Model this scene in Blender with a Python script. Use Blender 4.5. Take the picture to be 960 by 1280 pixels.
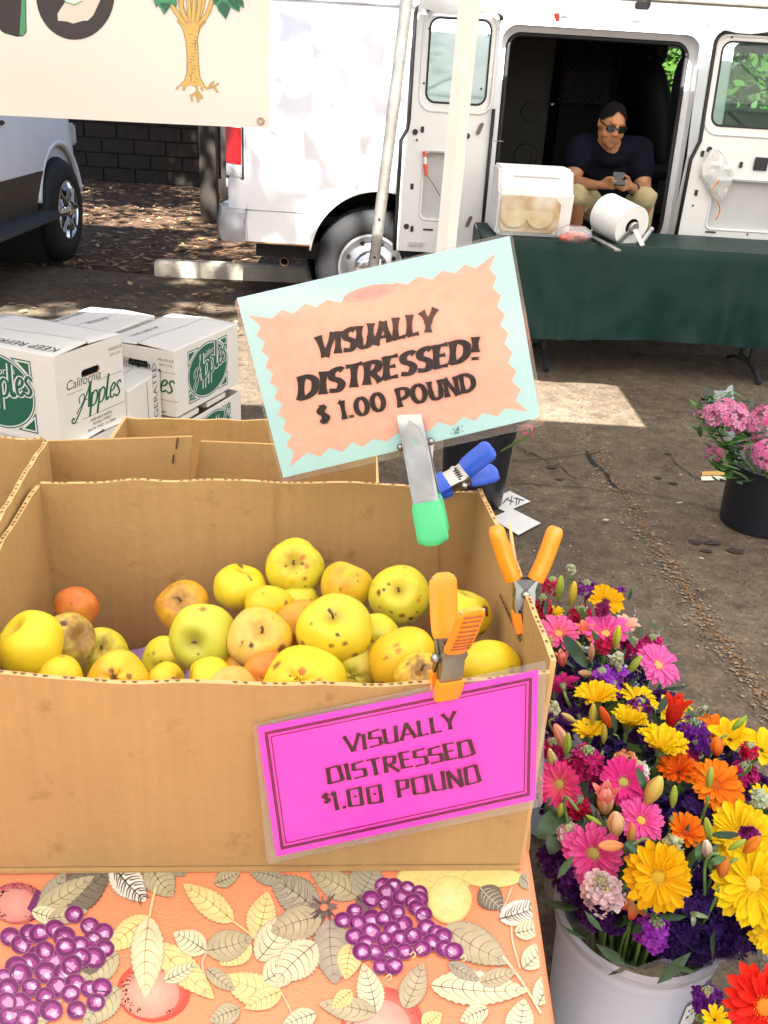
import bpy, bmesh, math, random
from math import radians as rad, sin, cos, tan, pi, sqrt, atan2, hypot
from mathutils import Vector, Matrix, noise
S = bpy.context.scene
for o in list(bpy.data.objects):
    bpy.data.objects.remove(o)
col = S.collection
rnd = random.Random(7)

# ---------------------------------------------------------------- camera
F, PITCH, ROLL, H = 1150.0, rad(25.5), rad(3.5), 1.45
CAM = Vector((0, 0, H))
FW = Vector((0, cos(PITCH), -sin(PITCH)))
r0 = Vector((1, 0, 0)); u0 = Vector((0, sin(PITCH), cos(PITCH)))
RT = r0 * cos(ROLL) + u0 * sin(ROLL)
UP = u0 * cos(ROLL) - r0 * sin(ROLL)
cd = bpy.data.cameras.new('camera'); cam = bpy.data.objects.new('camera', cd); col.objects.link(cam)
M = Matrix((RT, UP, -FW)).transposed().to_4x4(); M.translation = CAM
cam.matrix_world = M
cd.sensor_fit = 'VERTICAL'; cd.sensor_height = 36.0; cd.lens = 36.0 * F / 1280.0
cd.clip_start = 0.02; cd.clip_end = 2000
cd.dof.use_dof = False
S.camera = cam

# ---------------------------------------------------------------- sky, sun, exposure
SUN_EL, SUN_AZ = rad(51), rad(2)       # sun behind the camera, shadows fall away from it
w = bpy.data.worlds.new("World"); S.world = w; w.use_nodes = True
nt = w.node_tree; sky = nt.nodes.new('ShaderNodeTexSky'); sky.sky_type = 'NISHITA'; sky.sun_disc = False
sky.sun_elevation = SUN_EL; sky.sun_rotation = rad(180) - SUN_AZ; sky.air_density = 1.0; sky.dust_density = 2.0; sky.ozone_density = .6
bg = nt.nodes['Background']; nt.links.new(sky.outputs[0], bg.inputs[0]); bg.inputs[1].default_value = 0.05
sd = bpy.data.lights.new('sun', 'SUN'); sd.energy = 5.0; sd.angle = rad(0.5); sd.color = (1, .975, .93)
sun = bpy.data.objects.new('sun', sd); col.objects.link(sun)
SUN_TO = Vector((sin(SUN_AZ) * cos(SUN_EL), -cos(SUN_AZ) * cos(SUN_EL), sin(SUN_EL)))
sun.rotation_euler = SUN_TO.to_track_quat('Z', 'Y').to_euler()
S.view_settings.view_transform = 'Standard'; S.view_settings.look = 'None'
S.view_settings.exposure = 2.58; S.view_settings.gamma = 1
S.cycles.max_bounces = 10; S.cycles.transparent_max_bounces = 16

# ---------------------------------------------------------------- where a line of sight meets a real plane
def ray(x, y): return FW + RT * ((x - 480) / F) - UP * ((y - 640) / F)
def PZ(x, y, z): d = ray(x, y); return CAM + d * ((z - H) / d.z)
def PY(x, y, yy): d = ray(x, y); return CAM + d * (yy / d.y)
def PP(x, y, p, n): d = ray(x, y); return CAM + d * ((Vector(p) - CAM).dot(n) / d.dot(n))
def depth(p): return (Vector(p) - CAM).dot(FW)

# ---------------------------------------------------------------- materials
def srgb(h):
    if isinstance(h, str):
        h = h.lstrip('#'); h = [int(h[i:i + 2], 16) / 255 for i in (0, 2, 4)]
    return tuple((c / 12.92 if c <= .04045 else ((c + .055) / 1.055) ** 2.4) for c in h)
MC = {}
def mat(name, c=(.5, .5, .5), rough=.6, metal=0, var=.12, scale=8, bump=0, bscale=60, c2=None, attr=False, spec=.5, trans=0, sheen=0, coat=0, detail=4, sub=0):
    if name in MC: return MC[name]
    m = bpy.data.materials.new(name); m.use_nodes = True; MC[name] = m
    t = m.node_tree; L = t.links.new; b = t.nodes['Principled BSDF']
    b.inputs['Roughness'].default_value = rough; b.inputs['Metallic'].default_value = metal
    b.inputs['Specular IOR Level'].default_value = spec
    if coat: b.inputs['Coat Weight'].default_value = coat; b.inputs['Coat Roughness'].default_value = .08
    if sub: b.inputs['Subsurface Weight'].default_value = sub; b.inputs['Subsurface Radius'].default_value = (.006, .004, .002); b.inputs['Subsurface Scale'].default_value = 1
    tc = t.nodes.new('ShaderNodeTexCoord')
    nz = t.nodes.new('ShaderNodeTexNoise'); nz.inputs['Scale'].default_value = scale; nz.inputs['Detail'].default_value = detail
    L(tc.outputs['Object'], nz.inputs['Vector'])
    mx = t.nodes.new('ShaderNodeMix'); mx.data_type = 'RGBA'
    rp = t.nodes.new('ShaderNodeValToRGB'); rp.color_ramp.elements[0].position = .3; rp.color_ramp.elements[1].position = .7
    L(nz.outputs['Fac'], rp.inputs[0]); L(rp.outputs[0], mx.inputs[0])
    if attr:
        at = t.nodes.new('ShaderNodeVertexColor'); at.layer_name = 'Col'
        d = t.nodes.new('ShaderNodeMix'); d.data_type = 'RGBA'; d.blend_type = 'MULTIPLY'; d.inputs[0].default_value = 1
        L(at.outputs[0], d.inputs[6]); d.inputs[7].default_value = (1 - var,) * 3 + (1,)
        L(at.outputs[0], mx.inputs[6]); L(d.outputs[2], mx.inputs[7])
    else:
        mx.inputs[6].default_value = tuple(c) + (1,)
        mx.inputs[7].default_value = tuple(c2 or [x * (1 - var) for x in c]) + (1,)
    L(mx.outputs[2], b.inputs['Base Color'])
    if bump:
        n2 = t.nodes.new('ShaderNodeTexNoise'); n2.inputs['Scale'].default_value = bscale; n2.inputs['Detail'].default_value = 5
        L(tc.outputs['Object'], n2.inputs['Vector'])
        bp = t.nodes.new('ShaderNodeBump'); bp.inputs['Strength'].default_value = bump; bp.inputs['Distance'].default_value = .01
        L(n2.outputs['Fac'], bp.inputs['Height']); L(bp.outputs[0], b.inputs['Normal'])
    if trans:      # thin sheet that lets light through (cloth, petals, leaves)
        tr = t.nodes.new('ShaderNodeBsdfTranslucent'); ms = t.nodes.new('ShaderNodeMixShader'); ms.inputs[0].default_value = trans
        L(mx.outputs[2], tr.inputs[0]); L(b.outputs[0], ms.inputs[1]); L(tr.outputs[0], ms.inputs[2])
        L(ms.outputs[0], t.nodes['Material Output'].inputs[0])
    return m
def film(name, tint=(.96, .97, .97), gloss=.12, rough=.08, haze=0, bump=0, bscale=30, edge=.6):
    """clear sheet: lets the view through, adds a reflection"""
    if name in MC: return MC[name]
    m = bpy.data.materials.new(name); m.use_nodes = True; MC[name] = m; t = m.node_tree; L = t.links.new
    t.nodes.remove(t.nodes['Principled BSDF'])
    tp = t.nodes.new('ShaderNodeBsdfTransparent'); tp.inputs[0].default_value = tint + (1,)
    gl = t.nodes.new('ShaderNodeBsdfGlossy'); gl.inputs['Roughness'].default_value = rough
    lw = t.nodes.new('ShaderNodeLayerWeight'); lw.inputs[0].default_value = .35
    ad = t.nodes.new('ShaderNodeMath'); ad.operation = 'MULTIPLY_ADD'; ad.inputs[1].default_value = edge; ad.inputs[2].default_value = gloss
    L(lw.outputs['Facing'], ad.inputs[0])
    ms = t.nodes.new('ShaderNodeMixShader'); L(ad.outputs[0], ms.inputs[0]); L(tp.outputs[0], ms.inputs[1]); L(gl.outputs[0], ms.inputs[2])
    out = ms
    if haze:
        df = t.nodes.new('ShaderNodeBsdfDiffuse'); df.inputs[0].default_value = (.8, .8, .8, 1)
        m2 = t.nodes.new('ShaderNodeMixShader'); m2.inputs[0].default_value = haze
        L(ms.outputs[0], m2.inputs[1]); L(df.outputs[0], m2.inputs[2]); out = m2
    if bump:
        tc = t.nodes.new('ShaderNodeTexCoord'); nz = t.nodes.new('ShaderNodeTexNoise'); nz.inputs['Scale'].default_value = bscale
        L(tc.outputs['Object'], nz.inputs['Vector']); bp = t.nodes.new('ShaderNodeBump'); bp.inputs['Strength'].default_value = bump
        L(nz.outputs['Fac'], bp.inputs['Height']); L(bp.outputs[0], gl.inputs['Normal'])
    L(out.outputs[0], t.nodes['Material Output'].inputs[0])
    return m

# ---------------------------------------------------------------- objects
def wm(o):
    m = o.matrix_basis.copy()
    return (wm(o.parent) @ o.matrix_parent_inverse @ m) if o.parent else m
def tag(o, label=None, cat=None, group=None, kind=None):
    if label: o['label'] = label
    if cat: o['category'] = cat
    if group: o['group'] = group
    if kind: o['kind'] = kind
    return o
def thing(name, label, cat, loc=(0, 0, 0), rz=0, group=None):
    o = bpy.data.objects.new(name, None); col.objects.link(o); o.empty_display_size = .05
    o.location = loc; o.rotation_euler = (0, 0, rz)
    return tag(o, label, cat, group)
def link(name, me, parent=None, world=True):
    o = bpy.data.objects.new(name, me); col.objects.link(o)
    if parent is not None:
        o.parent = parent
        if world: o.matrix_parent_inverse = wm(parent).inverted()
    return o

class MB:
    def __init__(s): s.v = []; s.f = []; s.m = []; s.c = []; s.cur = (1, 1, 1); s.mi = 0
    def vert(s, p, c=None): s.v.append(tuple(p)); s.c.append(c or s.cur); return len(s.v) - 1
    def face(s, idx): s.f.append(tuple(idx)); s.m.append(s.mi)
    def poly(s, pts, c=None): s.face([s.vert(p, c) for p in pts]); return s
    def box(s, c, d, R=None, bev=0):
        c = Vector(c); hx, hy, hz = d[0] / 2, d[1] / 2, d[2] / 2
        P = [Vector((x, y, z)) for x in (-hx, hx) for y in (-hy, hy) for z in (-hz, hz)]
        if R: P = [R @ p for p in P]
        i = [s.vert(c + p) for p in P]
        for q in ((0, 1, 3, 2), (4, 6, 7, 5), (0, 4, 5, 1), (2, 3, 7, 6), (0, 2, 6, 4), (1, 5, 7, 3)): s.face([i[k] for k in q])
        return s
    def grid(s, rows, close_u=False, close_v=False):
        n, k = len(rows), len(rows[0]); b = [[s.vert(*p) if isinstance(p, tuple) and len(p) == 2 and not isinstance(p[0], (int, float)) else s.vert(p) for p in r] for r in rows]
        for i in range(n if close_v else n - 1):
            for j in range(k if close_u else k - 1):
                s.face((b[i][j], b[i][(j + 1) % k], b[(i + 1) % n][(j + 1) % k], b[(i + 1) % n][j]))
        return b
    def tube(s, pts, r, n=8, cap=True, flat=1.0):
        pts = [Vector(p) for p in pts]; k = len(pts)
        rr = list(r) if isinstance(r, (list, tuple)) else [r] * k
        rows = []; N = None
        for i, p in enumerate(pts):
            t = (pts[min(i + 1, k - 1)] - pts[max(i - 1, 0)]).normalized()
            if N is None:
                N = t.cross(Vector((0, 0, 1)));
                if N.length < .1: N = t.cross(Vector((0, 1, 0)))
            N = (N - t * N.dot(t)).normalized(); B = t.cross(N)
            rows.append([p + (N * cos(2 * pi * j / n) + B * sin(2 * pi * j / n) * flat) * rr[i] for j in range(n)])
        b = s.grid(rows, close_u=True)
        if cap: s.face(b[0][::-1]); s.face(b[-1])
        return s
    def lathe(s, prof, c=(0, 0, 0), n=24, R=None, cap0=False, cap1=False, a0=0, a1=2 * pi):
        c = Vector(c); rows = []; full = abs(a1 - a0 - 2 * pi) < 1e-6
        for (r, z) in prof:
            row = []
            for j in range(n if full else n + 1):
                a = a0 + (a1 - a0) * j / n; p = Vector((r * cos(a), r * sin(a), z)); row.append(c + (R @ p if R else p))
            rows.append(row)
        b = s.grid(rows, close_u=full)
        if cap0: s.face(b[0][::-1])
        if cap1: s.face(b[-1])
        return s
    def prism(s, pts, d):
        """pts: planar outline, d: thickness vector"""
        d = Vector(d); a = [s.vert(p) for p in pts]; b = [s.vert(Vector(p) + d) for p in pts]; n = len(pts)
        s.face(a[::-1]); s.face(b)
        for i in range(n): s.face((a[i], a[(i + 1) % n], b[(i + 1) % n], b[i]))
        return s
    def sphere(s, c, r, nu=12, nv=8, R=None):
        r = r if isinstance(r, (tuple, list)) else (r, r, r); c = Vector(c); rows = []
        for i in range(nv + 1):
            t = pi * i / nv; t = min(max(t, .02), pi - .02)
            row = []
            for j in range(nu):
                p = Vector((r[0] * sin(t) * cos(2 * pi * j / nu), r[1] * sin(t) * sin(2 * pi * j / nu), -r[2] * cos(t)))
                row.append(c + (R @ p if R else p))
            rows.append(row)
        b = s.grid(rows, close_u=True); s.face(b[0][::-1]); s.face(b[-1]); return s
    def mesh(s, name, mats, smooth=False):
        me = bpy.data.meshes.new(name); me.from_pydata(s.v, [], s.f)
        for m in (mats if isinstance(mats, (list, tuple)) else [mats]): me.materials.append(m)
        me.polygons.foreach_set('material_index', s.m)
        if any(c != (1, 1, 1) for c in s.c):
            a = me.color_attributes.new('Col', 'FLOAT_COLOR', 'POINT'); flat = []
            for c in s.c: flat += [c[0], c[1], c[2], 1]
            a.data.foreach_set('color', flat)
        if smooth is True: me.polygons.foreach_set('use_smooth', [True] * len(me.polygons))
        me.update()
        if smooth and smooth is not True:
            me.polygons.foreach_set('use_smooth', [True] * len(me.polygons)); me.set_sharp_from_angle(angle=rad(smooth))
        return me
    def build(s, name, mats, parent=None, smooth=False, world=True, bev=0, fix=True):
        me = s.mesh(name, mats, False)
        if fix:
            bm = bmesh.new(); bm.from_mesh(me); bmesh.ops.recalc_face_normals(bm, faces=bm.faces); bm.to_mesh(me); bm.free()
        if bev:
            bm = bmesh.new(); bm.from_mesh(me)
            es = [e for e in bm.edges if len(e.link_faces) == 2 and e.calc_face_angle(0) > .5]
            bmesh.ops.bevel(bm, geom=es, offset=bev, segments=2, affect='EDGES', clamp_overlap=True); bm.to_mesh(me); bm.free()
        if smooth:
            me.polygons.foreach_set('use_smooth', [True] * len(me.polygons))
            if smooth is not True: me.set_sharp_from_angle(angle=rad(smooth))
        return link(name, me, parent, world)

def rrect(x0, y0, x1, y1, r, n=5):
    P = []
    for cx, cy, a in ((x1 - r, y1 - r, 0), (x0 + r, y1 - r, 90), (x0 + r, y0 + r, 180), (x1 - r, y0 + r, 270)):
        for k in range(n + 1): t = rad(a + 90 * k / n); P.append((cx + r * cos(t), cy + r * sin(t)))
    return P
def capsule(b, p0, p1, ra, rb, n=12):
    p0, p1 = Vector(p0), Vector(p1); d = (p1 - p0); L = d.length; R = d.to_track_quat('Z', 'Y').to_matrix() if L > 1e-6 else Matrix.Identity(3)
    prof = [(ra * sin(rad(a)) + 1e-4, -ra * cos(rad(a))) for a in range(0, 91, 18)] + [(rb * cos(rad(a)) + 1e-4, L + rb * sin(rad(a))) for a in range(0, 91, 18)]
    b.lathe(prof, p0, n, R, True, True); return b
def remesh(b, name, mats, voxel, smooth_it=4, parent=None, paint=None):
    """many overlapping volumes -> one continuous skin"""
    me = b.mesh(name, mats); bm = bmesh.new(); bm.from_mesh(me); bmesh.ops.recalc_face_normals(bm, faces=bm.faces); bm.to_mesh(me); bm.free()
    t = bpy.data.objects.new('tmp', me); col.objects.link(t)
    m = t.modifiers.new('r', 'REMESH'); m.mode = 'VOXEL'; m.voxel_size = voxel
    if smooth_it: q = t.modifiers.new('s', 'SMOOTH'); q.factor = .5; q.iterations = smooth_it
    dg = bpy.context.evaluated_depsgraph_get(); dg.update()
    out = bpy.data.meshes.new_from_object(t.evaluated_get(dg)); out.name = name
    bpy.data.objects.remove(t)
    out.materials.clear()
    for k in (mats if isinstance(mats, (list, tuple)) else [mats]): out.materials.append(k)
    out.polygons.foreach_set('use_smooth', [True] * len(out.polygons))
    out.polygons.foreach_set('material_index', [0] * len(out.polygons))
    if paint:
        a = out.color_attributes.new('Col', 'FLOAT_COLOR', 'POINT'); fl = []
        for v in out.vertices: fl += list(paint(v.co)) + [1]
        a.data.foreach_set('color', fl)
    return link(name, out, parent)

# ---------------------------------------------------------------- flat print
class Canvas:
    """printed shapes on a flat or mapped sheet; each layer lies a hair above the last"""
    def __init__(s, fn, h0=.0003, dh=.00003): s.fn = fn; s.b = MB(); s.h = h0; s.dh = dh; s.lock = False
    def poly(s, pts, c, c2=None):
        s.h += 0 if s.lock else s.dh
        if c2 is None: s.b.poly([s.fn(x, y, s.h) for x, y in pts], c); return
        cx = sum(p[0] for p in pts) / len(pts); cy = sum(p[1] for p in pts) / len(pts)
        k = s.b.vert(s.fn(cx, cy, s.h), c2); i = [s.b.vert(s.fn(x, y, s.h), c) for x, y in pts]
        for j in range(len(i)): s.b.face((k, i[j], i[(j + 1) % len(i)]))
    def ellipse(s, x, y, a, b2, c, rot=0, n=24, c2=None):
        s.poly([(x + a * cos(t) * cos(rot) - b2 * sin(t) * sin(rot), y + a * cos(t) * sin(rot) + b2 * sin(t) * cos(rot)) for t in [2 * pi * i / n for i in range(n)]], c, c2)
    def stroke(s, pts, wd, c):
        s.h += 0 if s.lock else s.dh; k = len(pts); ws = wd if isinstance(wd, (list, tuple)) else [wd] * k; L = []; R = []
        for i, (x, y) in enumerate(pts):
            a = pts[max(i - 1, 0)]; e = pts[min(i + 1, k - 1)]; dx, dy = e[0] - a[0], e[1] - a[1]; l = hypot(dx, dy) or 1
            nx, ny = -dy / l * ws[i] / 2, dx / l * ws[i] / 2
            L.append(s.b.vert(s.fn(x + nx, y + ny, s.h), c)); R.append(s.b.vert(s.fn(x - nx, y - ny, s.h), c))
        for i in range(k - 1): s.b.face((L[i], R[i], R[i + 1], L[i + 1]))
    def text(s, txt, x, y, size, c, ang=0, shear=0, bold=0, align='LEFT', sx=1, flip=1):
        me = text_mesh(txt, shear, bold, align); s.h += s.dh; ca, sa = cos(ang), sin(ang)
        base = []
        for v in me[0]:
            u, q = v[0] * size * sx, v[1] * size * flip; base.append(s.b.vert(s.fn(x + u * ca - q * sa, y + u * sa + q * ca, s.h), c))
        for f in me[1]: s.b.face([base[i] for i in f])
    def build(s, name, m, parent): return s.b.build(name, m, parent, fix=False)
TXT = {}
def text_mesh(txt, shear, bold, align):
    k = (txt, shear, bold, align)
    if k not in TXT:
        cu = bpy.data.curves.new('t', 'FONT'); cu.body = txt; cu.shear = shear; cu.offset = bold; cu.align_x = align; cu.size = 1; cu.resolution_u = 3
        o = bpy.data.objects.new('t', cu); col.objects.link(o); dg = bpy.context.evaluated_depsgraph_get(); dg.update()
        me = bpy.data.meshes.new_from_object(o.evaluated_get(dg)); TXT[k] = ([tuple(v.co) for v in me.vertices], [tuple(p.vertices) for p in me.polygons])
        bpy.data.objects.remove(o); bpy.data.meshes.remove(me)
    return TXT[k]
def spline(pts, n=6):
    out = []
    for i in range(len(pts) - 1):
        p0 = pts[max(i - 1, 0)]; p1 = pts[i]; p2 = pts[i + 1]; p3 = pts[min(i + 2, len(pts) - 1)]
        for k in range(n):
            t = k / n
            out.append(tuple(.5 * ((2 * b) + (-a + c) * t + (2 * a - 5 * b + 4 * c - d) * t * t + (-a + 3 * b - 3 * c + d) * t ** 3) for a, b, c, d in zip(p0, p1, p2, p3)))
    return out + [tuple(pts[-1])]
# pen-stroke letters, one cell high; O-like shapes are closed splines
def oval(cx, cy, a, b): return [(cx + a * sin(t), cy + b * cos(t)) for t in [2 * pi * i / 16 for i in range(17)]]
GL = {  # heavy flared capitals
 'V': (.72, [[(0, 1), (.33, 0)], [(.33, 0), (.7, 1)]]), 'I': (.26, [[(.1, 1), (.1, 0)]]),
 'S': (.56, [spline([(.5, .86), (.34, .98), (.1, .86), (.12, .62), (.36, .46), (.48, .26), (.34, .04), (.02, .1)], 4)]),
 'U': (.7, [[(.08, 1), (.08, .35)], spline([(.08, .36), (.14, .1), (.32, 0), (.52, .1), (.58, .36)], 4), [(.58, .35), (.58, 1)]]),
 'A': (.76, [[(.02, 0), (.36, 1)], [(.34, 1), (.68, 0)], [(.16, .3), (.54, .3)]]),
 'L': (.54, [[(.08, 1), (.08, 0)], [(.0, .05), (.5, .05)]]), 'Y': (.66, [[(0, 1), (.3, .45)], [(.62, 1), (.3, .45)], [(.3, .5), (.3, 0)]]),
 'D': (.74, [[(.08, 1), (.08, 0)], spline([(0, .95), (.3, .94), (.56, .76), (.62, .5), (.56, .24), (.3, .06), (0, .05)], 4)]),
 'T': (.66, [[(0, .95), (.62, .95)], [(.31, .96), (.31, 0)]]),
 'R': (.66, [[(.08, 1), (.08, 0)], spline([(0, .95), (.3, .95), (.5, .84), (.48, .62), (.3, .5), (.08, .48)], 4), [(.26, .5), (.6, 0)]]),
 'E': (.56, [[(.08, 1), (.08, 0)], [(0, .95), (.5, .95)], [(.08, .52), (.42, .52)], [(0, .05), (.52, .05)]]),
 '!': (.3, [[(.12, 1), (.12, .34)], [(.12, .13), (.12, 0)]]),
 '$': (.56, [spline([(.46, .78), (.3, .86), (.1, .76), (.12, .6), (.34, .46), (.44, .28), (.3, .14), (.04, .2)], 4), [(.26, 1), (.26, 0)]]),
 '1': (.32, [[(.14, 1), (.14, 0)], [(.0, .84), (.14, 1)]]), '.': (.26, [[(.1, .14), (.1, 0)]]),
 '0': (.74, [oval(.34, .5, .27, .46)]), 'O': (.8, [oval(.37, .5, .3, .46)]),
 'P': (.64, [[(.08, 1), (.08, 0)], spline([(0, .95), (.3, .95), (.54, .84), (.52, .56), (.3, .42), (.08, .42)], 4)]),
 'N': (.74, [[(.08, 0), (.08, 1)], [(.06, 1), (.6, 0)], [(.6, 0), (.6, 1)]]), ' ': (.42, [])}
SQ = dict(GL)   # thin square capitals
SQ.update({'O': (.8, [[(.08, .95), (.05, .05)], [(.03, .06), (.66, .02)], [(.65, 0), (.68, .97)], [(.7, .95), (.06, .92)]]),
 '0': (.84, [[(.08, .95), (.05, .05)], [(.03, .06), (.62, .02)], [(.61, 0), (.64, .97)], [(.66, .95), (.06, .92)], [(.3, .55), (.42, .5)]]),
 'S': (.62, [[(.56, .95), (.1, .9)], [(.1, .94), (.06, .5)], [(.04, .52), (.54, .48)], [(.52, .5), (.54, .04)], [(.56, .05), (.0, .02)]]),
 'D': (.76, [[(.1, .92), (.04, 0)], [(.0, .9), (.56, .97)], [(.58, .98), (.64, .08)], [(.66, .08), (.02, .03)]]),
 'P': (.66, [[(.1, 1), (.06, 0)], [(.04, .94), (.56, .9)], [(.56, .93), (.5, .45)], [(.54, .46), (.08, .42)]]),
 'R': (.66, [[(.1, 1), (.04, 0)], [(.04, .95), (.54, .9)], [(.54, .92), (.46, .5)], [(.5, .5), (.08, .46)], [(.22, .46), (.6, -.06)]]),
 'U': (.72, [[(.06, .95), (.1, .04)], [(.08, .04), (.6, .02)], [(.58, 0), (.62, 1)]])})
def letters(cv, txt, x, y, size, wt, c, ang=0, shear=0, G=GL, contrast=.45, flare=.25, track=.06, jit=0, seed=1):
    r = random.Random(seed); ca, sa = cos(ang), sin(ang); X = 0
    for ch in txt:
        adv, sts = G[ch]; jy = r.uniform(-jit, jit); js = 1 + r.uniform(-jit, jit)
        for st in sts:
            pts = st
            if len(pts) == 2: pts = [(pts[0][0] + (pts[1][0] - pts[0][0]) * k / 4, pts[0][1] + (pts[1][1] - pts[0][1]) * k / 4) for k in range(5)]
            ws = []; n = len(pts)
            for i in range(n):
                a = pts[max(i - 1, 0)]; e = pts[min(i + 1, n - 1)]; l = hypot(e[0] - a[0], e[1] - a[1]) or 1
                v = abs(e[1] - a[1]) / l; t = abs(i / (n - 1) - .5) * 2
                ws.append(wt * size * ((1 - contrast) + contrast * v) * (1 - flare + flare * 2 * t * t if len(st) == 2 else 1))
            q = []
            for (u, v) in pts:
                v = v * js + jy; u2 = (X + u + shear * v) * size; v2 = v * size; q.append((x + u2 * ca - v2 * sa, y + u2 * sa + v2 * ca))
            cv.stroke(q, ws, c)
        X += adv + track
    return X * size
def letters_width(txt, G=GL, track=.06): return sum(G[c][0] + track for c in txt)
PRINT = lambda: mat('printed_ink', attr=True, rough=.55, var=.12, scale=90)
PRINT_GLOSS = lambda: mat('printed_ink_gloss', attr=True, rough=.3, var=.06, scale=200)

# ================================================================ SETTING
def asphalt():
    m = bpy.data.materials.new('asphalt'); m.use_nodes = True; t = m.node_tree; L = t.links.new; b = t.nodes['Principled BSDF']
    tc = t.nodes.new('ShaderNodeTexCoord')
    def nz(s, d=6, r=.6):
        n = t.nodes.new('ShaderNodeTexNoise'); n.inputs['Scale'].default_value = s; n.inputs['Detail'].default_value = d; n.inputs['Roughness'].default_value = r
        L(tc.outputs['Object'], n.inputs['Vector']); return n
    def ramp(src, stops):
        r = t.nodes.new('ShaderNodeValToRGB'); e = r.color_ramp.elements
        while len(e) < len(stops): e.new(.5)
        for k, (p, c) in enumerate(stops): e[k].position = p; e[k].color = tuple(c) + (1,)
        L(src, r.inputs[0]); return r
    def mix(f, a, bb, mode='MIX'):
        x = t.nodes.new('ShaderNodeMix'); x.data_type = 'RGBA'; x.blend_type = mode
        if isinstance(f, float): x.inputs[0].default_value = f
        else: L(f, x.inputs[0])
        L(a, x.inputs[6]); L(bb, x.inputs[7]); return x.outputs[2]
    base = ramp(nz(1.3).outputs['Fac'], [(.3, (.076, .057, .041)), (.5, (.110, .084, .060)), (.7, (.152, .120, .088))])
    mid = ramp(nz(14).outputs['Fac'], [(.3, (.62, .6, .58)), (.7, (1.25, 1.22, 1.15))])
    c = mix(1.0, base.outputs[0], mid.outputs[0], 'MULTIPLY')
    vo = t.nodes.new('ShaderNodeTexVoronoi'); vo.inputs['Scale'].default_value = 105; L(tc.outputs['Object'], vo.inputs['Vector'])
    sp = ramp(vo.outputs['Color'], [(.0, (.45, .45, .45)), (.35, (.9, .9, .9)), (.8, (1.1, 1.1, 1.1)), (.93, (1.7, 1.62, 1.5)), (1, (3.2, 3.0, 2.6))])
    c = mix(.85, c, mix(1.0, c, sp.outputs[0], 'MULTIPLY'))
    st = ramp(nz(4.5, 3).outputs['Fac'], [(.28, (.35, .33, .3)), (.40, (1, 1, 1))])
    c = mix(.8, c, mix(1.0, c, st.outputs[0], 'MULTIPLY'))
    L(c, b.inputs['Base Color']); b.inputs['Roughness'].default_value = .85; b.inputs['Specular IOR Level'].default_value = .25
    bp = t.nodes.new('ShaderNodeBump'); bp.inputs['Strength'].default_value = .4; bp.inputs['Distance'].default_value = .004
    L(vo.outputs['Distance'], bp.inputs['Height']); L(bp.outputs[0], b.inputs['Normal'])
    return m
g = MB(); g.poly([(-300, -300, 0), (300, -300, 0), (300, 300, 0), (-300, 300, 0)])
tag(g.build('ground', asphalt()), kind='structure')
# bare earth with leaf litter at the back
g = MB(); xs = [-14 + .5 * i for i in range(60)]
front = [(x, 6.95 + .12 * noise.noise((x * 1.3, 0, 0)) + (.0 if x < .2 else -.3), .004) for x in xs]
for i in range(len(xs) - 1): g.poly([front[i], front[i + 1], (xs[i + 1], 16, .004), (xs[i], 16, .004)])
tag(g.build('bare_earth', mat('bare_earth', (.11, .056, .027), .95, var=.6, scale=9, bump=.9, bscale=50, c2=(.038, .021, .011))), kind='structure')
def litter(name, n, area, seed, cols, smin, smax, z0=.008):
    r = random.Random(seed); b = MB()
    for i in range(n):
        x, y = area(r); s = r.uniform(smin, smax); a = r.uniform(0, 6.3); c = r.choice(cols); k = r.uniform(.7, 1.25)
        d = Vector((cos(a), sin(a), r.uniform(-.15, .3))) * s; e = Vector((-sin(a), cos(a), r.uniform(-.3, .3))) * s * r.uniform(.25, .5); p = Vector((x, y, z0 + r.uniform(0, .015)))
        b.poly([p - d, p - d * .1 + e, p + d, p - d * .1 - e], tuple(q * k for q in c))
    return tag(b.build(name, mat('dry_leaf', attr=True, rough=.8, var=.3, scale=20), fix=False), kind='stuff')
LC = [(.26, .14, .055), (.18, .08, .03), (.34, .21, .10), (.12, .06, .025), (.40, .28, .15)]
litter('leaf_litter', 5200, lambda r: (r.uniform(-5.2, .6), 6.9 + 5.3 * r.random() ** 1.3), 3, LC, .02, .055)
litter('leaf_litter', 420, lambda r: (r.gauss(-1.1, .7), r.uniform(5.0, 6.95)), 4, LC, .015, .04)
litter('fallen_leaves', 46, lambda r: (r.uniform(.3, 3), r.uniform(1.6, 5)), 5, [(.5, .4, .22), (.4, .25, .1), (.55, .5, .4)], .008, .022)

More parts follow.
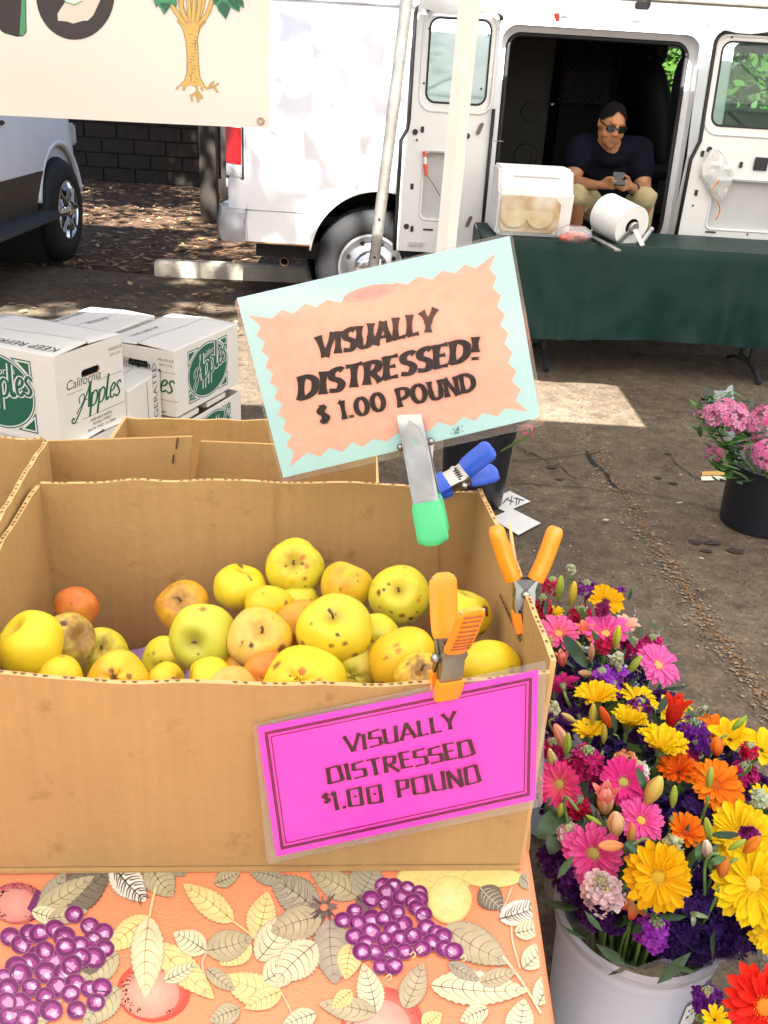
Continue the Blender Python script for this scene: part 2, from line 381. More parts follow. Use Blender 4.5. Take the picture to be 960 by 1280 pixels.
# patched joint across the paving: crumbled filler, dark crack, rust stain
def gpt(px, py): p = PZ(px, py, 0); return (p.x, p.y)
def flat(x, y, h): return Vector((x, y, h))
cv = Canvas(flat, .003, .000001); r = random.Random(11)
line = spline([gpt(*q) for q in ((735, 540), (752, 585), (775, 615), (800, 655), (823, 690), (850, 730), (880, 775), (915, 825), (965, 900), (1030, 1010))], 12)
for i, (x, y) in enumerate(line):
    for k in range(13):
        s = r.uniform(.0015, .0075) * (1.6 if r.random() < .06 else 1); ox, oy = r.gauss(0, .030), r.gauss(0, .025); n = r.randint(5, 7); c = r.choice([(.27, .205, .135), (.20, .15, .10), (.34, .275, .19), (.13, .095, .06)])
        cv.poly([(x + ox + s * r.uniform(.5, 1.2) * cos(2 * pi * j / n), y + oy + s * r.uniform(.5, 1.1) * sin(2 * pi * j / n)) for j in range(n)], c)
    for k in range(6):
        s = r.uniform(.002, .008); ox, oy = r.gauss(.01, .012), r.gauss(0, .014); n = 6; c = r.choice([(.24, .115, .04), (.19, .09, .035), (.27, .14, .055)])
        cv.poly([(x + ox + s * r.uniform(.4, 1.1) * cos(2 * pi * j / n), y + oy + s * r.uniform(.5, 1.1) * sin(2 * pi * j / n)) for j in range(n)], c)
ck = spline([gpt(*q) for q in ((733, 565), (742, 580), (757, 592), (763, 604), (771, 611))], 5)
cv.stroke(ck, [.004 + .018 * r.random() for _ in ck], (.012, .009, .007))
for pts in (((640, 578), (700, 572), (750, 566)), ((640, 605), (690, 608), (760, 614), (830, 622), (900, 640)), ((830, 560), (850, 585), (875, 600)), ((650, 560), (690, 580), (720, 600))):
    q = spline([gpt(*p) for p in pts], 8); q = [(x + r.gauss(0, .006), y + r.gauss(0, .004)) for x, y in q]; cv.stroke(q, [r.uniform(.002, .007) for _ in q], (.022, .016, .012))
for px, py, s in ((690, 585, .03), (822, 598, .022), (842, 605, .022), (868, 678, .03), (890, 680, .03), (882, 690, .025), (920, 690, .035), (835, 568, .02), (700, 600, .02)):
    x, y = gpt(px, py); cv.poly([(x + s * r.uniform(.6, 1.2) * cos(j), y + s * .6 * r.uniform(.6, 1.2) * sin(j)) for j in [2 * pi * k / 11 for k in range(11)]], (.048, .036, .025))
for k in range(520):   # pale grit
    x, y = r.uniform(.2, 2.6), r.uniform(1.2, 5.2); s = r.uniform(.002, .0065); cv.poly([(x + s * r.uniform(.5, 1.2) * cos(j), y + s * r.uniform(.5, 1.2) * sin(j)) for j in (0, 1.3, 2.6, 3.9, 5.2)], r.choice([(.4, .34, .25), (.24, .18, .12), (.03, .02, .02)]))
o = tag(cv.build('paving_joint', mat('crumbled_filler', attr=True, rough=.95, var=.45, scale=120, bump=.6, bscale=200), None), kind='structure')

# ---- parking kerb
wp = thing('parking_kerb', 'pale concrete parking kerb lying on the leaf litter behind the white van', 'parking kerb', (-1.35, 6.92, 0), rad(4))
b = MB(); prof = [(-.075, 0), (-.06, .09), (-.04, .11), (.04, .11), (.06, .09), (.075, 0)]
for e, x in enumerate([-.62 + 1.5 * i / 14 for i in range(14)]):
    pass
rows = []
for i in range(24):
    x = -.45 + 1.15 * i / 23; k = .93 if i in (0, 23) else 1 + .03 * noise.noise((x * 5, 2, 0))
    rows.append([(x, py * k, pz * k + .004) for py, pz in prof])
bb = b.grid(rows); b.face(bb[0]); b.face(bb[-1])
b.build('concrete_bar', mat('pale_concrete', (.62, .55, .44), .9, var=.35, scale=7, bump=.5, bscale=80), wp, world=False)
for x in (-.25, .5):
    q = MB(); q.lathe([(.014, .108), (.014, .118), (.004, .12)], (x, 0, 0), 10, cap1=True); q.build('anchor_bolt', mat('rusty_iron', (.12, .06, .035), .8, .3), wp, world=False)

# ---- block wall and dark gate at the back
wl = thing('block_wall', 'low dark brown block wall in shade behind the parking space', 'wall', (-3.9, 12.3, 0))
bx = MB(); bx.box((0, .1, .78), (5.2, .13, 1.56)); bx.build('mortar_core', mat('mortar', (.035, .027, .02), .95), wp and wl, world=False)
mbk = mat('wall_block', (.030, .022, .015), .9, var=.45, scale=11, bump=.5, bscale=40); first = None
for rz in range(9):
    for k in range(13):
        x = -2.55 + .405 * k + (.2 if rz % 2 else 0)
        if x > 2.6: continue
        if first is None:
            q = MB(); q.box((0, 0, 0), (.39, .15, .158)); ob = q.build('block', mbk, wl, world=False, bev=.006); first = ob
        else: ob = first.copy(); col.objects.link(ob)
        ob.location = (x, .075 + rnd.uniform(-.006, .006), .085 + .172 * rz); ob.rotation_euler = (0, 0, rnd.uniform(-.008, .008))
gt = thing('board_gate', 'dark timber gate between block wall and white van', 'gate', (-1.75, 9.6, 0))
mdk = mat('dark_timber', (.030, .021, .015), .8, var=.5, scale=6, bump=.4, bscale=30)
b = MB(); b.box((-.18, 0, .95), (.16, .16, 1.9)); b.build('post', mat('grey_post', (.035, .026, .018), .85, var=.4), gt, world=False, bev=.01)
pl0 = None
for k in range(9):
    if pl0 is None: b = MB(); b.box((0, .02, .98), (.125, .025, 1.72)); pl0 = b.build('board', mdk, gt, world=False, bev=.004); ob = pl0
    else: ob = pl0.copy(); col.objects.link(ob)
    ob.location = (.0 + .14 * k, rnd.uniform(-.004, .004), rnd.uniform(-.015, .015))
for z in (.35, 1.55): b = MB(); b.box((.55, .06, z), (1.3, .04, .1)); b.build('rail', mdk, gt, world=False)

# ---- trees and bushes
mleaf = lambda n, c: mat(n, c, .55, var=.6, scale=3, c2=tuple(x * .5 for x in c), trans=.35, spec=.3)
def leaves(name, centres, n, size, m, parent, seed, drop=0, bias=(0, 0, 0)):
    r = random.Random(seed); b = MB()
    for i in range(n):
        c, rad_ = r.choice(centres); 
        while True:
            v = Vector((r.uniform(-1, 1), r.uniform(-1, 1), r.uniform(-1, 1)))
            if v.length < 1: break
        p = Vector(c) + Vector((v.x * rad_[0], v.y * rad_[1], v.z * rad_[2])); s = size * r.uniform(.6, 1.4)
        d = Vector((r.gauss(0, 1), r.gauss(0, 1), r.gauss(0, .7) - drop)); d = (d * (.45 if bias[2] else 1) + Vector(bias)).normalized(); e = d.cross(Vector((r.gauss(0, 1), r.gauss(0, 1), r.gauss(0, 1)))).normalized() * s * .27
        d *= s
        b.poly([p - d * .5, p + e - d * .05, p + d * .5, p - e - d * .05])
    return b.build(name, m, parent, fix=False)
def tree(name, label, base, top, limbs, n, size, seed, m, r0=.2, bias=(0, 0, 0)):
    t = thing(name, label, 'tree', base); b = MB(); base = Vector(base); top = Vector(top); r = random.Random(seed)
    mid = base.lerp(top, .5) + Vector((.12, -.1, 0))
    b.tube(spline([tuple(base), tuple(mid), tuple(top)], 5), [r0 * (1 - .045 * i) for i in range(11)], 10)
    for s in range(4):
        a = s * 1.7; b.tube([base + Vector((cos(a) * r0 * 1.9, sin(a) * r0 * 1.9, -.02)), base + Vector((cos(a) * r0 * .7, sin(a) * r0 * .7, .35))], [r0 * .25, r0 * .4], 6)
    b.build('trunk', mat('bark', (.12, .085, .06), .9, var=.5, scale=6, bump=.8, bscale=25), t, smooth=True)
    lb = MB(); C = []
    for q in limbs:
        q = Vector(q); m1 = top.lerp(q, .5) + Vector((r.uniform(-.3, .3), r.uniform(-.3, .3), .35)); pts = spline([tuple(top - Vector((0, 0, .25))), tuple(m1), tuple(q)], 4)
        lb.tube(pts, [r0 * .42 * (1 - .09 * i) for i in range(len(pts))], 6); C.append((q, (.75, .75, .5)))
        for k in range(4):
            p = Vector(pts[r.randint(3, len(pts) - 1)]); e = p + Vector((r.uniform(-1, 1), r.uniform(-1, 1), r.uniform(-.3, .6))) * .9
            lb.tube([p, p.lerp(e, .5) + Vector((0, 0, .1)), e], [.03, .02, .008], 5); C.append((e, (.5, .5, .32)))
    lb.build('limb', mat('bark'), t); leaves('crown', C, n, size, m, t, seed + 1, .3, bias)
    return t
mg = mleaf('tree_leaf', (.07, .11, .03))
tree('shade_tree', 'tall leafy shade tree whose limbs overhang the market stalls', (-5.4, -1.6, 0), (-4.4, -1.2, 7.0),
     [(x, y - 2.43, z + 3.0) for x, y, z in ((-2.9, 1.3, 5.6), (-2.2, 2.5, 6.1), (-2.6, 2.2, 5.9), (-.9, 2.9, 6.4), (-.2, 1.9, 6.2), (-1.6, 3.6, 6.4), (-.3, 3.3, 6.5), (-2.8, 3.8, 6.2), (-4.4, 2.6, 6.4), (-3.6, 1.0, 6.3), (-.5, 1.5, 5.8), (-.1, 2.5, 6.3), (-1.2, 4.2, 6.6), (.1, 4.0, 6.6), (-.8, 1.7, 5.9), (-.3, 2.1, 6.1), (.1, 1.7, 5.9), (-.6, 1.2, 5.8))], 3300, .21, 21, mg, .26, (.75, .1, -1.3))
tree('back_tree', 'second leafy tree rising behind the block wall', (-3.4, 13.4, 0), (-3.2, 12.6, 3.6),
     [(-4.6, 10.6, 5.4), (-3.3, 9.6, 5.8), (-2.2, 8.6, 5.9), (-1.6, 10.2, 5.6), (-2.8, 7.4, 6.3), (-4.4, 8.2, 6.0), (-1.2, 7.2, 6.4), (-5.2, 12, 5.2), (-2, 12, 5.2), (-3.6, 8.9, 6.2), (-4.8, 9.4, 6), (-2.6, 10.8, 5.6), (-3.6, 7.9, 6.4), (-1.9, 9.4, 6)], 13000, .17, 31, mg, .22)
tree('side_tree', 'leafy tree standing beyond the added shade roof at the left', (-7.6, 6.6, 0), (-6.6, 6.2, 3.9),
     [(-5.4, 6.0, 6.2), (-4.4, 6.6, 6.4), (-3.4, 6.9, 6.5), (-2.5, 7.3, 6.6), (-1.7, 6.6, 6.5), (-4.9, 7.6, 6.3), (-3.9, 5.2, 6.4), (-2.9, 5.6, 6.6), (-2.0, 5.0, 6.7), (-5.6, 8.2, 6.2), (-3.2, 8.0, 6.3), (-1.9, 8.2, 6.4), (-3.0, 4.4, 6.6)], 15000, .16, 61, mg, .26)
mb_ = mleaf('bush_leaf', (.075, .17, .02))
for i, (x, y, s, lab) in enumerate(((1.4, 10.4, .95, 'leafy green bush seen through the far window of the van'), (2.9, 10.2, 1.05, 'bright green bush seen through the open right door window'), (4.4, 10.7, 1.0, 'green bush beyond the front end of the white van'), (.2, 11.2, .9, 'green bush behind the rear half of the white van'))):
    t = thing('bush', lab, 'bush', (x, y, 0), 0, 'bushes behind the van'); b = MB()
    for k in range(7):
        a = k * .9; b.tube([(x, y, 0), (x + cos(a) * .3, y + sin(a) * .3, .7), (x + cos(a) * .6, y + sin(a) * .5, 1.5)], [.03, .02, .01], 5)
    b.build('stem', mat('bark'), t)
    leaves('foliage', [((x + rnd.uniform(-.7, .7), y + rnd.uniform(-.5, .3), rnd.uniform(.5, 2.1)), (.5 * s, .5 * s, .45 * s)) for _ in range(14)], 3600, .13, mb_, t, 50 + i)

# ---- canopies
CLOTH = mat('canopy_cloth', (.80, .775, .735), .75, var=.04, scale=3, trans=.47, spec=.15)
CREAM = mat('cream_pole_paint', (.76, .72, .66), .45, var=.06, scale=12)
STEEL = mat('galvanised_tube', (.42, .40, .36), .42, .75, var=.4, scale=14, bump=.15)
def canopy(name, label, x0, x1, y0, y1, ze, zp, legs, legmat, group='market canopies'):
    cx, cy = (x0 + x1) / 2, (y0 + y1) / 2; t = thing(name, label, 'canopy', (cx, cy, 0), 0, group)
    b = MB(); ring = [(x0, y0), (x1, y0), (x1, y1), (x0, y1)]; N = 14
    for s in range(4):
        a, c = Vector(ring[s]), Vector(ring[(s + 1) % 4]); rows = []
        for i in range(N + 1):
            k = i / N; row = []
            for j in range(N + 1):
                e = a.lerp(c, j / N); p = e.lerp(Vector((cx, cy)), k); z = ze + (zp - ze) * k - .09 * sin(pi * k) * 1.0 - .02 * sin(pi * j / N) * (1 - k)
                row.append((p.x, p.y, z))
            rows.append(row)
        b.grid(rows)
    b.build('roof_cloth', CLOTH, t, smooth=True, fix=False)
    b = MB()
    for s in range(4):
        a, c = Vector(ring[s]), Vector(ring[(s + 1) % 4]); n = 40; rows = [[], [], []]
        for j in range(n + 1):
            e = a.lerp(c, j / n); dz = .13 + .035 * abs(sin(pi * j / 5)); nn = Vector((c - a).yx).normalized(); w_ = .012 * sin(j * 1.3)
            for q, kz in enumerate((0, .5, 1)): rows[q].append((e.x + nn.x * w_ * kz, -0 + e.y - nn.y * w_ * kz, ze + .004 - dz * kz))
        b.grid(rows)
    b.build('valance', CLOTH, t, smooth=True, fix=False)
    for (lx, ly, bx_, by_, sq) in legs:
        b = MB(); P0, P1 = Vector((bx_, by_, 0)), Vector((lx, ly, ze - .01))
        if sq:
            b.tube([P0, P0.lerp(P1, .4)], .019, 4); b.tube([P0.lerp(P1, .3), P1], .0245, 4)
        else:
            b.tube([P0, P1], .0205, 12); 
        lg = b.build('leg', legmat, t, smooth=40)
        if not sq:
            for k in range(7):
                q = P0.lerp(P1, (.52 - .07 * k)); d = MB(); d.lathe([(.0045, 0), (.0045, .003)], q + Vector((0, -.0205, 0)), 8, Matrix.Rotation(rad(90), 3, 'X'), cap1=True); d.build('pin_hole', mat('hole_dark', (.01, .01, .01), .9), lg)
        b = MB(); b.box(P0 + Vector((0, 0, .006)), (.12, .12, .012)); b.build('foot_plate', legmat, lg)
    for (lx, ly) in ring:
        b = MB(); b.tube([(lx, ly, ze - .05), (cx, cy, zp - .08)], .013, 6); b.build('roof_bar', mat('black_bar', (.02, .02, .02), .5), t)
    for s in range(4):
        a, c = ring[s], ring[(s + 1) % 4]; m = ((a[0] + c[0]) / 2, (a[1] + c[1]) / 2)
        b = MB(); b.tube([(a[0], a[1], ze - .06), (m[0], m[1], ze - .26), (c[0], c[1], ze - .06)], .011, 6) if ze > 2 else b.tube([(a[0], a[1], ze - .03), (c[0], c[1], ze - .03)], .011, 6)
        b.build('truss_bar', legmat, t)
    return t
canopy('stall_canopy', 'cream pop-up canopy over the apple stall with a square white pole', -2.85, .16, -.75, 2.42, 2.1, 2.75,
       [(.130, 2.38, .100, 2.38, True), (-2.78, 2.38, -2.78, 2.38, True), (-2.78, -.7, -2.78, -.7, True), (.12, -.7, .12, -.7, True)], CREAM)
canopy('van_canopy', 'low cream canopy beside the white van on thin steel poles', .03, 3.1, 3.38, 5.56, 1.90, 2.5,
       [(-.010, 3.4, -.155, 3.38, False), (3.05, 3.42, 3.05, 3.42, False), (3.05, 5.5, 3.05, 5.5, False)], STEEL)
vc_ = col.objects['van_canopy']; b = MB(); q = PY(803, 7, 5.50); b.box(q, (.075, .03, .035)); b.box(q + Vector((.03, 0, .02)), (.02, .03, .05)); b.build('truss_joint', mat('black_bar'), vc_, bev=.006)
canopy('neighbour_canopy', 'cream canopy over the flower buckets at the right', 1.28, 4.3, -.75, 3.30, 2.12, 2.7,
       [(1.9, 3.2, 2.4, 3.2, True), (4.25, 3.2, 4.25, 3.2, True), (4.25, -.7, 4.25, -.7, True)], CREAM)
canopy('flower_canopy', 'small cream canopy joining the stall roofs over the flowers', .17, 1.27, -.75, 2.42, 2.14, 2.5, [(1.2, -.7, 1.2, -.7, True)], CREAM)
# unseen flat roof added to cast the hard-edged shade at the left
cp = thing('shade_roof', 'unseen flat brown roof on posts added left of the pickup truck to cast shade', 'shade_roof', (-5.2, 4.6, 0))
b = MB(); b.box((-4.8, 4.6, 3.45), (6.0, 2.95, .1)); b.build('roof', mdk, cp)
for y in (3.4, 5.8): b = MB(); b.box((-5.3, y, 1.7), (.14, .14, 3.4)); b.build('post', mdk, cp)
for y in (3.4, 5.8): b = MB(); b.box((-4.8, y, 3.33), (5.8, .1, .14)); b.build('rail', mdk, cp)

# ---- banner tied to the front of the stall canopy
BY = 2.30
bnx0, bnx1 = -2.3, PY(337, 157, BY).x; bz0 = 1.318
bn = thing('banner', 'cream vinyl banner with dark letters and a printed tree', 'banner', (bnx1, BY, bz0))
BZ = lambda x: bz0 + .007 * (x - bnx1) / .6
def bwave(x, z): return BY + .006 * sin(x * 9 + z * 3) + .004 * sin(z * 14 + x * 4)
b = MB(); rows = []
for j in range(20):
    row = []
    for i in range(60):
        x = bnx0 + (bnx1 - bnx0) * i / 59; z = BZ(x) + .68 * j / 19; row.append((x, bwave(x, z), z))
    rows.append(row)
b.grid(rows); sh = b.build('vinyl_sheet', mat('banner_vinyl', (.84, .77, .68), .5, var=.04, scale=4, trans=.35), bn, smooth=True, fix=False)
def bfn(px, py, h): p = PY(px, py, BY); return Vector((p.x, bwave(p.x, p.z) - h, p.z))
cv = Canvas(bfn, .001, .00002)
INK = (.018, .012, .014); GRN = (.03, .22, .11); TRK = (.55, .36, .10); TRD = (.25, .17, .07)
cv.poly([(2, -120), (31, -120), (33, 38), (30, 44), (22, 46), (6, 42), (1, 38)], (.05, .25, .12)); cv.poly([(0, -120), (32, -120), (34, 40), (30, 45), (22, 46), (3, 40), (-1, 36)], INK)
o_ = [(95 + 49 * cos(t), -6 + 56 * sin(t)) for t in [2 * pi * k / 40 for k in range(40)]]; cv.poly(o_, INK)
cv.ellipse(93, -22, 21, 28, (.82, .75, .66)); cv.stroke([(76, -6), (84, 3), (94, 6), (104, 1)], 1.5, (.05, .3, .14))
# tree picture: roots, trunk, branches, leaves
tr = [(229, 36), (233, 50), (235, 70), (235, 90), (232, 101), (224, 108), (229, 107), (233, 109), (238, 106), (243, 108), (247, 106), (252, 108), (259, 112), (255, 106), (250, 97), (248, 80), (247, 60), (246, 48), (249, 36), (256, 27), (250, 22), (244, 24), (236, 24), (229, 22), (222, 26)]
cv.poly([(x + (1.2 if x > 240 else -1.2), y) for x, y in tr], TRD); cv.poly(tr, TRK)
for q in (((224, 108), (221, 112)), ((246, 107), (247, 113), (244, 117), (238, 120)), ((246, 113), (250, 120), (252, 124)), ((247, 114), (251, 118), (254, 123)), ((240, 119), (241, 127)), ((246, 116), (247, 122), (249, 128)), ((258, 111), (263, 109), (268, 108), (274, 104)), ((262, 109), (265, 103)), ((267, 108), (271, 113), (273, 116)), ((263, 109), (268, 101)), ((232, 108), (230, 113)), ((252, 109), (254, 114))):
    cv.stroke(spline(q, 3), 2.6, TRD); cv.stroke(spline(q, 3), 1.5, TRK)
for q in (((231, 30), (222, 18), (214, 4), (206, -20)), ((236, 28), (228, 12), (222, -10)), ((238, 28), (236, 10), (234, -15)), ((241, 28), (242, 10), (243, -15)), ((245, 28), (252, 10), (256, -15)), ((248, 30), (258, 18), (263, 4), (270, -20)), ((234, 26), (226, 8), (231, -15)), ((246, 26), (249, 5), (249, -15))):
    cv.stroke(spline(q, 4), 6, TRD); cv.stroke(spline(q, 4), 4, TRK)
for k in range(16):
    y = 42 + 4 * k; cv.stroke([(236 + (k * 7) % 9, y), (240 + (k * 7) % 9, y + .8)], .8, TRD)
def blf(x, y, a, s):
    P = [(x + s * u * cos(a) - s * v * sin(a), y + s * u * sin(a) + s * v * cos(a)) for u, v in ((0, 0), (.3, .28), (.6, .24), (1, 0), (.6, -.24), (.3, -.28))]
    cv.poly([(px + .7, py + .8) for px, py in P], (.01, .09, .05)); cv.poly(P, GRN, (.05, .30, .16)); cv.stroke([(x, y), (x + s * .9 * cos(a), y + s * .9 * sin(a))], .8, (.015, .12, .06))
for x, y, a, s in ((198, -8, 100, 17), (204, -4, 110, 14), (212, -6, 60, 16), (207, -8, 95, 26), (196, -14, 140, 16), (268, -8, 70, 20), (276, -6, 80, 30), (284, -10, 60, 28), (290, -8, 50, 22), (272, -12, 110, 18), (280, -20, 90, 20), (202, -25, 100, 22), (214, -30, 90, 20), (290, -25, 45, 20)): blf(x, y, rad(a), s)
cv.build('printed_picture', PRINT(), sh)
gp = PY(326, 151, BY); q = MB(); rr_ = Matrix.Rotation(rad(90), 3, 'X')
rows = [[gp + Vector((0, -.002, 0)) + rr_ @ Vector(((.0065 + .0024 * cos(v)) * cos(u), (.0065 + .0024 * cos(v)) * sin(u), .0024 * sin(v))) for v in [2 * pi * j / 6 for j in range(6)]] for u in [2 * pi * i / 18 for i in range(19)]]
q.grid(rows, close_u=True); q.build('grommet', mat('brass_ring', (.45, .36, .24), .4, .7), bn, smooth=True)
for x in (bnx0 + .05, -1.4, bnx1 - .03):
    q = MB(); q.tube([(x, BY, 1.98), (x, 2.35, 2.06)], .003, 5); q.build('tie_cord', mat('white_cord', (.7, .7, .68), .8), bn)

# ================================================================ VEHICLES
WHITE = mat('white_paint', (.78, .78, .80), .35, var=.07, scale=3, coat=.2)
RUBBER = mat('tyre_rubber', (.014, .014, .015), .75, var=.3, scale=20, bump=.2)
CHROME = mat('chrome', (.72, .72, .74), .14, 1, var=.05)
ALLOY = mat('steel_wheel', (.42, .42, .43), .35, .8, var=.2)
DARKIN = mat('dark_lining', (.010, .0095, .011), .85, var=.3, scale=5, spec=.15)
GREYIN = mat('grey_lining', (.045, .042, .039), .7, var=.25, scale=3)
BLK = mat('black_rubber', (.012, .012, .013), .6)
GLASS = film('window_glass', (.80, .88, .85), .05, .02)
HOLE = mat('hole_dark', (.01, .01, .01), .9)
def shell(fn, xs, iv, nz=10):
    """sheet built in columns along xs; iv(x) -> list of (z0, z1) spans; fn(x, z) -> point"""
    b = MB(); prev = None
    for x in xs:
        spans = iv(x); cur = []
        for (a, c) in spans: cur.append([b.vert(fn(x, a + (c - a) * k / nz)) for k in range(nz + 1)])
        if prev and len(prev) == len(cur):
            for p, q in zip(prev, cur):
                for k in range(nz): b.face((p[k], q[k], q[k + 1], p[k + 1]))
        prev = cur
    return b
def span_xs(*pts):
    out = []
    for a, c, st in pts:
        n = max(1, int(round((c - a) / st))); out += [a + (c - a) * i / n for i in range(n + 1)]
    return sorted(set(round(x, 5) for x in out))
def hole_z(x, x0, x1, z0, z1, r):
    """top and bottom of a rounded-corner opening at x"""
    d = max(x0 + r - x, x - (x1 - r), 0); k = r - sqrt(max(r * r - d * d, 0)); return z0 + k, z1 - k
def wheel(t, c, ax, R, wdt, rimR, cap, name='wheel', spokes=0, rimm=None):
    """c: outer face centre, ax: outward axis"""
    q = Vector(ax).to_track_quat('Z', 'Y').to_matrix(); c = Vector(c)
    w_ = bpy.data.objects.new(name, None); col.objects.link(w_); w_.parent = t; w_.location = c - t.location
    b = MB(); b.lathe([(rimR, -.02), (rimR + .01, .0), (rimR + .03, .008), (R * .86, .004), (R * .96, -.02), (R, -.05), (R, -wdt + .05), (R * .96, -wdt + .02), (R * .85, -wdt), (rimR, -wdt)], c, 48, q)
    for k in range(60):
        a = 2 * pi * k / 60
        for z in (-.07, -.11, -.15, -wdt + .07):
            p = c + q @ Vector(((R + .003) * cos(a), (R + .003) * sin(a), z)); b.box(p, (.028, .006, .02), q @ Matrix.Rotation(a + pi / 2, 3, 'Z'))
    b.build('tyre', RUBBER, w_, smooth=45)
    b = MB(); b.lathe([(rimR + .004, -.012), (rimR + .002, .004), (rimR - .012, .006), (rimR - .02, -.012), (rimR - .05, -.035), (cap + .02, -.02), (cap, -.012)], c, 40, q); b.lathe([(rimR, -.02), (rimR, -wdt)], c, 40, q)
    if spokes:
        for k in range(spokes):
            a = 2 * pi * k / spokes; p = Vector((cos(a), sin(a), 0)); b.tube([c + q @ (p * cap * .9 + Vector((0, 0, -.0))), c + q @ (p * (rimR - .02) + Vector((0, 0, -.012)))], [.03, .022], 6)
    rm = b.build('rim', rimm or ALLOY, w_, smooth=45)
    for k in range(8):
        a = 2 * pi * (k + .5) / 8; h = MB(); h.lathe([(.014, 0), (.014, .002)], c + q @ Vector(((rimR + cap) / 2 * cos(a), (rimR + cap) / 2 * sin(a), -.026)), 8, q, cap1=True); h.build('vent_hole', HOLE, rm)
    b = MB(); b.lathe([(cap, -.014), (cap, .004), (cap * .85, .018), (cap * .55, .026), (cap * .3, .03), (.004, .03)], c, 32, q, cap1=True); b.build('hub_cap', CHROME, w_, smooth=50)
    b = MB(); b.lathe([(.001, -wdt * .5), (rimR, -wdt * .5)], c, 24, q); b.build('brake_drum', HOLE, w_)
    return w_

# ---------------------------------------------------------------- white cargo van
van = thing('cargo_van', 'white cargo van with both side cargo doors swung open behind the green table', 'van', (1.2, 6.6, 0))
VP = [(.30, 5.83), (.47, 5.775), (.75, 5.75), (1.085, 5.745), (1.10, 5.738), (1.115, 5.742), (1.13, 5.756), (1.35, 5.785), (1.60, 5.83), (1.80, 5.88), (1.90, 5.93), (1.97, 6.02), (2.03, 6.22), (2.06, 6.7)]
def vy(z):
    for (a, ya), (c, yc) in zip(VP, VP[1:]):
        if z <= c: return ya + (yc - ya) * (max(z, a) - a) / (c - a)
    return VP[-1][1]
VX0, VX1 = -1.06, 3.75
OX0, OX1, OZ0, OZ1 = .50, 1.625, .60, 1.735
AX, AZ, AR = -.13, .40, .42
def vfn(x, z):
    y = vy(z); 
    if x < VX0 + .09: k = (VX0 + .09 - x) / .09; y += .085 * k * k
    if x > 2.9: y += .25 * ((x - 2.9) / .85) ** 2.5
    return Vector((x, y, z))
def zb(x):
    for ax in (AX, 3.05):
        d = abs(x - ax)
        if d < AR: return max(.47, AZ + sqrt(AR * AR - d * d) * .98)
    return .47
def viv(x):
    top = 2.06 if x < 2.98 else (2.06 - (x - 2.98) * 2.6 if x < 3.35 else 1.1 - .2 * (x - 3.35))
    lo = zb(x); zm = 1.115
    if OX0 < x < OX1:
        a, c = hole_z(x, OX0, OX1, OZ0, OZ1, .09); return [(lo, a), (c, top)]
    if 1.80 < x < 2.68:
        a, c = hole_z(x, 1.80, 2.68, 1.2, 1.72, .07); return [(lo, a), (c, top)]
    return [(lo, zm), (zm, top)]
xs = span_xs((VX0, VX0 + .1, .01), (VX0, VX1, .03), (AX - AR, AX - AR + .06, .006), (AX + AR - .06, AX + AR, .006), (OX0, OX0 + .1, .01), (OX1 - .1, OX1, .01), (OX0 - .0001, OX0 + .0001, .0001), (1.8, 1.88, .01), (2.6, 2.68, .01))
shell(vfn, xs, viv, 14).build('body_side', WHITE, van, smooth=35, fix=False)
# rear face, roof, far side, nose
b = MB(); rear = [(VX0, vy(z) + .085, z) for z, _ in VP if z >= .47]; far = [(VX0, 13.35 - vy(z) - .085, z) for z, _ in VP if z >= .47]
b.grid([rear, far]); b.build('rear_face', WHITE, van, fix=False)
b = MB(); b.grid([[(x, 6.7, 2.06), (x, 6.68 + .05, 2.06)] for x in (VX0, 2.98)]); b.box((.95, 6.67, 2.055), (4.0, .5, .02)); b.build('roof', WHITE, van)
def ffn(x, z): p = vfn(x, z); return Vector((p.x, 13.35 - p.y, p.z))
def fiv(x):
    top = viv(x)[-1][1]
    if 1.70 < x < 2.95:
        a, c = hole_z(x, 1.70, 2.95, 1.36, 1.72, .06); return [(.47, a), (c, top)]
    return [(.47, 1.115), (1.115, top)]
shell(ffn, span_xs((VX0, VX1, .05), (1.7, 1.78, .01), (2.87, 2.95, .01)), fiv, 10).build('far_side', mat('white_paint'), van, smooth=35, fix=False)
b = MB(); b.grid([[(x, vfn(x, .5).y, z), (x, 13.35 - vfn(x, .5).y, z)] for x, z in ((2.98, 2.05), (3.35, 1.1), (3.75, 1.0), (3.75, .45))]); b.build('hood', WHITE, van, fix=False)
# openings
def jamb(x0, x1, z0, z1, r, dep, name, m, parent, w_=.045):
    b = MB(); P = rrect(x0, z0, x1, z1, r, 6); n = len(P); cx, cz = (x0 + x1) / 2, (z0 + z1) / 2
    a = []
    for sc, dy in ((0, 0), (0, dep), (w_, dep)):
        row = []
        for x, z in P:
            k = Vector((cx - x, 0, cz - z)).normalized() * sc; row.append((x + k.x, vfn(x, z).y + dy + .0005, z + k.z))
        a.append(row)
    b.grid(a, close_u=True); return b.build(name, m, parent, fix=False)
jamb(OX0, OX1, OZ0, OZ1, .09, .10, 'door_jamb', WHITE, van)
b = MB(); P = rrect(OX0 + .05, OZ0 + .02, OX1 - .05, OZ1 - .045, .07, 6)
b.tube([(x, vfn(x, z).y + .10, z) for x, z in P] + [(P[0][0], vfn(*P[0]).y + .10, P[0][1])], .012, 6); b.build('jamb_seal', BLK, van, smooth=True)
b = MB(); P = rrect(1.80, 1.2, 2.68, 1.72, .07); b.poly([(x, vfn(x, z).y + .012, z) for x, z in P]); b.build('front_window', GLASS, van, fix=False)
b = MB(); P = rrect(1.70, 1.36, 2.95, 1.72, .06); b.poly([(x, 13.34 - vy(z), z) for x, z in P]); b.build('far_window', film('clear_glass', (.9, .95, .92), .04, .02), van, fix=False)
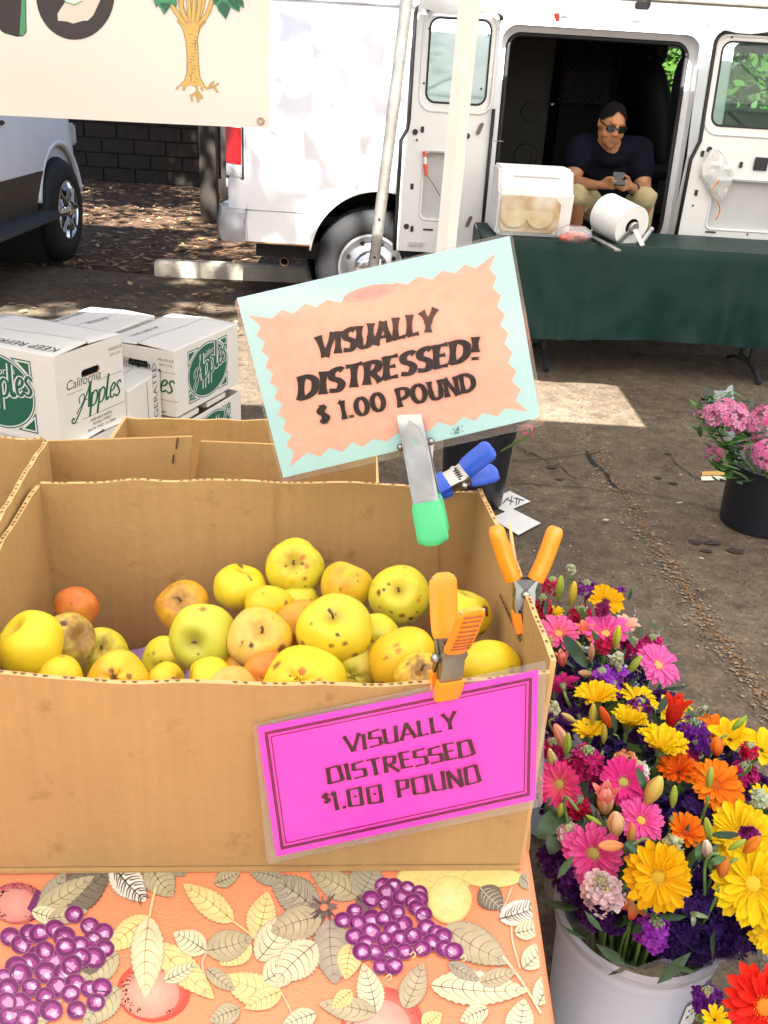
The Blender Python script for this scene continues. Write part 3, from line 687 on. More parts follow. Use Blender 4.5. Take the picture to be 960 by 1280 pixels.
# interior: floor, lining, partition, cage, seats
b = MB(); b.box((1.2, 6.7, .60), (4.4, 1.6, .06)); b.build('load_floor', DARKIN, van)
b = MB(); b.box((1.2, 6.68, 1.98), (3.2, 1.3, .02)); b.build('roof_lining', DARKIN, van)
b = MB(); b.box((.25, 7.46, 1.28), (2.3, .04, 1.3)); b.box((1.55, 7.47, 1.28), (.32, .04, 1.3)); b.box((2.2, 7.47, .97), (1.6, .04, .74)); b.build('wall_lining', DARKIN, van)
pn = MB(); pn.box((.80, 7.30, 1.28), (.42, .03, 1.28)); pnl = pn.build('partition_panel', GREYIN, van, bev=.01)
for z in (.85, 1.13, 1.42, 1.70): q = MB(); q.box((.80, 7.278, z), (.36, .02, .035)); q.build('panel_rib', GREYIN, pnl, bev=.006)
for z, r_ in ((.95, .09), (1.25, .07)):
    q = MB(); q.lathe([(r_, 0), (r_ * .9, .012), (r_ * .55, .012), (r_ * .5, 0)], (.88, 7.285, z), 20, Matrix.Rotation(rad(90), 3, 'X')); q.build('pressed_ring', GREYIN, pnl, smooth=40)
q = MB(); q.sphere((1.02, 7.2, 1.31), .022, 10, 6); q.build('panel_knob', CHROME, pnl, smooth=True)
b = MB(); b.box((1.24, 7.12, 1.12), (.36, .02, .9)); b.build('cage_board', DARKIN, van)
b = MB()
for k in range(-14, 16):
    for sgn in (1, -1):
        x0_, z0_ = 1.07 + .04 * k, 1.33; x1_, z1_ = x0_ + sgn * .40, 1.73
        P = [(x, z) for x, z in [(x0_ + (x1_ - x0_) * i / 10, z0_ + (z1_ - z0_) * i / 10) for i in range(11)] if 1.06 < x < 1.42]
        if len(P) > 1: b.tube([(x, 7.10 + .003 * sgn, z) for x, z in P], .0022, 4)
b.build('wire_mesh', mat('mesh_wire', (.10, .09, .085), .5, .5), van)
b = MB()
for a, c in (((1.05, 7.1, 1.32), (1.43, 7.1, 1.32)), ((1.05, 7.1, 1.32), (1.05, 7.1, 1.74)), ((1.43, 7.1, 1.32), (1.43, 7.1, 1.74)), ((1.05, 7.1, 1.74), (1.43, 7.1, 1.74))): b.tube([a, c], .012, 6)
b.build('cage_frame', DARKIN, van)
def seat(x, y, lab):
    s = bpy.data.objects.new('seat', None); col.objects.link(s); s.parent = van; s.location = Vector((x, y, .62)) - van.location; s['label'] = lab
    sm = mat('black_seat', (.018, .018, .021), .7, var=.3, scale=8)
    b = MB(); b.sphere((x + .12, y, .93), (.29, .26, .11), 20, 10); b.box((x + .12, y, .76), (.4, .42, .22)); b.build('cushion', sm, s, smooth=40)
    b = MB(); R = Matrix.Rotation(rad(-14), 3, 'Y'); b.sphere((x - .12, y, 1.26), (.10, .25, .40), 20, 14, R); b.build('backrest', sm, s, smooth=True)
    b = MB(); b.sphere((x - .19, y, 1.70), (.06, .14, .11), 16, 10, R); b.tube([(x - .17, y - .05, 1.55), (x - .18, y - .05, 1.66)], .008, 6); b.tube([(x - .17, y + .05, 1.55), (x - .18, y + .05, 1.66)], .008, 6); b.build('headrest', sm, s, smooth=True)
seat(1.87, 6.25, 'near black front seat'); seat(1.87, 7.1, 'far black front seat')
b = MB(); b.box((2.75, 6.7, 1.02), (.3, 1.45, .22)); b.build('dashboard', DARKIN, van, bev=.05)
b = MB(); P = [Vector((2.45 + .0 * k, 6.25 + .19 * cos(k), 1.12 + .16 * sin(k))) for k in [2 * pi * i / 20 for i in range(21)]]; b.tube(P, .015, 6); b.build('steering_wheel', DARKIN, van)
# step under the opening, sill, drip rail
b = MB(); b.box((1.06, 5.86, .42), (1.14, .22, .05)); b.build('entry_step', DARKIN, van, bev=.01)
b = MB(); b.tube([(x, vfn(x, 1.80).y - .012, 1.80) for x in (VX0 + .1, 0, 1, 2, 2.6)], .012, 6); b.build('drip_rail', WHITE, van, smooth=True)
b = MB(); b.box((.2, 6.68, .42), (2.2, 1.6, .1)); b.box((1.5, 6.68, .36), (4.0, .9, .14)); b.build('underbody', HOLE, van)
b = MB(); b.tube([(AX + (AR + .002) * cos(rad(a)), vy(.7) + .004, AZ + (AR + .002) * .98 * sin(rad(a))) for a in range(6, 176, 6)], .007, 6); b.build('arch_lip', WHITE, van, smooth=True)
b = MB(); b.lathe([(AR + .03, 0), (AR + .03, .45)], (AX, vy(.7) + .03, AZ), 40, Matrix.Rotation(rad(-90), 3, 'X'), cap1=True); b.build('wheel_housing', HOLE, van)
b = MB(); b.lathe([(AR + .03, 0), (AR + .03, .45)], (3.05, vy(.7) + .03, AZ), 40, Matrix.Rotation(rad(-90), 3, 'X'), cap1=True); b.build('wheel_housing', HOLE, van)
for x in (-.175, 3.05):
    wheel(van, (x, 5.80, .352), (0, -1, 0), .345, .24, .20, .105)
    wheel(van, (x, 7.55, .352), (0, 1, 0), .345, .24, .20, .105)
# taillight, bumper, rust line, tailpipe, side seam
tl = bpy.data.objects.new('taillight', None); col.objects.link(tl); tl.parent = van; tl.location = Vector((VX0, 5.85, .95)) - van.location
def tlb(z0, z1, m, nm):
    b = MB(); rows = []
    for z in [z0 + (z1 - z0) * k / 4 for k in range(5)]:
        rows.append([vfn(x, z) + Vector((-.006 if x < VX0 + .01 else 0, -.010, 0)) for x in [VX0 - .001, VX0 + .015, VX0 + .04, VX0 + .07, VX0 + .098]] )
    bb = b.grid(rows); b.build(nm, m, tl, smooth=True)
    b = MB()
tlb(.915, 1.115, mat('red_lens', (.55, .012, .015), .15, var=.35, scale=30, coat=.5), 'red_lens'); tlb(.845, .912, mat('clear_lens', (.55, .55, .56), .15, var=.3, scale=40, coat=.5), 'clear_lens')
b = MB(); P = [vfn(x, z) + Vector((0, -.007, 0)) for x, z in ((VX0 - .001, .836), (VX0 + .106, .836), (VX0 + .106, 1.12), (VX0 - .001, 1.12), (VX0 - .001, .836))]; b.tube(P, .007, 5); b.build('lamp_rim', BLK, tl)
bm_ = mat('scuffed_bumper', (.36, .36, .38), .5, var=.5, scale=9)
b = MB(); P = []
for x, y in ((-.94, 5.735), (-1.02, 5.735), (-1.09, 5.77), (-1.12, 5.86), (-1.12, 7.5), (-1.06, 7.62)): P.append([(x, y, z) for z in (.47, .52, .58, .645, .665)])
pr = (0, .012, .012, .004, -.01)
rows = [[(p[0] - (.014 if k in (1, 2) else 0), p[1] - (.012 if k in (1, 2, 3) else 0), p[2]) for k, p in enumerate(r)] for r in P]
bb = b.grid(rows); b.grid([[r[-1] for r in rows], [(max(r[-1][0] + .12, -1.0), min(max(r[-1][1], 5.84), 7.5), .66) for r in rows]]); b.face(bb[0]); b.build('rear_bumper', bm_, van, smooth=30, fix=False)
b = MB(); b.tube([(x, vfn(x, .472).y - .001, .468) for x in [-.95 + .05 * k for k in range(9)]], .006, 5); b.build('rust_edge', mat('rust_brown', (.30, .17, .07), .9, var=.6, scale=30), van)
b = MB(); b.lathe([(.024, 0), (.028, 0), (.028, .4), (.024, .4)], (-.72, 5.86, .345), 16, Matrix.Rotation(rad(-80), 3, 'X')); b.build('tail_pipe', mat('rusty_iron'), van, smooth=40)
b = MB(); b.box((-1.066, 5.846, .80), (.012, .03, .05)); b.build('door_hinge', WHITE, van, bev=.003)
b = MB(); b.tube([vfn(x, 1.128) + Vector((0, -.0005, 0)) for x in [VX0 + .12 + .1 * k for k in range(16)]], .0025, 4); b.build('side_crease', mat('seam_grey', (.35, .35, .37), .5), van)

b = MB(); b.tube([vfn(x, .66) + Vector((0, -.0005, 0)) for x in [VX0 + .06 + .04 * k for k in range(13)]], .0035, 4); b.build('lower_crease', mat('seam_grey'), van)
b = MB(); b.tube([vfn(VX0 + .125, z) + Vector((0, -.0005, 0)) for z in (.48, .66, .9, 1.1, 1.4, 1.7, 1.88)], .0018, 4); b.build('panel_seam', mat('seam_grey'), van); b = MB(); b.tube([vfn(.44, z) + Vector((0, -.0005, 0)) for z in (.60, .9, 1.1, 1.4, 1.7, 1.82)], .0025, 4); b.build('panel_seam', mat('seam_grey'), van)
# ---- door leaves, seen from inside
def panel_with_hole(outer, holes, y0, th, lean=None):
    """flat door skin in the x-z plane with windows left open"""
    bm = bmesh.new(); E = []
    for loop in [outer] + holes:
        vs = [bm.verts.new((x, 0, z)) for x, z in loop]; E += [bm.edges.new((vs[i], vs[(i + 1) % len(vs)])) for i in range(len(vs))]
    r_ = bmesh.ops.triangle_fill(bm, use_beauty=True, use_dissolve=False, edges=E)
    ex = bmesh.ops.extrude_face_region(bm, geom=bm.faces[:]); 
    for v in [g_ for g_ in ex['geom'] if isinstance(g_, bmesh.types.BMVert)]: v.co.y += th
    for v in bm.verts: v.co.y += y0 + (lean(v.co.z) if lean else 0)
    bmesh.ops.recalc_face_normals(bm, faces=bm.faces); b = MB(); ix = {}
    for v in bm.verts: ix[v.index] = 0
    bm.verts.index_update()
    b.v = [tuple(v.co) for v in bm.verts]; b.c = [(1, 1, 1)] * len(b.v)
    for f in bm.faces: b.face([v.index for v in f.verts])
    bm.free(); return b
DP = mat('door_paint', (.70, .69, .67), .38, var=.05, scale=3)
lean = lambda z: .0 if z < 1.13 else (z - 1.13) * .12
def leaf(lab, x0, x1, xlow, z0, z1, win, cut, holes, Y0, pane, glassm, handed):
    d = bpy.data.objects.new('cargo_door', None); col.objects.link(d); d.parent = van; d.location = Vector((x0, Y0, z0)) - van.location; d['label'] = lab
    r = .06
    up = rrect(x0, 1.18, x1, z1, r, 6); top = [p for p in up if p[1] > 1.3]
    if handed == 'L': out = [(xlow, z0), (x1, z0)] + top + [(x0, 1.22), (x0 - .006, 1.17), (xlow, 1.11)]
    else: out = [(xlow, z0), (x1, z0)] + top + [(x0, 1.2), (xlow + .004, 1.1)]
    W = rrect(*win, .05, 5); Cc = rrect(*cut, .03, 4)
    sk = panel_with_hole(out, [W, Cc], Y0, .05, lean).build('door_skin', DP, d, smooth=30, bev=0)
    b = MB(); b.poly([(x, Y0 + .03 + lean(z), z) for x, z in W]); b.build('window_pane', glassm, d, fix=False)
    b = MB(); b.tube([(x, Y0 - .001 + lean(z), z) for x, z in W] + [(W[0][0], Y0 - .001 + lean(W[0][1]), W[0][1])], .006, 6); b.build('window_seal', BLK, d, smooth=True)
    b = MB(); W2 = rrect(win[0] - .035, win[1] - .045, win[2] + .035, win[3] + .03, .07, 5)
    b.tube([(x, Y0 + .002 + lean(z), z) for x, z in W2] + [(W2[0][0], Y0 + .002 + lean(W2[0][1]), W2[0][1])], .009, 6); b.build('pressed_bead', DP, d, smooth=True)
    b = MB(); b.tube([(x, Y0 - .004 + lean(z), z) for x, z in out[2:]] + [(out[0][0], Y0 - .004, out[0][1])], .011, 6); b.tube([(x1, Y0 - .004, z0), (x1, Y0 - .004 + lean(1.3), 1.3)], .010, 6); b.build('weather_strip', BLK, d, smooth=True)
    b = MB(); b.poly([(x, Y0 + .046, z) for x, z in rrect(cut[0] - .02, cut[1] - .02, cut[2] + .02, cut[3] + .02, .03)]); b.build('inner_skin', mat('door_inner', (.50, .49, .48), .5, var=.12, scale=5), d, fix=False)
    b = MB(); C2 = rrect(cut[0] - .01, cut[1] - .01, cut[2] + .01, cut[3] + .01, .035); b.tube([(x, Y0, z) for x, z in C2] + [(C2[0][0], Y0, C2[0][1])], .006, 6); b.build('cutout_lip', DP, d, smooth=True)
    for (x, z, kind) in holes:
        b = MB(); yy = Y0 - .0015 + lean(z)
        if kind == 'r': b.lathe([(.016, 0), (.016, .003)], (x, yy, z), 14, Matrix.Rotation(rad(90), 3, 'X'), cap1=True)
        elif kind == 'd': b.lathe([(.006, 0), (.006, .003)], (x, yy, z), 10, Matrix.Rotation(rad(90), 3, 'X'), cap1=True)
        elif kind == 's': b.prism([(px, yy, pz) for px, pz in rrect(x - .009, z - .016, x + .009, z + .016, .003, 2)], (0, -.003, 0))
        elif kind == 'h': b.prism([(px, yy, pz) for px, pz in rrect(x - .03, z - .005, x + .03, z + .005, .002, 2)], (0, -.003, 0))
        elif kind == 'o': b.prism([(x + (px) * .9 + .35 * pz, yy, z + pz) for px, pz in rrect(-.013, -.032, .013, .032, .012, 4)], (0, -.003, 0))
        elif kind == 'q': b.prism([(px, yy, pz) for px, pz in rrect(x - .038, z - .035, x + .038, z + .035, .004, 2)], (0, -.003, 0))
        b.build('panel_hole', mat('slot_shadow', (.03, .03, .032), .8) if kind != 'o' else mat('rust_grey', (.16, .13, .11), .8), d)
    return d
YL = 5.615
wx = [PY(*q, YL) for q in ((532, 18), (610, 130), (530, 128), (600, 22))]
fog = film('tinted_glass', (.70, .84, .80), .10, .03)
def L_(px, py): p = PY(px, py, YL - .0); return (p.x, p.z)
hl = [L_(519, 165) + ('r',), L_(528, 162) + ('s',), L_(521, 175) + ('d',), L_(584, 170) + ('r',), L_(579, 178) + ('s',), L_(600, 161) + ('o',), L_(573, 236) + ('s',), L_(515, 233) + ('s',), L_(508, 283) + ('r',), L_(515, 286) + ('s',), L_(535, 287) + ('h',), L_(569, 287) + ('r',), L_(586, 277) + ('o',), L_(536, 12) + ('d',), L_(563, 11) + ('d',), L_(607, 17) + ('d',), L_(612, 43) + ('d',), L_(537, 35) + ('d',), L_(530, 104) + ('d',), L_(602, 111) + ('d',)]
ld = leaf('left cargo door folded back against the van side', .005, .475, -.032, .50, 1.80, (.092, 1.315, .425, 1.735), (L_(526, 272)[0], L_(526, 272)[1], L_(585, 193)[0] - .03, L_(585, 193)[1]), hl, YL, None, fog, 'L')
b = MB(); q = PY(539, 3, YL); b.lathe([(.03, 0), (.026, .012), (.012, .02), (.01, .03)], (q.x, YL + .06, q.z), 12, Matrix.Rotation(rad(90), 3, 'X'), cap1=True); b.build('latch', BLK, ld)
pl_ = PY(516, 306, YL); b = MB(); b.box((pl_.x, YL - .01, .545), (.05, .02, .02)); b.box((pl_.x + .05, YL - .01, .545), (.022, .024, .024)); b.build('lower_latch', mat('latch_metal', (.6, .6, .6), .4, .5), ld, bev=.003)
YR = 5.60
def R_(px, py): p = PY(px, py, YR); return (p.x, p.z)
hr = [R_(887, 187) + ('r',), R_(878, 192) + ('s',), R_(870, 241) + ('s',), R_(926, 206) + ('s',), R_(951, 205) + ('q',), R_(920, 46) + ('d',), R_(899, 67) + ('d',), R_(894, 134) + ('d',), R_(866, 257) + ('d',), R_(888, 290) + ('h',), R_(934, 293) + ('d',)]
rl = leaf('right cargo door standing open with crumpled plastic hung on it', 1.645, 2.36, 1.605, .60, 1.752, (1.69, 1.285, 2.30, 1.705), (R_(883, 284)[0], R_(883, 284)[1], 2.18, R_(950, 228)[1]), hr, YR, None, film('door_glass', (.52, .66, .58), .03, .02, edge=.2), 'R')
for p, lab in (((2.28, YR - .03, .98), None),):
    b = MB(); b.box(p, (.12, .05, .03)); b.build('door_pull', mat('grey_plastic', (.4, .4, .4), .5), rl, bev=.01)
# things hanging on the doors
def place_px(px, py, y): return PY(px, py, y)
t = thing('marker_light', 'red and white reflector stick hanging on the left cargo door', 'reflector', PY(531, 205, YL - .02))
for a, c, m in (((530.5, 189), (531, 196), 'o'), ((531, 196), (531.5, 205), 'w'), ((531.5, 205), (533, 219), 'o')):
    b = MB(); b.tube([PY(*a, YL - .016), PY(*c, YL - .016)], .0105, 8); b.build('red_band' if m == 'o' else 'white_band', mat('reflector_orange', (.75, .10, .03), .4) if m == 'o' else mat('reflector_white', (.75, .72, .7), .4), t)
b = MB(); b.tube(spline([tuple(PY(533, 219, YL - .016)), tuple(PY(540, 228, YL - .008)), tuple(PY(550, 245, YL - .004))], 5), .002, 5); b.build('wire', BLK, t)
t = thing('plastic_wrap', 'crumpled clear plastic with orange straps hung on the right cargo door', 'plastic bag', PY(893, 215, YR - .03)); r = random.Random(4)
b = MB(); rows = []
for i in range(14):
    row = []
    for j in range(18):
        a = 2 * pi * j / 18; k = i / 13; px = 893 + cos(a) * 19 * sin(pi * (.08 + .84 * k)) * (1 + .25 * noise.noise((cos(a) * 2, sin(a) * 2, k * 5))) + 6 * k
        p = PY(px, 187 + 62 * k, YR - .03); row.append((p.x, p.y - .03 * sin(a) * sin(pi * k) - .02 * noise.noise((a * 2, k * 7, 3)), p.z))
    rows.append(row)
b.grid(rows, close_u=True); b.build('wrap', film('milky_film', (.9, .9, .86), .10, .2, .45, .6, 40), t, smooth=25)
for pts in (((899, 225), (894, 232), (890, 238)), ((896, 250), (900, 262), (895, 275))):
    b = MB(); b.tube(spline([tuple(PY(*p, YR - .075)) for p in pts], 4), [.006, .009] * 4 + [.005], 6, flat=.4); b.build('orange_strap', mat('orange_strap', (.85, .22, .03), .5), t)
q0 = PY(695, 2, 5.56); t = thing('marker_pen', 'small red and white reflector stick hanging from the canopy edge', 'reflector', q0)
b = MB(); b.tube([PY(694, 6, 5.55), PY(695.5, 17, 5.55)], .008, 8); b.build('white_band', mat('reflector_white'), t); b = MB(); b.tube([PY(695.5, 17, 5.55), PY(697.5, 27, 5.55)], .012, 8); b.build('red_band', mat('reflector_red', (.75, .03, .02), .4), t)

# ---------------------------------------------------------------- pickup truck at the left edge
TX = -2.56
tk = thing('pickup_truck', 'white pickup truck with tan lower panels and chrome wheel in shade', 'pickup truck', (-3.4, 5.6, 0))
TWY, TR = 7.22, .45
def tfn(s, z): 
    x = TX - (.03 * ((z - .75) / .3) ** 2) - (.12 * ((s - 7.5) / .2) ** 2 if s > 7.5 else 0); return Vector((x, s, z))
def tiv(z0, z1):
    def f(s):
        d = abs(s - TWY); d2 = abs(s - 4.0); lo = z0
        for dd in (d, d2):
            if dd < TR: lo = max(lo, .40 + sqrt(TR * TR - dd * dd))
        return [(min(lo, z1), z1)]
    return f
sx = span_xs((2.9, 7.72, .06), (TWY - TR, TWY - TR + .08, .008), (TWY + TR - .08, TWY + TR, .008))
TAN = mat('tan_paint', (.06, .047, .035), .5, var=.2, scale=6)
shell(tfn, sx, tiv(.69, 1.12), 8).build('body_side', WHITE, tk, smooth=35, fix=False)
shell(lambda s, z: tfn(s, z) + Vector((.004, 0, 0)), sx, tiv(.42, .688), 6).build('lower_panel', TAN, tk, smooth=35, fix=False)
b = MB(); b.box((TX - .95, 5.3, .80), (1.8, 4.7, .6)); b.build('body_core', WHITE, tk, bev=.02)
b = MB(); b.prism([(TX - .06, 3.9, 1.1), (TX - .2, 4.3, 1.82), (TX - .2, 6.1, 1.82), (TX - .06, 6.7, 1.1)], (-1.6, 0, 0)); b.build('cab', WHITE, tk, bev=.04)
b = MB(); b.prism([(TX - .07, 4.15, 1.18), (TX - .165, 4.42, 1.72), (TX - .165, 6.0, 1.72), (TX - .07, 6.45, 1.18)], (.012, 0, 0)); b.build('side_window', mat('dark_glass', (.02, .025, .03), .08, coat=.5), tk)
b = MB(); b.tube([(TX - .02 + .004, TWY + TR * cos(rad(a)), .40 + TR * sin(rad(a))) for a in range(8, 174, 6)], .022, 8); b.build('fender_flare', WHITE, tk, smooth=True)
b = MB(); b.lathe([(TR + .02, 0), (TR + .02, .5)], (TX - .03, TWY, .40), 36, Matrix.Rotation(rad(-90), 3, 'Y'), cap1=True); b.build('wheel_housing', HOLE, tk)
b = MB(); b.box((TX + .03, 5.6, .40), (.17, 2.5, .05)); b.build('running_board', mat('dark_step', (.035, .045, .055), .5), tk, bev=.015)
b = MB(); b.box((TX - .95, 7.80, .56), (1.75, .14, .24)); b.build('bumper', mat('dark_step'), tk, bev=.03)
b = MB(); b.box((TX - .14, 7.735, .88), (.2, .05, .16)); b.build('headlight', mat('clear_lens'), tk, bev=.015)
q = PY(48, 147, 6.2); b = MB(); b.box((TX - .0, q.y * 1.0, 1.03), (.02, .14, .03)); b.build('door_handle', mat('handle_dark', (.03, .02, .02), .4), tk, bev=.008)
for y in (TWY, 4.0):
    wheel(tk, (TX + .03, y, .375), (1, 0, 0), .37, .26, .215, .075, spokes=8, rimm=CHROME); wheel(tk, (TX - 1.9, y, .375), (-1, 0, 0), .37, .26, .215, .075, spokes=8, rimm=CHROME)

# ================================================================ PERSON in the van doorway
SKIN = mat('skin', attr=True, rough=.5, var=.14, scale=18, sub=.0)
pf = PZ(728, 300, .45)
man = thing('person', 'man in dark t-shirt and sunglasses sitting in the van doorway looking at phone', 'person', (1.17, 5.9, .63))
def Mn(px, py, y): return PY(px, py, y)
HC = Mn(765, 156, 5.73)                                       # head centre
Rh = Matrix.Rotation(rad(8), 3, 'Z') @ Matrix.Rotation(rad(20), 3, 'X') @ Matrix.Rotation(rad(3), 3, 'Y')
def hd(x, y, z): return HC + Rh @ Vector((x, -y, z)) * .91          # y: out of the face
sk = MB()
def hs(c, r_): sk.sphere(hd(*c), tuple(q * .91 for q in r_), 16, 12, Rh)
hs((0, -.015, .025), (.078, .098, .098)); hs((0, .035, -.02), (.064, .062, .085)); hs((0, .043, -.072), (.059, .050, .046)); hs((0, .074, -.098), (.028, .022, .020))
hs((0, .096, .012), (.011, .016, .03)); hs((0, .108, -.018), (.014, .016, .013)); hs((.013, .097, -.022), (.010, .010, .009)); hs((-.013, .097, -.022), (.010, .010, .009))
hs((0, .088, -.052), (.024, .011, .006)); hs((0, .086, -.064), (.021, .011, .0065)); hs((0, .082, .045), (.05, .018, .012))
for s in (-1, 1): hs((s * .079, -.012, .0), (.011, .022, .032)); hs((s * .040, .056, -.034), (.031, .032, .030))
NB = Mn(764, 189, 5.80)
capsule(sk, hd(0, -.03, -.06), NB, .058, .064)
SL, SR = Mn(727, 186, 5.86), Mn(799, 190, 5.85)
capsule(sk, SL, SR, .068, .068); capsule(sk, hd(0, -.03, -.09), NB.lerp(SL, .35), .045, .04); capsule(sk, hd(0, -.03, -.09), NB.lerp(SR, .35), .045, .04)
CH, BE, PE = Mn(763, 208, 5.90), Mn(766, 238, 5.95), Mn(768, 262, 6.02)
sk.sphere(CH, (.175, .115, .15), 16, 12); sk.sphere(BE, (.165, .13, .14), 16, 12); sk.sphere(PE, (.175, .13, .10), 16, 12)
EL, ER = Mn(714.5, 229, 5.74), Mn(804.5, 238, 5.72); WL, WR = Mn(744, 232, 5.585), Mn(790, 236, 5.59)
capsule(sk, SL, SL.lerp(EL, .55), .064, .057); capsule(sk, SL.lerp(EL, .5), EL, .057, .045); capsule(sk, EL, EL.lerp(WL, .35), .044, .043); capsule(sk, EL.lerp(WL, .35), WL, .043, .028)
capsule(sk, SR, SR.lerp(ER, .55), .064, .056); capsule(sk, SR.lerp(ER, .5), ER, .056, .044); capsule(sk, ER, ER.lerp(WR, .35), .044, .042); capsule(sk, ER.lerp(WR, .35), WR, .042, .028)
# hands round the phone: palm, four bent fingers of different length, thumb from the side of the palm
PH = Mn(773.5, 226.5, 5.525)
def hand(W, pc, tips, thumb):
    capsule(sk, W, pc[0], .026, .024); 
    for a, c in zip(pc, pc[1:]): capsule(sk, a, c, .020, .019)
    for base, mid, tip in tips: capsule(sk, base, mid, .0100, .0092, 8); capsule(sk, mid, tip, .0092, .0076, 8)
    for a, c, ra, rb in thumb: capsule(sk, a, c, ra, rb, 8)
h = lambda px, py, y: Mn(px, py, y)
hand(WL, [h(752, 231, 5.56), h(757, 228, 5.55), h(756, 233, 5.552)],
     [(h(759, 225.5, 5.54), h(766, 226, 5.515), h(771, 227.6, 5.512)), (h(760, 228.6, 5.54), h(767, 229.5, 5.515), h(773, 229.9, 5.515)), (h(760, 231.8, 5.542), h(767, 232.4, 5.518), h(772, 232.2, 5.52)), (h(759, 234.8, 5.545), h(765, 235.4, 5.522), h(769.5, 235, 5.525))],
     [(h(754, 227, 5.55), h(759.5, 222.5, 5.53), .0125, .0108), (h(759.5, 222.5, 5.53), h(766, 222.6, 5.512), .0108, .0085)])
hand(WR, [h(788, 233, 5.56), h(785, 229, 5.55), h(786, 234, 5.552)],
     [(h(783, 226.5, 5.54), h(779, 229, 5.512), h(773.5, 231, 5.506)), (h(783, 230, 5.54), h(778, 232, 5.512), h(772.5, 233.6, 5.508)), (h(783, 233, 5.542), h(778, 235, 5.516), h(773.5, 236, 5.514)), (h(784, 235.8, 5.545), h(779.5, 237.8, 5.522), h(776, 238.2, 5.522))],
     [(h(787, 228, 5.55), h(785.5, 222.5, 5.535), .0125, .0108), (h(785.5, 222.5, 5.535), h(781.5, 219.6, 5.515), .0108, .0085)])
KL, KR = Mn(719, 247, 5.60), Mn(805, 250, 5.60); AL, AR_ = Vector((KL.x + .04, 5.70, .50)), Vector((KR.x - .0, 5.70, .50))
HL, HR = PE + Vector((-.10, 0, 0)), PE + Vector((.10, 0, 0))
for Hh, K, A in ((HL, KL, AL), (HR, KR, AR_)):
    capsule(sk, Hh, K, .088, .062); capsule(sk, K, K.lerp(A, .38) + Vector((0, .012, 0)), .058, .058); capsule(sk, K.lerp(A, .38) + Vector((0, .012, 0)), A, .058, .038)
    capsule(sk, A, A + Vector((0, -.10, -.025)), .036, .03)
TONE = (.42, .175, .070)
inv = Rh.transposed()
def skin_paint(p):
    l = inv @ (p - HC); x, y, z = l.x / .91, -l.y / .91, l.z / .91
    if y > .07 and abs(x) < .027 and -.071 < z < -.045: return (.36, .13, .08)
    if y > .02 and z < -.05 and abs(z + .058) > .014: return (.33, .145, .065)   # close-shaved beard
    return TONE
remesh(sk, 'body', SKIN, .0068, 3, man, skin_paint)
# shirt
NAVY = mat('navy_cotton', (.0045, .0045, .010), .9, var=.3, scale=14, bump=.25, bscale=40, spec=.1)
sh = MB()
sh.sphere(CH, (.197, .135, .17), 18, 14); sh.sphere(BE, (.190, .155, .15), 18, 14); sh.sphere(PE + Vector((0, .01, .04)), (.19, .15, .09), 16, 12); capsule(sh, SL, SR, .088, .088)
capsule(sh, NB.lerp(SL, .12) + Vector((0, .005, -.012)), SL, .074, .086); capsule(sh, NB.lerp(SR, .12) + Vector((0, .005, -.012)), SR, .074, .086)
sh.sphere(NB + Vector((0, .0, -.045)), (.10, .085, .052), 16, 10); capsule(sh, SL, SL.lerp(EL, .42), .084, .078); capsule(sh, SR, SR.lerp(ER, .50), .084, .078)
for a, c, r_ in ((Mn(740, 200, 5.80), Mn(760, 240, 5.82), .022), (Mn(785, 205, 5.80), Mn(765, 240, 5.82), .02), (Mn(735, 215, 5.82), Mn(752, 232, 5.83), .02)): capsule(sh, a, c, r_, r_)
remesh(sh, 't_shirt', NAVY, .009, 3, man)
# shorts with hanging, open hems
KH = mat('khaki_cotton', (.40, .33, .17), .85, var=.3, scale=16, bump=.2, bscale=50)
so = MB(); so.sphere(PE, (.205, .16, .115), 18, 12)
for Hh, K, s in ((HL, KL, -1), (HR, KR, 1)):
    capsule(so, Hh, K + Vector((0, .0, .008)), .100, .070)
    capsule(so, K + Vector((s * .015, .01, .0)), K + Vector((s * .045, .04, -.15)), .052, .032); capsule(so, K + Vector((-s * .03, .02, .015)), K + Vector((-s * .066, .045, -.07)), .045, .022); capsule(so, K + Vector((0, .07, -.0)), K + Vector((s * .01, .095, -.12)), .06, .04)
    capsule(so, K + Vector((s * .05, -.02, .03)), Hh.lerp(K, .4) + Vector((s * .05, 0, .06)), .02, .03)
remesh(so, 'shorts', KH, .0085, 2, man)
# hair: short cap grown over the skull, then a soft fringe line
HAIR = mat('black_hair', (.006, .005, .005), .85, var=.4, scale=60, bump=.8, bscale=160, spec=.12)
hb = MB(); rows = []
for i in range(15):
    row = []
    for j in range(29):
        a = 2 * pi * j / 28; front = cos(a); lim = 40 + 88 * ((1 - front) / 2) ** .6 + 2.5 * sin(a * 9); t_ = rad(lim) * i / 14
        k = 1 + .05 * noise.noise((a * 9, t_ * 14, 1)) + .02 * noise.noise((a * 23, t_ * 30, 3)); d = Vector((sin(t_) * sin(a), sin(t_) * front, cos(t_)))
        row.append(hd(d.x * .085 * k, d.y * .103 * k - .015, d.z * .107 * k + .024))
    rows.append(row)
hb.grid(rows); hb.build('hair', HAIR, man, smooth=True)
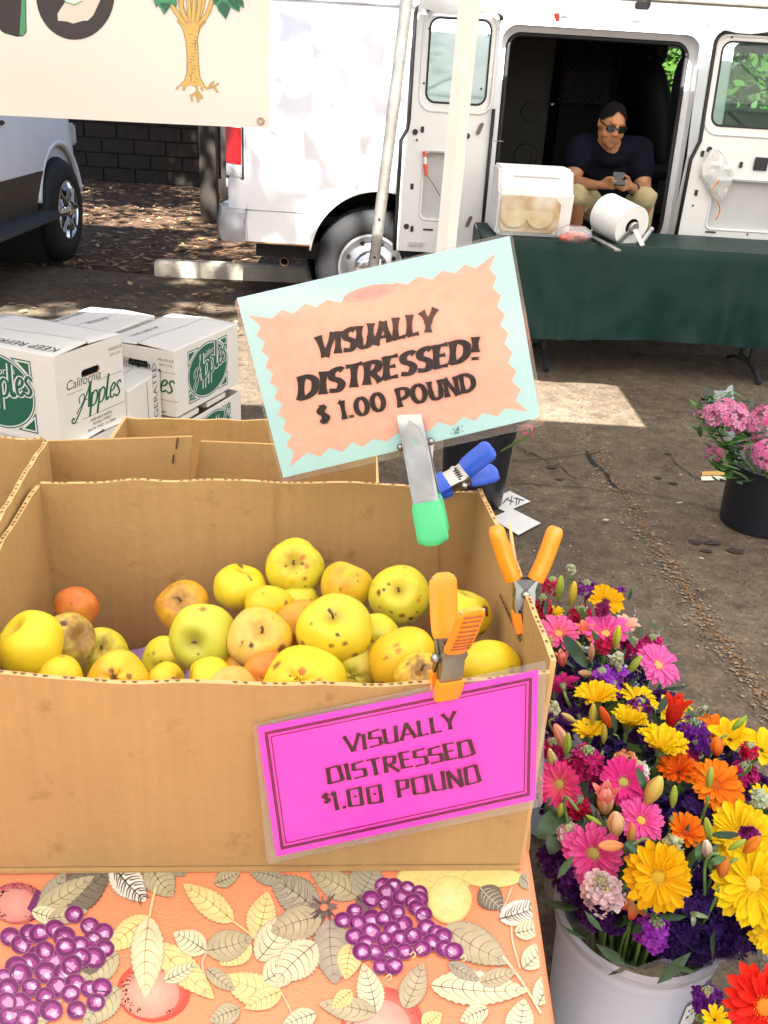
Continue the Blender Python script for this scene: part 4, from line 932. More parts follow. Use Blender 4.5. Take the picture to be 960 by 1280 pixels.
# sunglasses
gl = MB()
for s in (-1, 1):
    P = [hd(s * .036 + .030 * sg * 1.0, .098 - .012 * abs((s * .036 + .030 * sg) / .07) ** 2 * 1.0, .010 + zz) for sg, zz in ((-.85, .018), (.9, .021), (1.05, .004), (.75, -.019), (-.3, -.022), (-.9, -.010))]
    gl.prism(P, Rh @ Vector((0, .006, 0))); 
    gl.tube([hd(s * .068, .086, .022), hd(s * .080, .03, .020), hd(s * .082, -.02, .012)], .0035, 6)
gl.tube([hd(-.012, .108, .020), hd(0, .112, .022), hd(.012, .108, .020)], .004, 6)
gl.build('sunglasses', mat('black_gloss', (.006, .006, .007), .12, coat=.5, var=0), man)
ws = MB(); ws.tube([WR.lerp(ER, .10), WR.lerp(ER, .19)], .036, 14); ws.build('wristwatch', BLK, man, smooth=40)
for A in (AL, AR_):
    s_ = MB(); s_.sphere(A + Vector((0, -.06, -.022)), (.05, .13, .05), 14, 10); s_.box(A + Vector((0, -.055, -.05)), (.09, .24, .022)); s_.build('shoe', mat('black_shoe', (.02, .02, .022), .6), man, bev=0)
ph = thing('phone', 'black phone held in both hands by the man in sunglasses', 'phone', PH)
b = MB(); R = Matrix.Rotation(rad(-40), 3, 'X'); b.box(PH + Vector((0, .0, .012)), (.066, .010, .085), R); bd = b.build('case', mat('black_gloss'), ph, bev=.003)
b = MB(); b.box(PH + Vector((0, .0, .012)) + R @ Vector((0, .0058, 0)), (.058, .001, .074), R); b.build('screen', mat('phone_glass', (.02, .02, .025), .08), ph)

# ================================================================ GREEN TABLE and what stands on it
GZ, GX0, GX1, GY0, GY1 = .70, .42, 2.75, 4.97, 5.50
ft = thing('folding_table', 'long folding table hidden under the dark green cloth', 'table', (1.6, 5.2, 0))
b = MB(); b.box(((GX0 + GX1) / 2, (GY0 + GY1) / 2, GZ - .02), (GX1 - GX0 - .03, GY1 - GY0 - .03, .03)); b.build('table_top', mat('grey_plastic'), ft)
lm = mat('dark_leg', (.03, .03, .035), .45, .3)
for x in (2.03, .85):
    b = MB(); b.tube(spline([(x, 4.96, .012), (x, 5.06, .05), (x, 5.23, .075), (x, 5.40, .05), (x, 5.50, .012)], 5), .015, 8); 
    b.tube([(x, 5.15, .07), (x, 5.17, GZ - .03)], .013, 8); b.tube([(x, 5.31, .07), (x, 5.29, GZ - .03)], .013, 8); b.build('leg_frame', lm, ft, smooth=40)
tc_ = thing('green_tablecloth', 'dark green satin tablecloth hanging down the front of the long table', 'tablecloth', (1.6, 5.2, GZ))
GREEN = mat('green_satin', (.002, .026, .020), .5, var=.35, scale=3, bump=.1, bscale=120, spec=.3)
b = MB(); rows = []; NX = 150
for i in range(24):
    row = []
    for j in range(NX + 1):
        x = GX0 + (GX1 - GX0) * j / NX
        if i < 6: y = GY1 - (GY1 - GY0) * i / 5; z = GZ + .004 + .0015 * noise.noise((x * 5, y * 5, 0)); xx = x
        else:
            k = (i - 5) / 18; z = GZ + .002 - k * (.50 + .016 * sin(x * 3) + .012 * noise.noise((x * 6, 0, 0))); f = .012 * sin(x * 17 + 2.5 * sin(x * 4.3)) + .006 * sin(x * 37 + 3 * sin(x * 7)) + .026 * noise.noise((x * 4, z * 2, 4)) + .012 * noise.noise((x * 11, z * 6, 9)); y = GY0 - .006 - f * k - .02 * k; xx = x
        row.append((xx, y, z))
    rows.append(row)
b.grid(rows); 
rows = []
for i in range(12):
    k = i / 11; rows.append([(GX0 - .006 - .02 * k + .01 * k * sin(y * 30), y - .02 * k, GZ + .003 - .5 * k) for y in [GY0 - .005 + (GY1 - GY0) * j / 16 for j in range(17)]])
b.grid(rows); b.build('cloth', GREEN, tc_, smooth=50)
# stained foam cooler
co = PZ(612, 300, GZ); cz = GZ + .006
ck_ = thing('foam_cooler', 'white foam cooler with brown stains at the left end of the green table', 'cooler', (.62, 5.2, cz), rad(3))
ox = PY(616, 300, 5.06).x - .62; W_ = .345
FOAM = mat('white_foam', (.78, .76, .72), .7, var=.08, scale=8, bump=.15, bscale=150)
b = MB(); P = [(ox, -.13, 0), (ox, -.15, .225), (ox, -.11, .235), (ox, -.05, .335), (ox, .17, .335), (ox, .17, 0)]; b.prism([(x + (.0 if 1 else 0), y, z) for x, y, z in P], (W_ + .05, 0, 0)); b.build('body', FOAM, ck_, world=False, bev=.012)
b = MB(); b.prism([(ox + .02, -.152, .205), (ox + W_ - .05, -.152, .205), (ox + W_ - .015, -.150, .17), (ox + W_ - .015, -.139, .05), (ox + W_ - .05, -.136, .02), (ox + .03, -.136, .02), (ox + .015, -.14, .05), (ox + .012, -.151, .17)], (0, -.006, 0)); fp = b.build('raised_panel', mat('stained_foam', (.74, .68, .56), .75, var=.55, scale=9, c2=(.45, .28, .11)), ck_, world=False, bev=.004)
for k in (.09, .225):
    b = MB(); b.lathe([(.072, 0), (.072, .0015), (.06, .002), (.001, .002)], (ox + k, -.150, .115), 24, Matrix.Rotation(rad(90), 3, 'X')); b.build('round_boss', mat('boss_foam', (.70, .60, .44), .75, var=.5, scale=9, c2=(.52, .38, .20)), fp, world=True)
    o = col.objects[-1]; o.matrix_parent_inverse = Matrix(); 
b = MB(); b.box((ox + W_ * .5 + .025, -.075, .292), (W_ - .10, .012, .018), Matrix.Rotation(rad(30), 3, 'X')); b.build('lid_groove', mat('foam_shadow', (.62, .61, .6), .7), ck_, world=False)
# bag of pink slices
bg_ = thing('meat_bag', 'small clear bag of pink slices lying on the green table', 'bag', PZ(716, 306, GZ))
r = random.Random(2); c0 = PZ(716, 303, GZ + .006)
for k in range(9):
    b = MB(); p = c0 + Vector((r.uniform(-.06, .06), r.uniform(-.03, .05), .02 + .02 * r.random())); b.sphere(p, (.035, .025, .018), 10, 6, Matrix.Rotation(r.uniform(0, 3), 3, 'Z')); b.build('slice', mat('pink_slice', (.62, .16, .13), .4, var=.3, scale=30), bg_, smooth=True)
b = MB(); rows = []
for i in range(8):
    k = i / 7; rows.append([c0 + Vector(((.095 * cos(a)) * sin(pi * (.12 + .8 * k)) ** .5 * (1 + .12 * noise.noise((a * 3, k * 4, 0))), .06 * sin(a) * sin(pi * (.1 + .8 * k)) ** .5, .085 * k)) for a in [2 * pi * j / 18 for j in range(18)]])
b.grid(rows, close_u=True); b.build('clear_bag', film('bag_film', (.95, .95, .95), .08, .12, .12, .5, 60), bg_, smooth=25)
# paper roll on its stand
A0, A1 = PY(758, 267, 5.24), PY(790, 283.5, 5.05); ax = (A1 - A0).normalized(); q = ax.to_track_quat('Z', 'Y').to_matrix(); RL = (A1 - A0).length
rr = .108
rt = thing('paper_roll', 'big white paper towel roll on a metal stand on the green table', 'paper roll', (A1.x, A1.y, GZ))
PAPER = mat('towel_paper', (.80, .79, .76), .9, var=.04, scale=30, bump=.15, bscale=90)
b = MB(); b.lathe([(.042, 0), (rr, 0), (rr, RL * .5), (rr, RL), (.042, RL)], A0, 48, q); b.build('paper', PAPER, rt, smooth=40)
b = MB(); b.lathe([(.042, .004), (.042, RL - .004)], A0, 28, q); b.build('card_core', mat('dark_core', (.06, .045, .035), .9), rt)
zr = [PY(x, y, yy) for x, y, yy in ((771, 313, 5.02), (801, 316, 4.99))]
MET = mat('brushed_metal', (.50, .48, .46), .35, .8, var=.2, scale=20)
hub = A1 + ax * .012
for z_ in zr:
    e = Vector((z_.x, z_.y, GZ + .008)); b = MB(); d = (e - hub); side = d.cross(ax).normalized() * .014; b.prism([hub + side, hub - side, e - side, e + side], ax * .006); b.build('stand_leg', MET, rt, bev=.001)
b = MB(); b.lathe([(.03, 0), (.03, .012), (.026, .016), (.001, .016)], hub - ax * .004, 24, q); b.build('hub', MET, rt, smooth=40)
hb2 = A0 - ax * .012
for dx in (-.07, .09): e = Vector((hb2.x + dx, hb2.y, GZ + .008)); b = MB(); b.tube([hb2, e], .010, 6); b.build('stand_leg', MET, rt)
b = MB(); P0, P1 = PZ(741, 297, GZ + .012), PZ(772, 314, GZ + .012); s_ = (P1 - P0).cross(Vector((0, 0, 1))).normalized() * .016; b.prism([P0 + s_, P0 - s_, P1 - s_, P1 + s_], (0, 0, .008)); b.build('base_bar', MET, rt, bev=.001)
b = MB(); P0, P1 = PY(814, 287, 5.10), PY(800, 306, 5.05); b.tube([P0, P1], .012, 8); b.sphere(P0, .016, 10, 6); b.build('tear_bar', MET, rt, smooth=40)

# ================================================================ WHITE CARTONS
CW = mat('white_carton', (.76, .71, .63), .75, var=.05, scale=4, bump=.1, bscale=60)
KR_ = mat('kraft_inside', (.40, .24, .11), .85, var=.2, scale=12)
GI = (.012, .115, .062); GK = (.05, .075, .06); WI = (.74, .71, .66)
def script(cv, x, y, s, wd, c, ang=0, shear=.28, scale_w=1):
    def put(p, w_): 
        q = []
        for u, v in p: u2 = (u + shear * v) * s * scale_w; v2 = v * s; q.append((x + u2 * cos(ang) - v2 * sin(ang), y + u2 * sin(ang) + v2 * cos(ang)))
        n = len(q); cv.stroke(q, [w_ * (.55 + .45 * abs(q[min(i + 1, n - 1)][1] - q[max(i - 1, 0)][1]) / (hypot(q[min(i + 1, n - 1)][0] - q[max(i - 1, 0)][0], q[min(i + 1, n - 1)][1] - q[max(i - 1, 0)][1]) or 1)) for i in range(n)], c)
    put(spline([(-.34, -.30), (-.40, -.20), (-.48, -.28), (-.40, -.40), (-.22, -.34), (.05, .1), (.30, .65), (.42, 1.05)], 5), wd * .8)
    put([(.42, 1.06), (.46, .5), (.52, 0)], wd * 1.5); put(spline([(-.12, .3), (-.16, .55), (.06, .64), (.14, .42), (-.02, .18), (-.16, .02), (-.2, -.1)], 4), wd * .55); put([(.2, .36), (.48, .36)], wd * .6)
    for o_ in (.62, 1.10):
        put([(o_, .58), (o_ + .02, .1), (o_ + .02, -.42)], wd * 1.2); put(spline([(o_, .42), (o_ + .18, .6), (o_ + .36, .44), (o_ + .32, .12), (o_ + .16, 0), (o_ + .02, .08)], 4), wd)
    put(spline([(1.58, 1.08), (1.58, .5), (1.60, .1), (1.68, .0), (1.78, .1)], 4), wd * 1.2)
    put(spline([(1.86, .28), (2.06, .34), (2.12, .5), (2.0, .6), (1.86, .42), (1.88, .1), (2.02, .0), (2.16, .12)], 4), wd)
    put(spline([(2.52, .5), (2.38, .62), (2.26, .48), (2.38, .3), (2.48, .12), (2.36, -.02), (2.2, .06)], 4), wd)
def long_print(cv, w_, h_, flip=1):
    cx, cy = w_ * .5, h_ * .50; a, b2 = w_ * .30, h_ * .40
    T = (lambda x, y: (x, y)) if flip == 1 else (lambda x, y: (w_ - x, h_ - y))
    fx = cv.fn; 
    if flip != 1: cv.fn = lambda x, y, hh: fx(w_ - x, h_ - y, hh)
    for sx in (-1, 1):
        for sy in (-1, 1):
            X, Y = cx + sx * w_ * .31, cy + sy * h_ * .41
            cv.poly([(X, Y), (X - sx * w_ * .17, Y), (X, Y - sy * h_ * .24)], GI); cv.poly([(X - sx * .004, Y - sy * .004), (X - sx * w_ * .145, Y - sy * .004), (X - sx * .004, Y - sy * h_ * .205)], WI); cv.poly([(X - sx * .009, Y - sy * .009), (X - sx * w_ * .115, Y - sy * .009), (X - sx * .009, Y - sy * h_ * .165)], GI)
    cv.ellipse(cx, cy, a + .012, b2 + .012, WI, n=48); cv.ellipse(cx, cy, a + .008, b2 + .008, GI, n=48); cv.ellipse(cx, cy, a + .004, b2 + .004, WI, n=48); cv.ellipse(cx, cy, a, b2, GI, n=48)
    cv.text('California', cx - .052, cy + .044, .034, WI, rad(10), .25)
    sc = .094
    script(cv, cx - .092, cy - .040, sc, .026, GI, rad(12)); script(cv, cx - .092, cy - .040, sc, .022, WI, rad(12)); script(cv, cx - .092, cy - .040, sc, .012, GI, rad(12))
    cv.fn = fx
def end_print(cv, w_, h_):
    cv.text('PRODUCE', w_ - .068, h_ - .042, .0145, GK); cv.text('OF U.S.A.', w_ - .064, h_ - .060, .0145, GK)
    cv.stroke([(.045, .158), (.118, .158)], .0016, GK); cv.stroke([(.19, .168), (.315, .168)], .0016, GK)
    cv.text('California', .040, .172, .043, GK, 0, .28)
    script(cv, .100, .092, .078, .0085, GI, 0, .3, 1.0)
    cv.stroke([(.06, .058), (.085, .058)], .0016, GK); cv.stroke([(.105, .060), (.32, .060)], .0016, GK)
    cv.text('FAIR HILLS FARMS', .195, .040, .0135, GK, align='CENTER'); cv.text('BYDELL THIRST', .20, .025, .0135, GK, align='CENTER'); cv.text('SANTA YNEZ, CA 93460', .195, .009, .0135, GK, align='CENTER')
def carton(label, K, z0, ang, dx, dy, hz, fY, fX, top=None, flap=True, open_top=False, group='white apple cartons'):
    t = thing('apple_carton', label, 'carton', (K[0], K[1], z0), ang, group); th = .005
    hole = rrect(dx * .5 - .045, hz * .64 - .013 + .02, dx * .5 + .045, hz * .64 + .013 + .02, .0125, 5) if fY == 'end' else []
    b = panel_with_hole([(0, 0), (dx, 0), (dx, hz), (0, hz)], [hole] if hole else [], 0, th); b.build('front_wall', CW, t, world=False, fix=False)
    if hole:
        b = MB(); b.tube([(x, .0035, z) for x, z in hole] + [(hole[0][0], .0035, hole[0][1])], .0022, 5); b.build('hole_edge', KR_, t, world=False)
    hx = rrect(dy * .5 - .045, hz * .66 - .013 + .02, dy * .5 + .045, hz * .66 + .013 + .02, .0125, 5) if fX == 'end' else []
    b = panel_with_hole([(th, 0), (dy, 0), (dy, hz), (th, hz)], [hx] if hx else [], 0, th); b.v = [(y_, x_, z_) for x_, y_, z_ in b.v]; b.build('side_wall', CW, t, world=False)
    b = MB(); b.box((dx / 2, dy - th / 2, hz / 2), (dx - 2 * th, th, hz)); b.build('back_wall', CW, t, world=False)
    b = MB(); b.box((dx - th / 2, (dy + th) / 2, hz / 2), (th, dy - th, hz)); b.build('far_wall', CW, t, world=False)
    b = MB(); b.box((dx / 2, dy / 2, th / 2), (dx - 2 * th, dy - 2 * th, th)); b.build('bottom', KR_, t, world=False)
    lng_x = dx > dy
    if not open_top:
        b = MB(); b.box((dx / 2, dy / 2, hz - .012), (dx - 2 * th - .002, dy - 2 * th - .002, .004)); b.build('inner_flap', KR_, t, world=False)
        for k in (0, 1):
            rows = []; n = 10
            for i in range(n + 1):
                row = []
                for j in range(n + 1):
                    u, v = i / n, j / n; lift = .012 * (v if k == 0 else v) * (1 - .55 * u) * (1 if k == 0 else .6) + .003 * sin(u * 7) * v
                    if lng_x: x, y = dx * u, (dy * .5 - .001) * v if k == 0 else dy - (dy * .5 - .001) * v
                    else: x, y = (dx * .5 - .001) * v if k == 0 else dx - (dx * .5 - .001) * v, dy * u
                    row.append((x, y, hz + .0015 + lift))
                rows.append(row)
            b = MB(); b.grid(rows); fl = b.build('top_flap', CW, t, smooth=True, world=False, fix=True); md = fl.modifiers.new('thickness', 'SOLIDIFY'); md.thickness = .0035; md.offset = -1
    else:
        for x0_ in (.02, dx * .5): b = MB(); b.box((x0_ + dx * .16, dy * .5, hz + .006), (dx * .32, dy - .05, .02)); b.build('folded_flap', CW, t, world=False)
    P = mat('carton_ink', attr=True, rough=.7, var=.1, scale=150)
    if fY:
        cv = Canvas(lambda x, y, h_: Vector((x, -h_, y)), .0006, .00002)
        (long_print if fY in ('long', 'flip') else end_print)(cv, dx, hz, *([-1] if fY == 'flip' else [])); cv.build('front_print', P, t); col.objects[-1].matrix_parent_inverse = Matrix()
    if fX:
        cv = Canvas(lambda x, y, h_: Vector((-h_, dy - x, y)), .0006, .00002)
        (long_print if fX in ('long', 'flip') else end_print)(cv, dy, hz, *([-1] if fX == 'flip' else [])); cv.build('side_print', P, t); col.objects[-1].matrix_parent_inverse = Matrix()
    if top:
        # print follows the lifted flap
        def dz(x, y):
            if lng_x: u, k, v = x / dx, y < dy * .5, min(y, dy - y) / (dy * .5)
            else: u, k, v = y / dy, x < dx * .5, min(x, dx - x) / (dx * .5)
            return .0015 + .012 * v * (1 - .55 * u) * (1 if k else .6) + .003 * sin(u * 7) * v
        for txt, x, y, s, a in top:
            cv = Canvas(lambda x, y, h_: Vector((x, y, hz + dz(x, y) + .0015)), .0004, .00004); cv.text(txt, x, y, s, GK, a); cv.build('top_lettering', P, t); col.objects[-1].matrix_parent_inverse = Matrix()
    return t
z1 = .62
K1 = PZ(66, 447, z1); E1 = PZ(151, 418, z1); a1 = atan2(E1.y - K1.y, E1.x - K1.x); w1 = (E1 - K1).xy.length
h1 = .29; L1 = .47
carton('white apple carton with handle hole, top of the left stack beside the brown box', K1.xy, z1 - h1, a1, w1, L1, h1, 'end', 'long', top=[('KEEP REFRIGERATED', w1 * .20, .02, .050, rad(90))])
dxy = Vector((.03, .01))
carton('white apple carton at the bottom of the left stack', K1.xy + dxy, .004, a1 + .03, w1, L1, .322, 'end', 'long')
z2 = .50
K2 = PZ(217, 440, z2); E2 = PZ(297, 405, z2); a2 = atan2(E2.y - K2.y, E2.x - K2.x); L2 = (E2 - K2).xy.length
carton('white apple carton with green oval, top of the right stack', K2.xy, z2 - .25, a2, L2, .31, .25, 'long', 'end', top=[('KEEP REFRIGERATED', .03, .30, .033, 0), ('THIS END UP', .08, .22, .03, 0)])
carton('open white apple carton with upside-down oval under the right stack', (K2.x + .02, K2.y - .015), .004, a2 + .02, L2, .31, .218, 'flip', 'end', open_top=True)
u2 = Vector((cos(a2), sin(a2))); n2 = Vector((-sin(a2), cos(a2)))
K4 = K2.xy + n2 * .325 - u2 * .0
carton('white apple carton with bluish top at the back of the stacks', K4 + u2 * .03, z2 - .26, a2 + .05, L2 - .10, .30, .26, 'long', 'end', top=[('KEEP REFRIGERATED', .05, .26, .033, 0), ('PRODUCE', .10, .12, .03, 0)])
carton('white apple carton under the bluish topped one at the back', K4 + u2 * .02, .004, a2 + .03, L2 - .10, .30, .232, 'long', 'end')
z3 = .42; K3 = PZ(161, 490, z3); E3 = PZ(211, 457, z3); a3 = atan2(E3.y - K3.y, E3.x - K3.x); L3 = .25
c3 = carton('narrow white carton stood on end between the two stacks', K3.xy, .004, a3, .25, .20, z3 - .004, None, None, top=None)
cv = Canvas(lambda x, y, h_: Vector((x, -h_, y)), .0006, .00002); cv.stroke([(L3 * .56, 0), (L3 * .56, z3 - .01)], .004, (.16, .09, .045)); cv.build('seam_line', mat('carton_ink', attr=True), c3); col.objects[-1].matrix_parent_inverse = Matrix(); cv = Canvas(lambda x, y, h_: Vector((x, -h_, y)), .0006, .00002); cv.text('KEEP REFRIGERATED', L3 * .88, .02, .048, GK, rad(90)); cv.build('front_print', mat('carton_ink', attr=True), c3); col.objects[-1].matrix_parent_inverse = Matrix()
for k, m_ in enumerate((K3,)): pass

# ================================================================ APPLE TABLE
TZ = .735
mt = thing('display_table', 'folding table under the fruit print cloth at the front', 'table', (-.5, .8, 0))
b = MB(); b.box((-.51, .82, TZ - .018), (1.32, 1.36, .03)); b.build('table_top', mat('ply_top', (.3, .2, .11), .7), mt)
for x in (-1.08, .08):
    for y in (.25, 1.4): b = MB(); b.tube([(x, y, 0), (x, y, TZ - .03)], .014, 8); b.build('leg', lm, mt)
tcl = thing('fruit_tablecloth', 'coral tablecloth printed with grapes, leaves and fruit under the open apple box', 'tablecloth', (-.5, .8, TZ))
CORAL = mat('coral_vinyl', (.74, .235, .11), .5, var=.12, scale=5, bump=.25, bscale=420, c2=(.69, .19, .085))
EX0, EX1, EY0, EY1 = -1.2, .164, .12, 1.52
def cz(x, y): return TZ + .006 + .0006 * noise.noise((x * 6, y * 6, 1)) + .0002 * sin(y * 40 + x * 6)
b = MB(); rows = []
NXc, NYc = 60, 60
def clothpt(u, v):
    # u, v outside 0..1 hang over the edge
    x = EX0 + (EX1 - EX0) * min(max(u, 0), 1); y = EY0 + (EY1 - EY0) * min(max(v, 0), 1); z = cz(x, y); dx = dy = 0
    if u > 1: d = (u - 1) * (EX1 - EX0); z -= d; x += .012 * sin(y * 22) * d * 4 + .006
    if u < 0: d = -u * (EX1 - EX0); z -= d; x -= .012 * sin(y * 22) * d * 4 + .006
    if v < 0: d = -v * (EY1 - EY0); z -= d; y -= .012 * sin(x * 22) * d * 4 + .006
    if v > 1: d = (v - 1) * (EY1 - EY0); z -= d; y += .012 * sin(x * 22) * d * 4 + .006
    return (x, y, z)
us = [-.22, -.15, -.08, -.03] + [i / NXc for i in range(NXc + 1)] + [1.004, 1.03, 1.08, 1.15, 1.22]
vs = [-.22, -.15, -.08, -.03] + [i / NYc for i in range(NYc + 1)] + [1.03, 1.1, 1.2]
b.grid([[clothpt(u, v) for u in us] for v in vs]); cloth = b.build('cloth', CORAL, tcl, smooth=50, fix=False)
# ---- the print
def tfl(x, y, h): 
    p = PZ(x, y, TZ + .006); xx = min(p.x, EX1 - .001); return Vector((xx, p.y, TZ + .0068 + h))
cv = Canvas(tfl, .0004, .0000015)
OLV, PAL, YEL, GRYG, WHT, DKG = (.38, .33, .20), (.56, .51, .32), (.62, .49, .21), (.30, .28, .20), (.62, .58, .50), (.14, .12, .09)
VG, VY = (.19, .16, .105), (.40, .27, .08)
def lf(x0, y0, x1, y1, wd, c, v, serr=0.06, veins=6, heavy=1.0):
    dx, dy = x1 - x0, y1 - y0; l = hypot(dx, dy); ux, uy = dx / l, dy / l; nx, ny = -uy, ux
    def shape(k):
        P = []; N = 26
        for i in range(N + 1):
            t = i / N; w_ = wd / 2 * k * (sin(pi * t ** .8) ** .8) * (1 + (serr if i % 2 else -serr)); P.append((x0 + ux * l * t + nx * w_, y0 + uy * l * t + ny * w_))
        for i in range(N - 1, 0, -1):
            t = i / N; w_ = wd / 2 * k * (sin(pi * t ** .8) ** .8) * (1 + (serr if i % 2 else -serr)); P.append((x0 + ux * l * t - nx * w_, y0 + uy * l * t - ny * w_))
        return P
    cv.poly(shape(1.07), tuple(q * .55 for q in c)); cv.poly(shape(1), tuple(q * .92 for q in c), tuple(min(q * 1.18, .8) for q in c))
    bend = .03 * l; cv.h += cv.dh; cv.lock = True
    mid = spline([(x0, y0), (x0 + dx * .5 + nx * bend, y0 + dy * .5 + ny * bend), (x1 - dx * .04, y1 - dy * .04)], 6); cv.stroke(mid, [1.7 * heavy * (1 - .06 * i) for i in range(len(mid))], v)
    for i in range(1, veins + 1):
        t = i / (veins + 1.2); w_ = wd / 2 * (sin(pi * t ** .8) ** .8) * .84
        bx, by = x0 + dx * t, y0 + dy * t
        for s in (1, -1):
            e = (bx + ux * l * .13 + nx * w_ * s, by + uy * l * .13 + ny * w_ * s); m_ = (bx + ux * l * .03 + nx * w_ * s * .5, by + uy * l * .03 + ny * w_ * s * .5)
            q = spline([(bx, by), m_, e], 3); cv.stroke(q, [1.5 * heavy * (1 - .12 * j) for j in range(len(q))], v)
            if heavy > 1.2: cv.stroke([(bx + ux * 3 + nx * w_ * s * .2, by + uy * 3 + ny * w_ * s * .2), (e[0] + ux * 3, e[1] + uy * 3)], [2.4, .6], tuple(q * 1.2 for q in v))
    cv.lock = False; cv.h += cv.dh
def stem(pts, wd, c): q = spline(pts, 5); cv.stroke(q, wd, c)
gr = random.Random(5)
def grape(x, y, r_):
    a = gr.uniform(-.6, .6); r_ *= gr.uniform(.88, 1.1)
    blob = lambda ox, oy, k0, k1, c, n=11: cv.poly([(x + r_ * (ox + cos(t) * gr.uniform(k0, k1)), y + r_ * (oy + .9 * sin(t) * gr.uniform(k0, k1))) for t in [2 * pi * k / n for k in range(n)]], c)
    cv.ellipse(x, y, r_ * 1.04, r_ * .97, (.22, .075, .17), a); cv.ellipse(x, y, r_ * .97, r_ * .90, (.115, .010, .085), a)
    ox, oy = gr.uniform(-.25, .25), gr.uniform(-.15, .25); blob(ox * .5, oy * .5, .55, .84, (.25, .035, .19)); blob(ox, oy, .30, .66, (.42, .23, .39))
    if gr.random() < .7: blob(ox + gr.uniform(-.2, .2), oy + gr.uniform(-.2, .1), .14, .40, (.55, .41, .57), 8)
    cv.stroke([(x + r_ * .8 * cos(t), y + r_ * .72 * sin(t)) for t in [gr.uniform(0, 3) + q * .35 for q in range(4)]], 1.1, (.07, .004, .06))
def fruit(x, y, a, b2, c, edge, dark=None):
    cv.ellipse(x, y, a, b2, edge, n=36); cv.ellipse(x - a * .03, y + b2 * .02, a * .93, b2 * .94, edge, n=36, c2=c); cv.ellipse(x - a * .10, y + b2 * .10, a * .80, b2 * .8, tuple((c[q] * .6 + edge[q] * .4) for q in range(3)), n=30, c2=tuple(min(q * 1.12, .85) for q in c))
    r_ = random.Random(int(x)); cv.lock = True
    for k in range(150):
        t = r_.uniform(-1.2, 4.2); q = r_.uniform(.66, .95); cv.stroke([(x + a * q * cos(t), y - b2 * q * sin(t)), (x + a * (q + .06) * cos(t + .05), y - b2 * (q + .05) * sin(t + .05))], 1.2, dark or edge)
    cv.lock = False; cv.h += cv.dh
# fruit at the back of the design
fruit(22, 1130, 34, 26, (.55, .24, .20), (.36, .08, .07), (.16, .02, .09)); cv.poly([(34, 1137), (46, 1112), (53, 1116), (50, 1132), (40, 1142)], (.12, .02, .10))
fruit(192, 1240, 46, 38, (.66, .32, .24), (.45, .05, .03), (.5, .08, .05)); fruit(478, 1285, 52, 50, (.68, .34, .26), (.47, .06, .04), (.5, .10, .06))
PE1 = (.66, .52, .19)
cv.ellipse(545, 1098, 50, 20, tuple(q * .7 for q in PE1), n=36); cv.ellipse(545, 1098, 47, 18, PE1, n=36); cv.ellipse(562, 1126, 28, 30, tuple(q * .75 for q in PE1), n=36); cv.ellipse(562, 1125, 26, 28, PE1, n=36, c2=(.74, .62, .28)); cv.ellipse(615, 1098, 38, 13, tuple(q * .75 for q in PE1), n=36); cv.ellipse(615, 1098, 36, 11.5, PE1, n=36)
cv.lock = True
for k in range(90): x, y = gr.uniform(505, 585), gr.uniform(1088, 1150); cv.ellipse(x, y, .8, .7, (.42, .30, .10), n=5)
cv.lock = False; cv.h += cv.dh
# leaves
lf(72, 1135, 138, 1088, 46, DKG, (.05, .045, .035)); lf(52, 1140, 82, 1090, 24, GRYG, VG); lf(44, 1141, 118, 1096, 26, OLV, VG); lf(40, 1140, 84, 1152, 22, PAL, VG)
lf(140, 1082, 182, 1128, 38, WHT, (.09, .075, .06), heavy=1.8); lf(186, 1082, 216, 1122, 38, OLV, VG); lf(212, 1078, 232, 1096, 18, GRYG, VG)
stem([(195, 1110), (190, 1130), (187, 1147)], 3, (.62, .50, .22))
lf(187, 1147, 134, 1190, 32, YEL, VY); lf(194, 1180, 268, 1250, 36, YEL, VY); lf(186, 1147, 182, 1248, 40, PAL, VY)
lf(292, 1153, 229, 1106, 32, YEL, VY); stem([(290, 1152), (308, 1165), (322, 1178)], 2.6, (.62, .47, .18)); lf(320, 1174, 335, 1116, 36, YEL, VY)
lf(310, 1172, 276, 1208, 40, YEL, VY); lf(258, 1190, 217, 1167, 32, PAL, VG); lf(258, 1190, 316, 1174, 38, OLV, VG); stem([(259, 1190), (253, 1205), (256, 1221)], 3, (.42, .36, .24))
lf(350, 1252, 276, 1222, 40, YEL, VY); lf(258, 1212, 294, 1240, 20, OLV, VG)
lf(148, 1193, 98, 1232, 34, OLV, VG); lf(150, 1236, 104, 1284, 34, OLV, VG); lf(100, 1212, 130, 1204, 20, DKG, (.06, .05, .04))
lf(322, 1202, 366, 1142, 40, PAL, VG); lf(330, 1228, 372, 1200, 38, PAL, VG)
lf(398, 1140, 338, 1097, 44, GRYG, VG, heavy=1.5); lf(402, 1146, 338, 1166, 42, OLV, VG); lf(447, 1122, 388, 1090, 34, OLV, VG); lf(450, 1120, 470, 1082, 46, GRYG, VG); lf(412, 1150, 419, 1232, 46, GRYG, VG); lf(395, 1180, 345, 1228, 46, PAL, VG); lf(440, 1180, 432, 1226, 30, YEL, VY)
lf(446, 1122, 468, 1142, 20, DKG, (.06, .05, .04))
for k in range(46):
    a = gr.uniform(0, 6.28); l_ = gr.uniform(12, 23); cv.stroke([(405 + 5 * cos(a), 1135 + 5 * sin(a)), (405 + l_ * cos(a), 1135 + l_ * sin(a))], [4, .6], gr.choice([(.10, .075, .06), (.16, .12, .10), (.07, .05, .045)]))
stem([(345, 1230), (362, 1262), (375, 1290)], 2, (.5, .42, .28)); lf(352, 1240, 306, 1262, 26, YEL, VY)
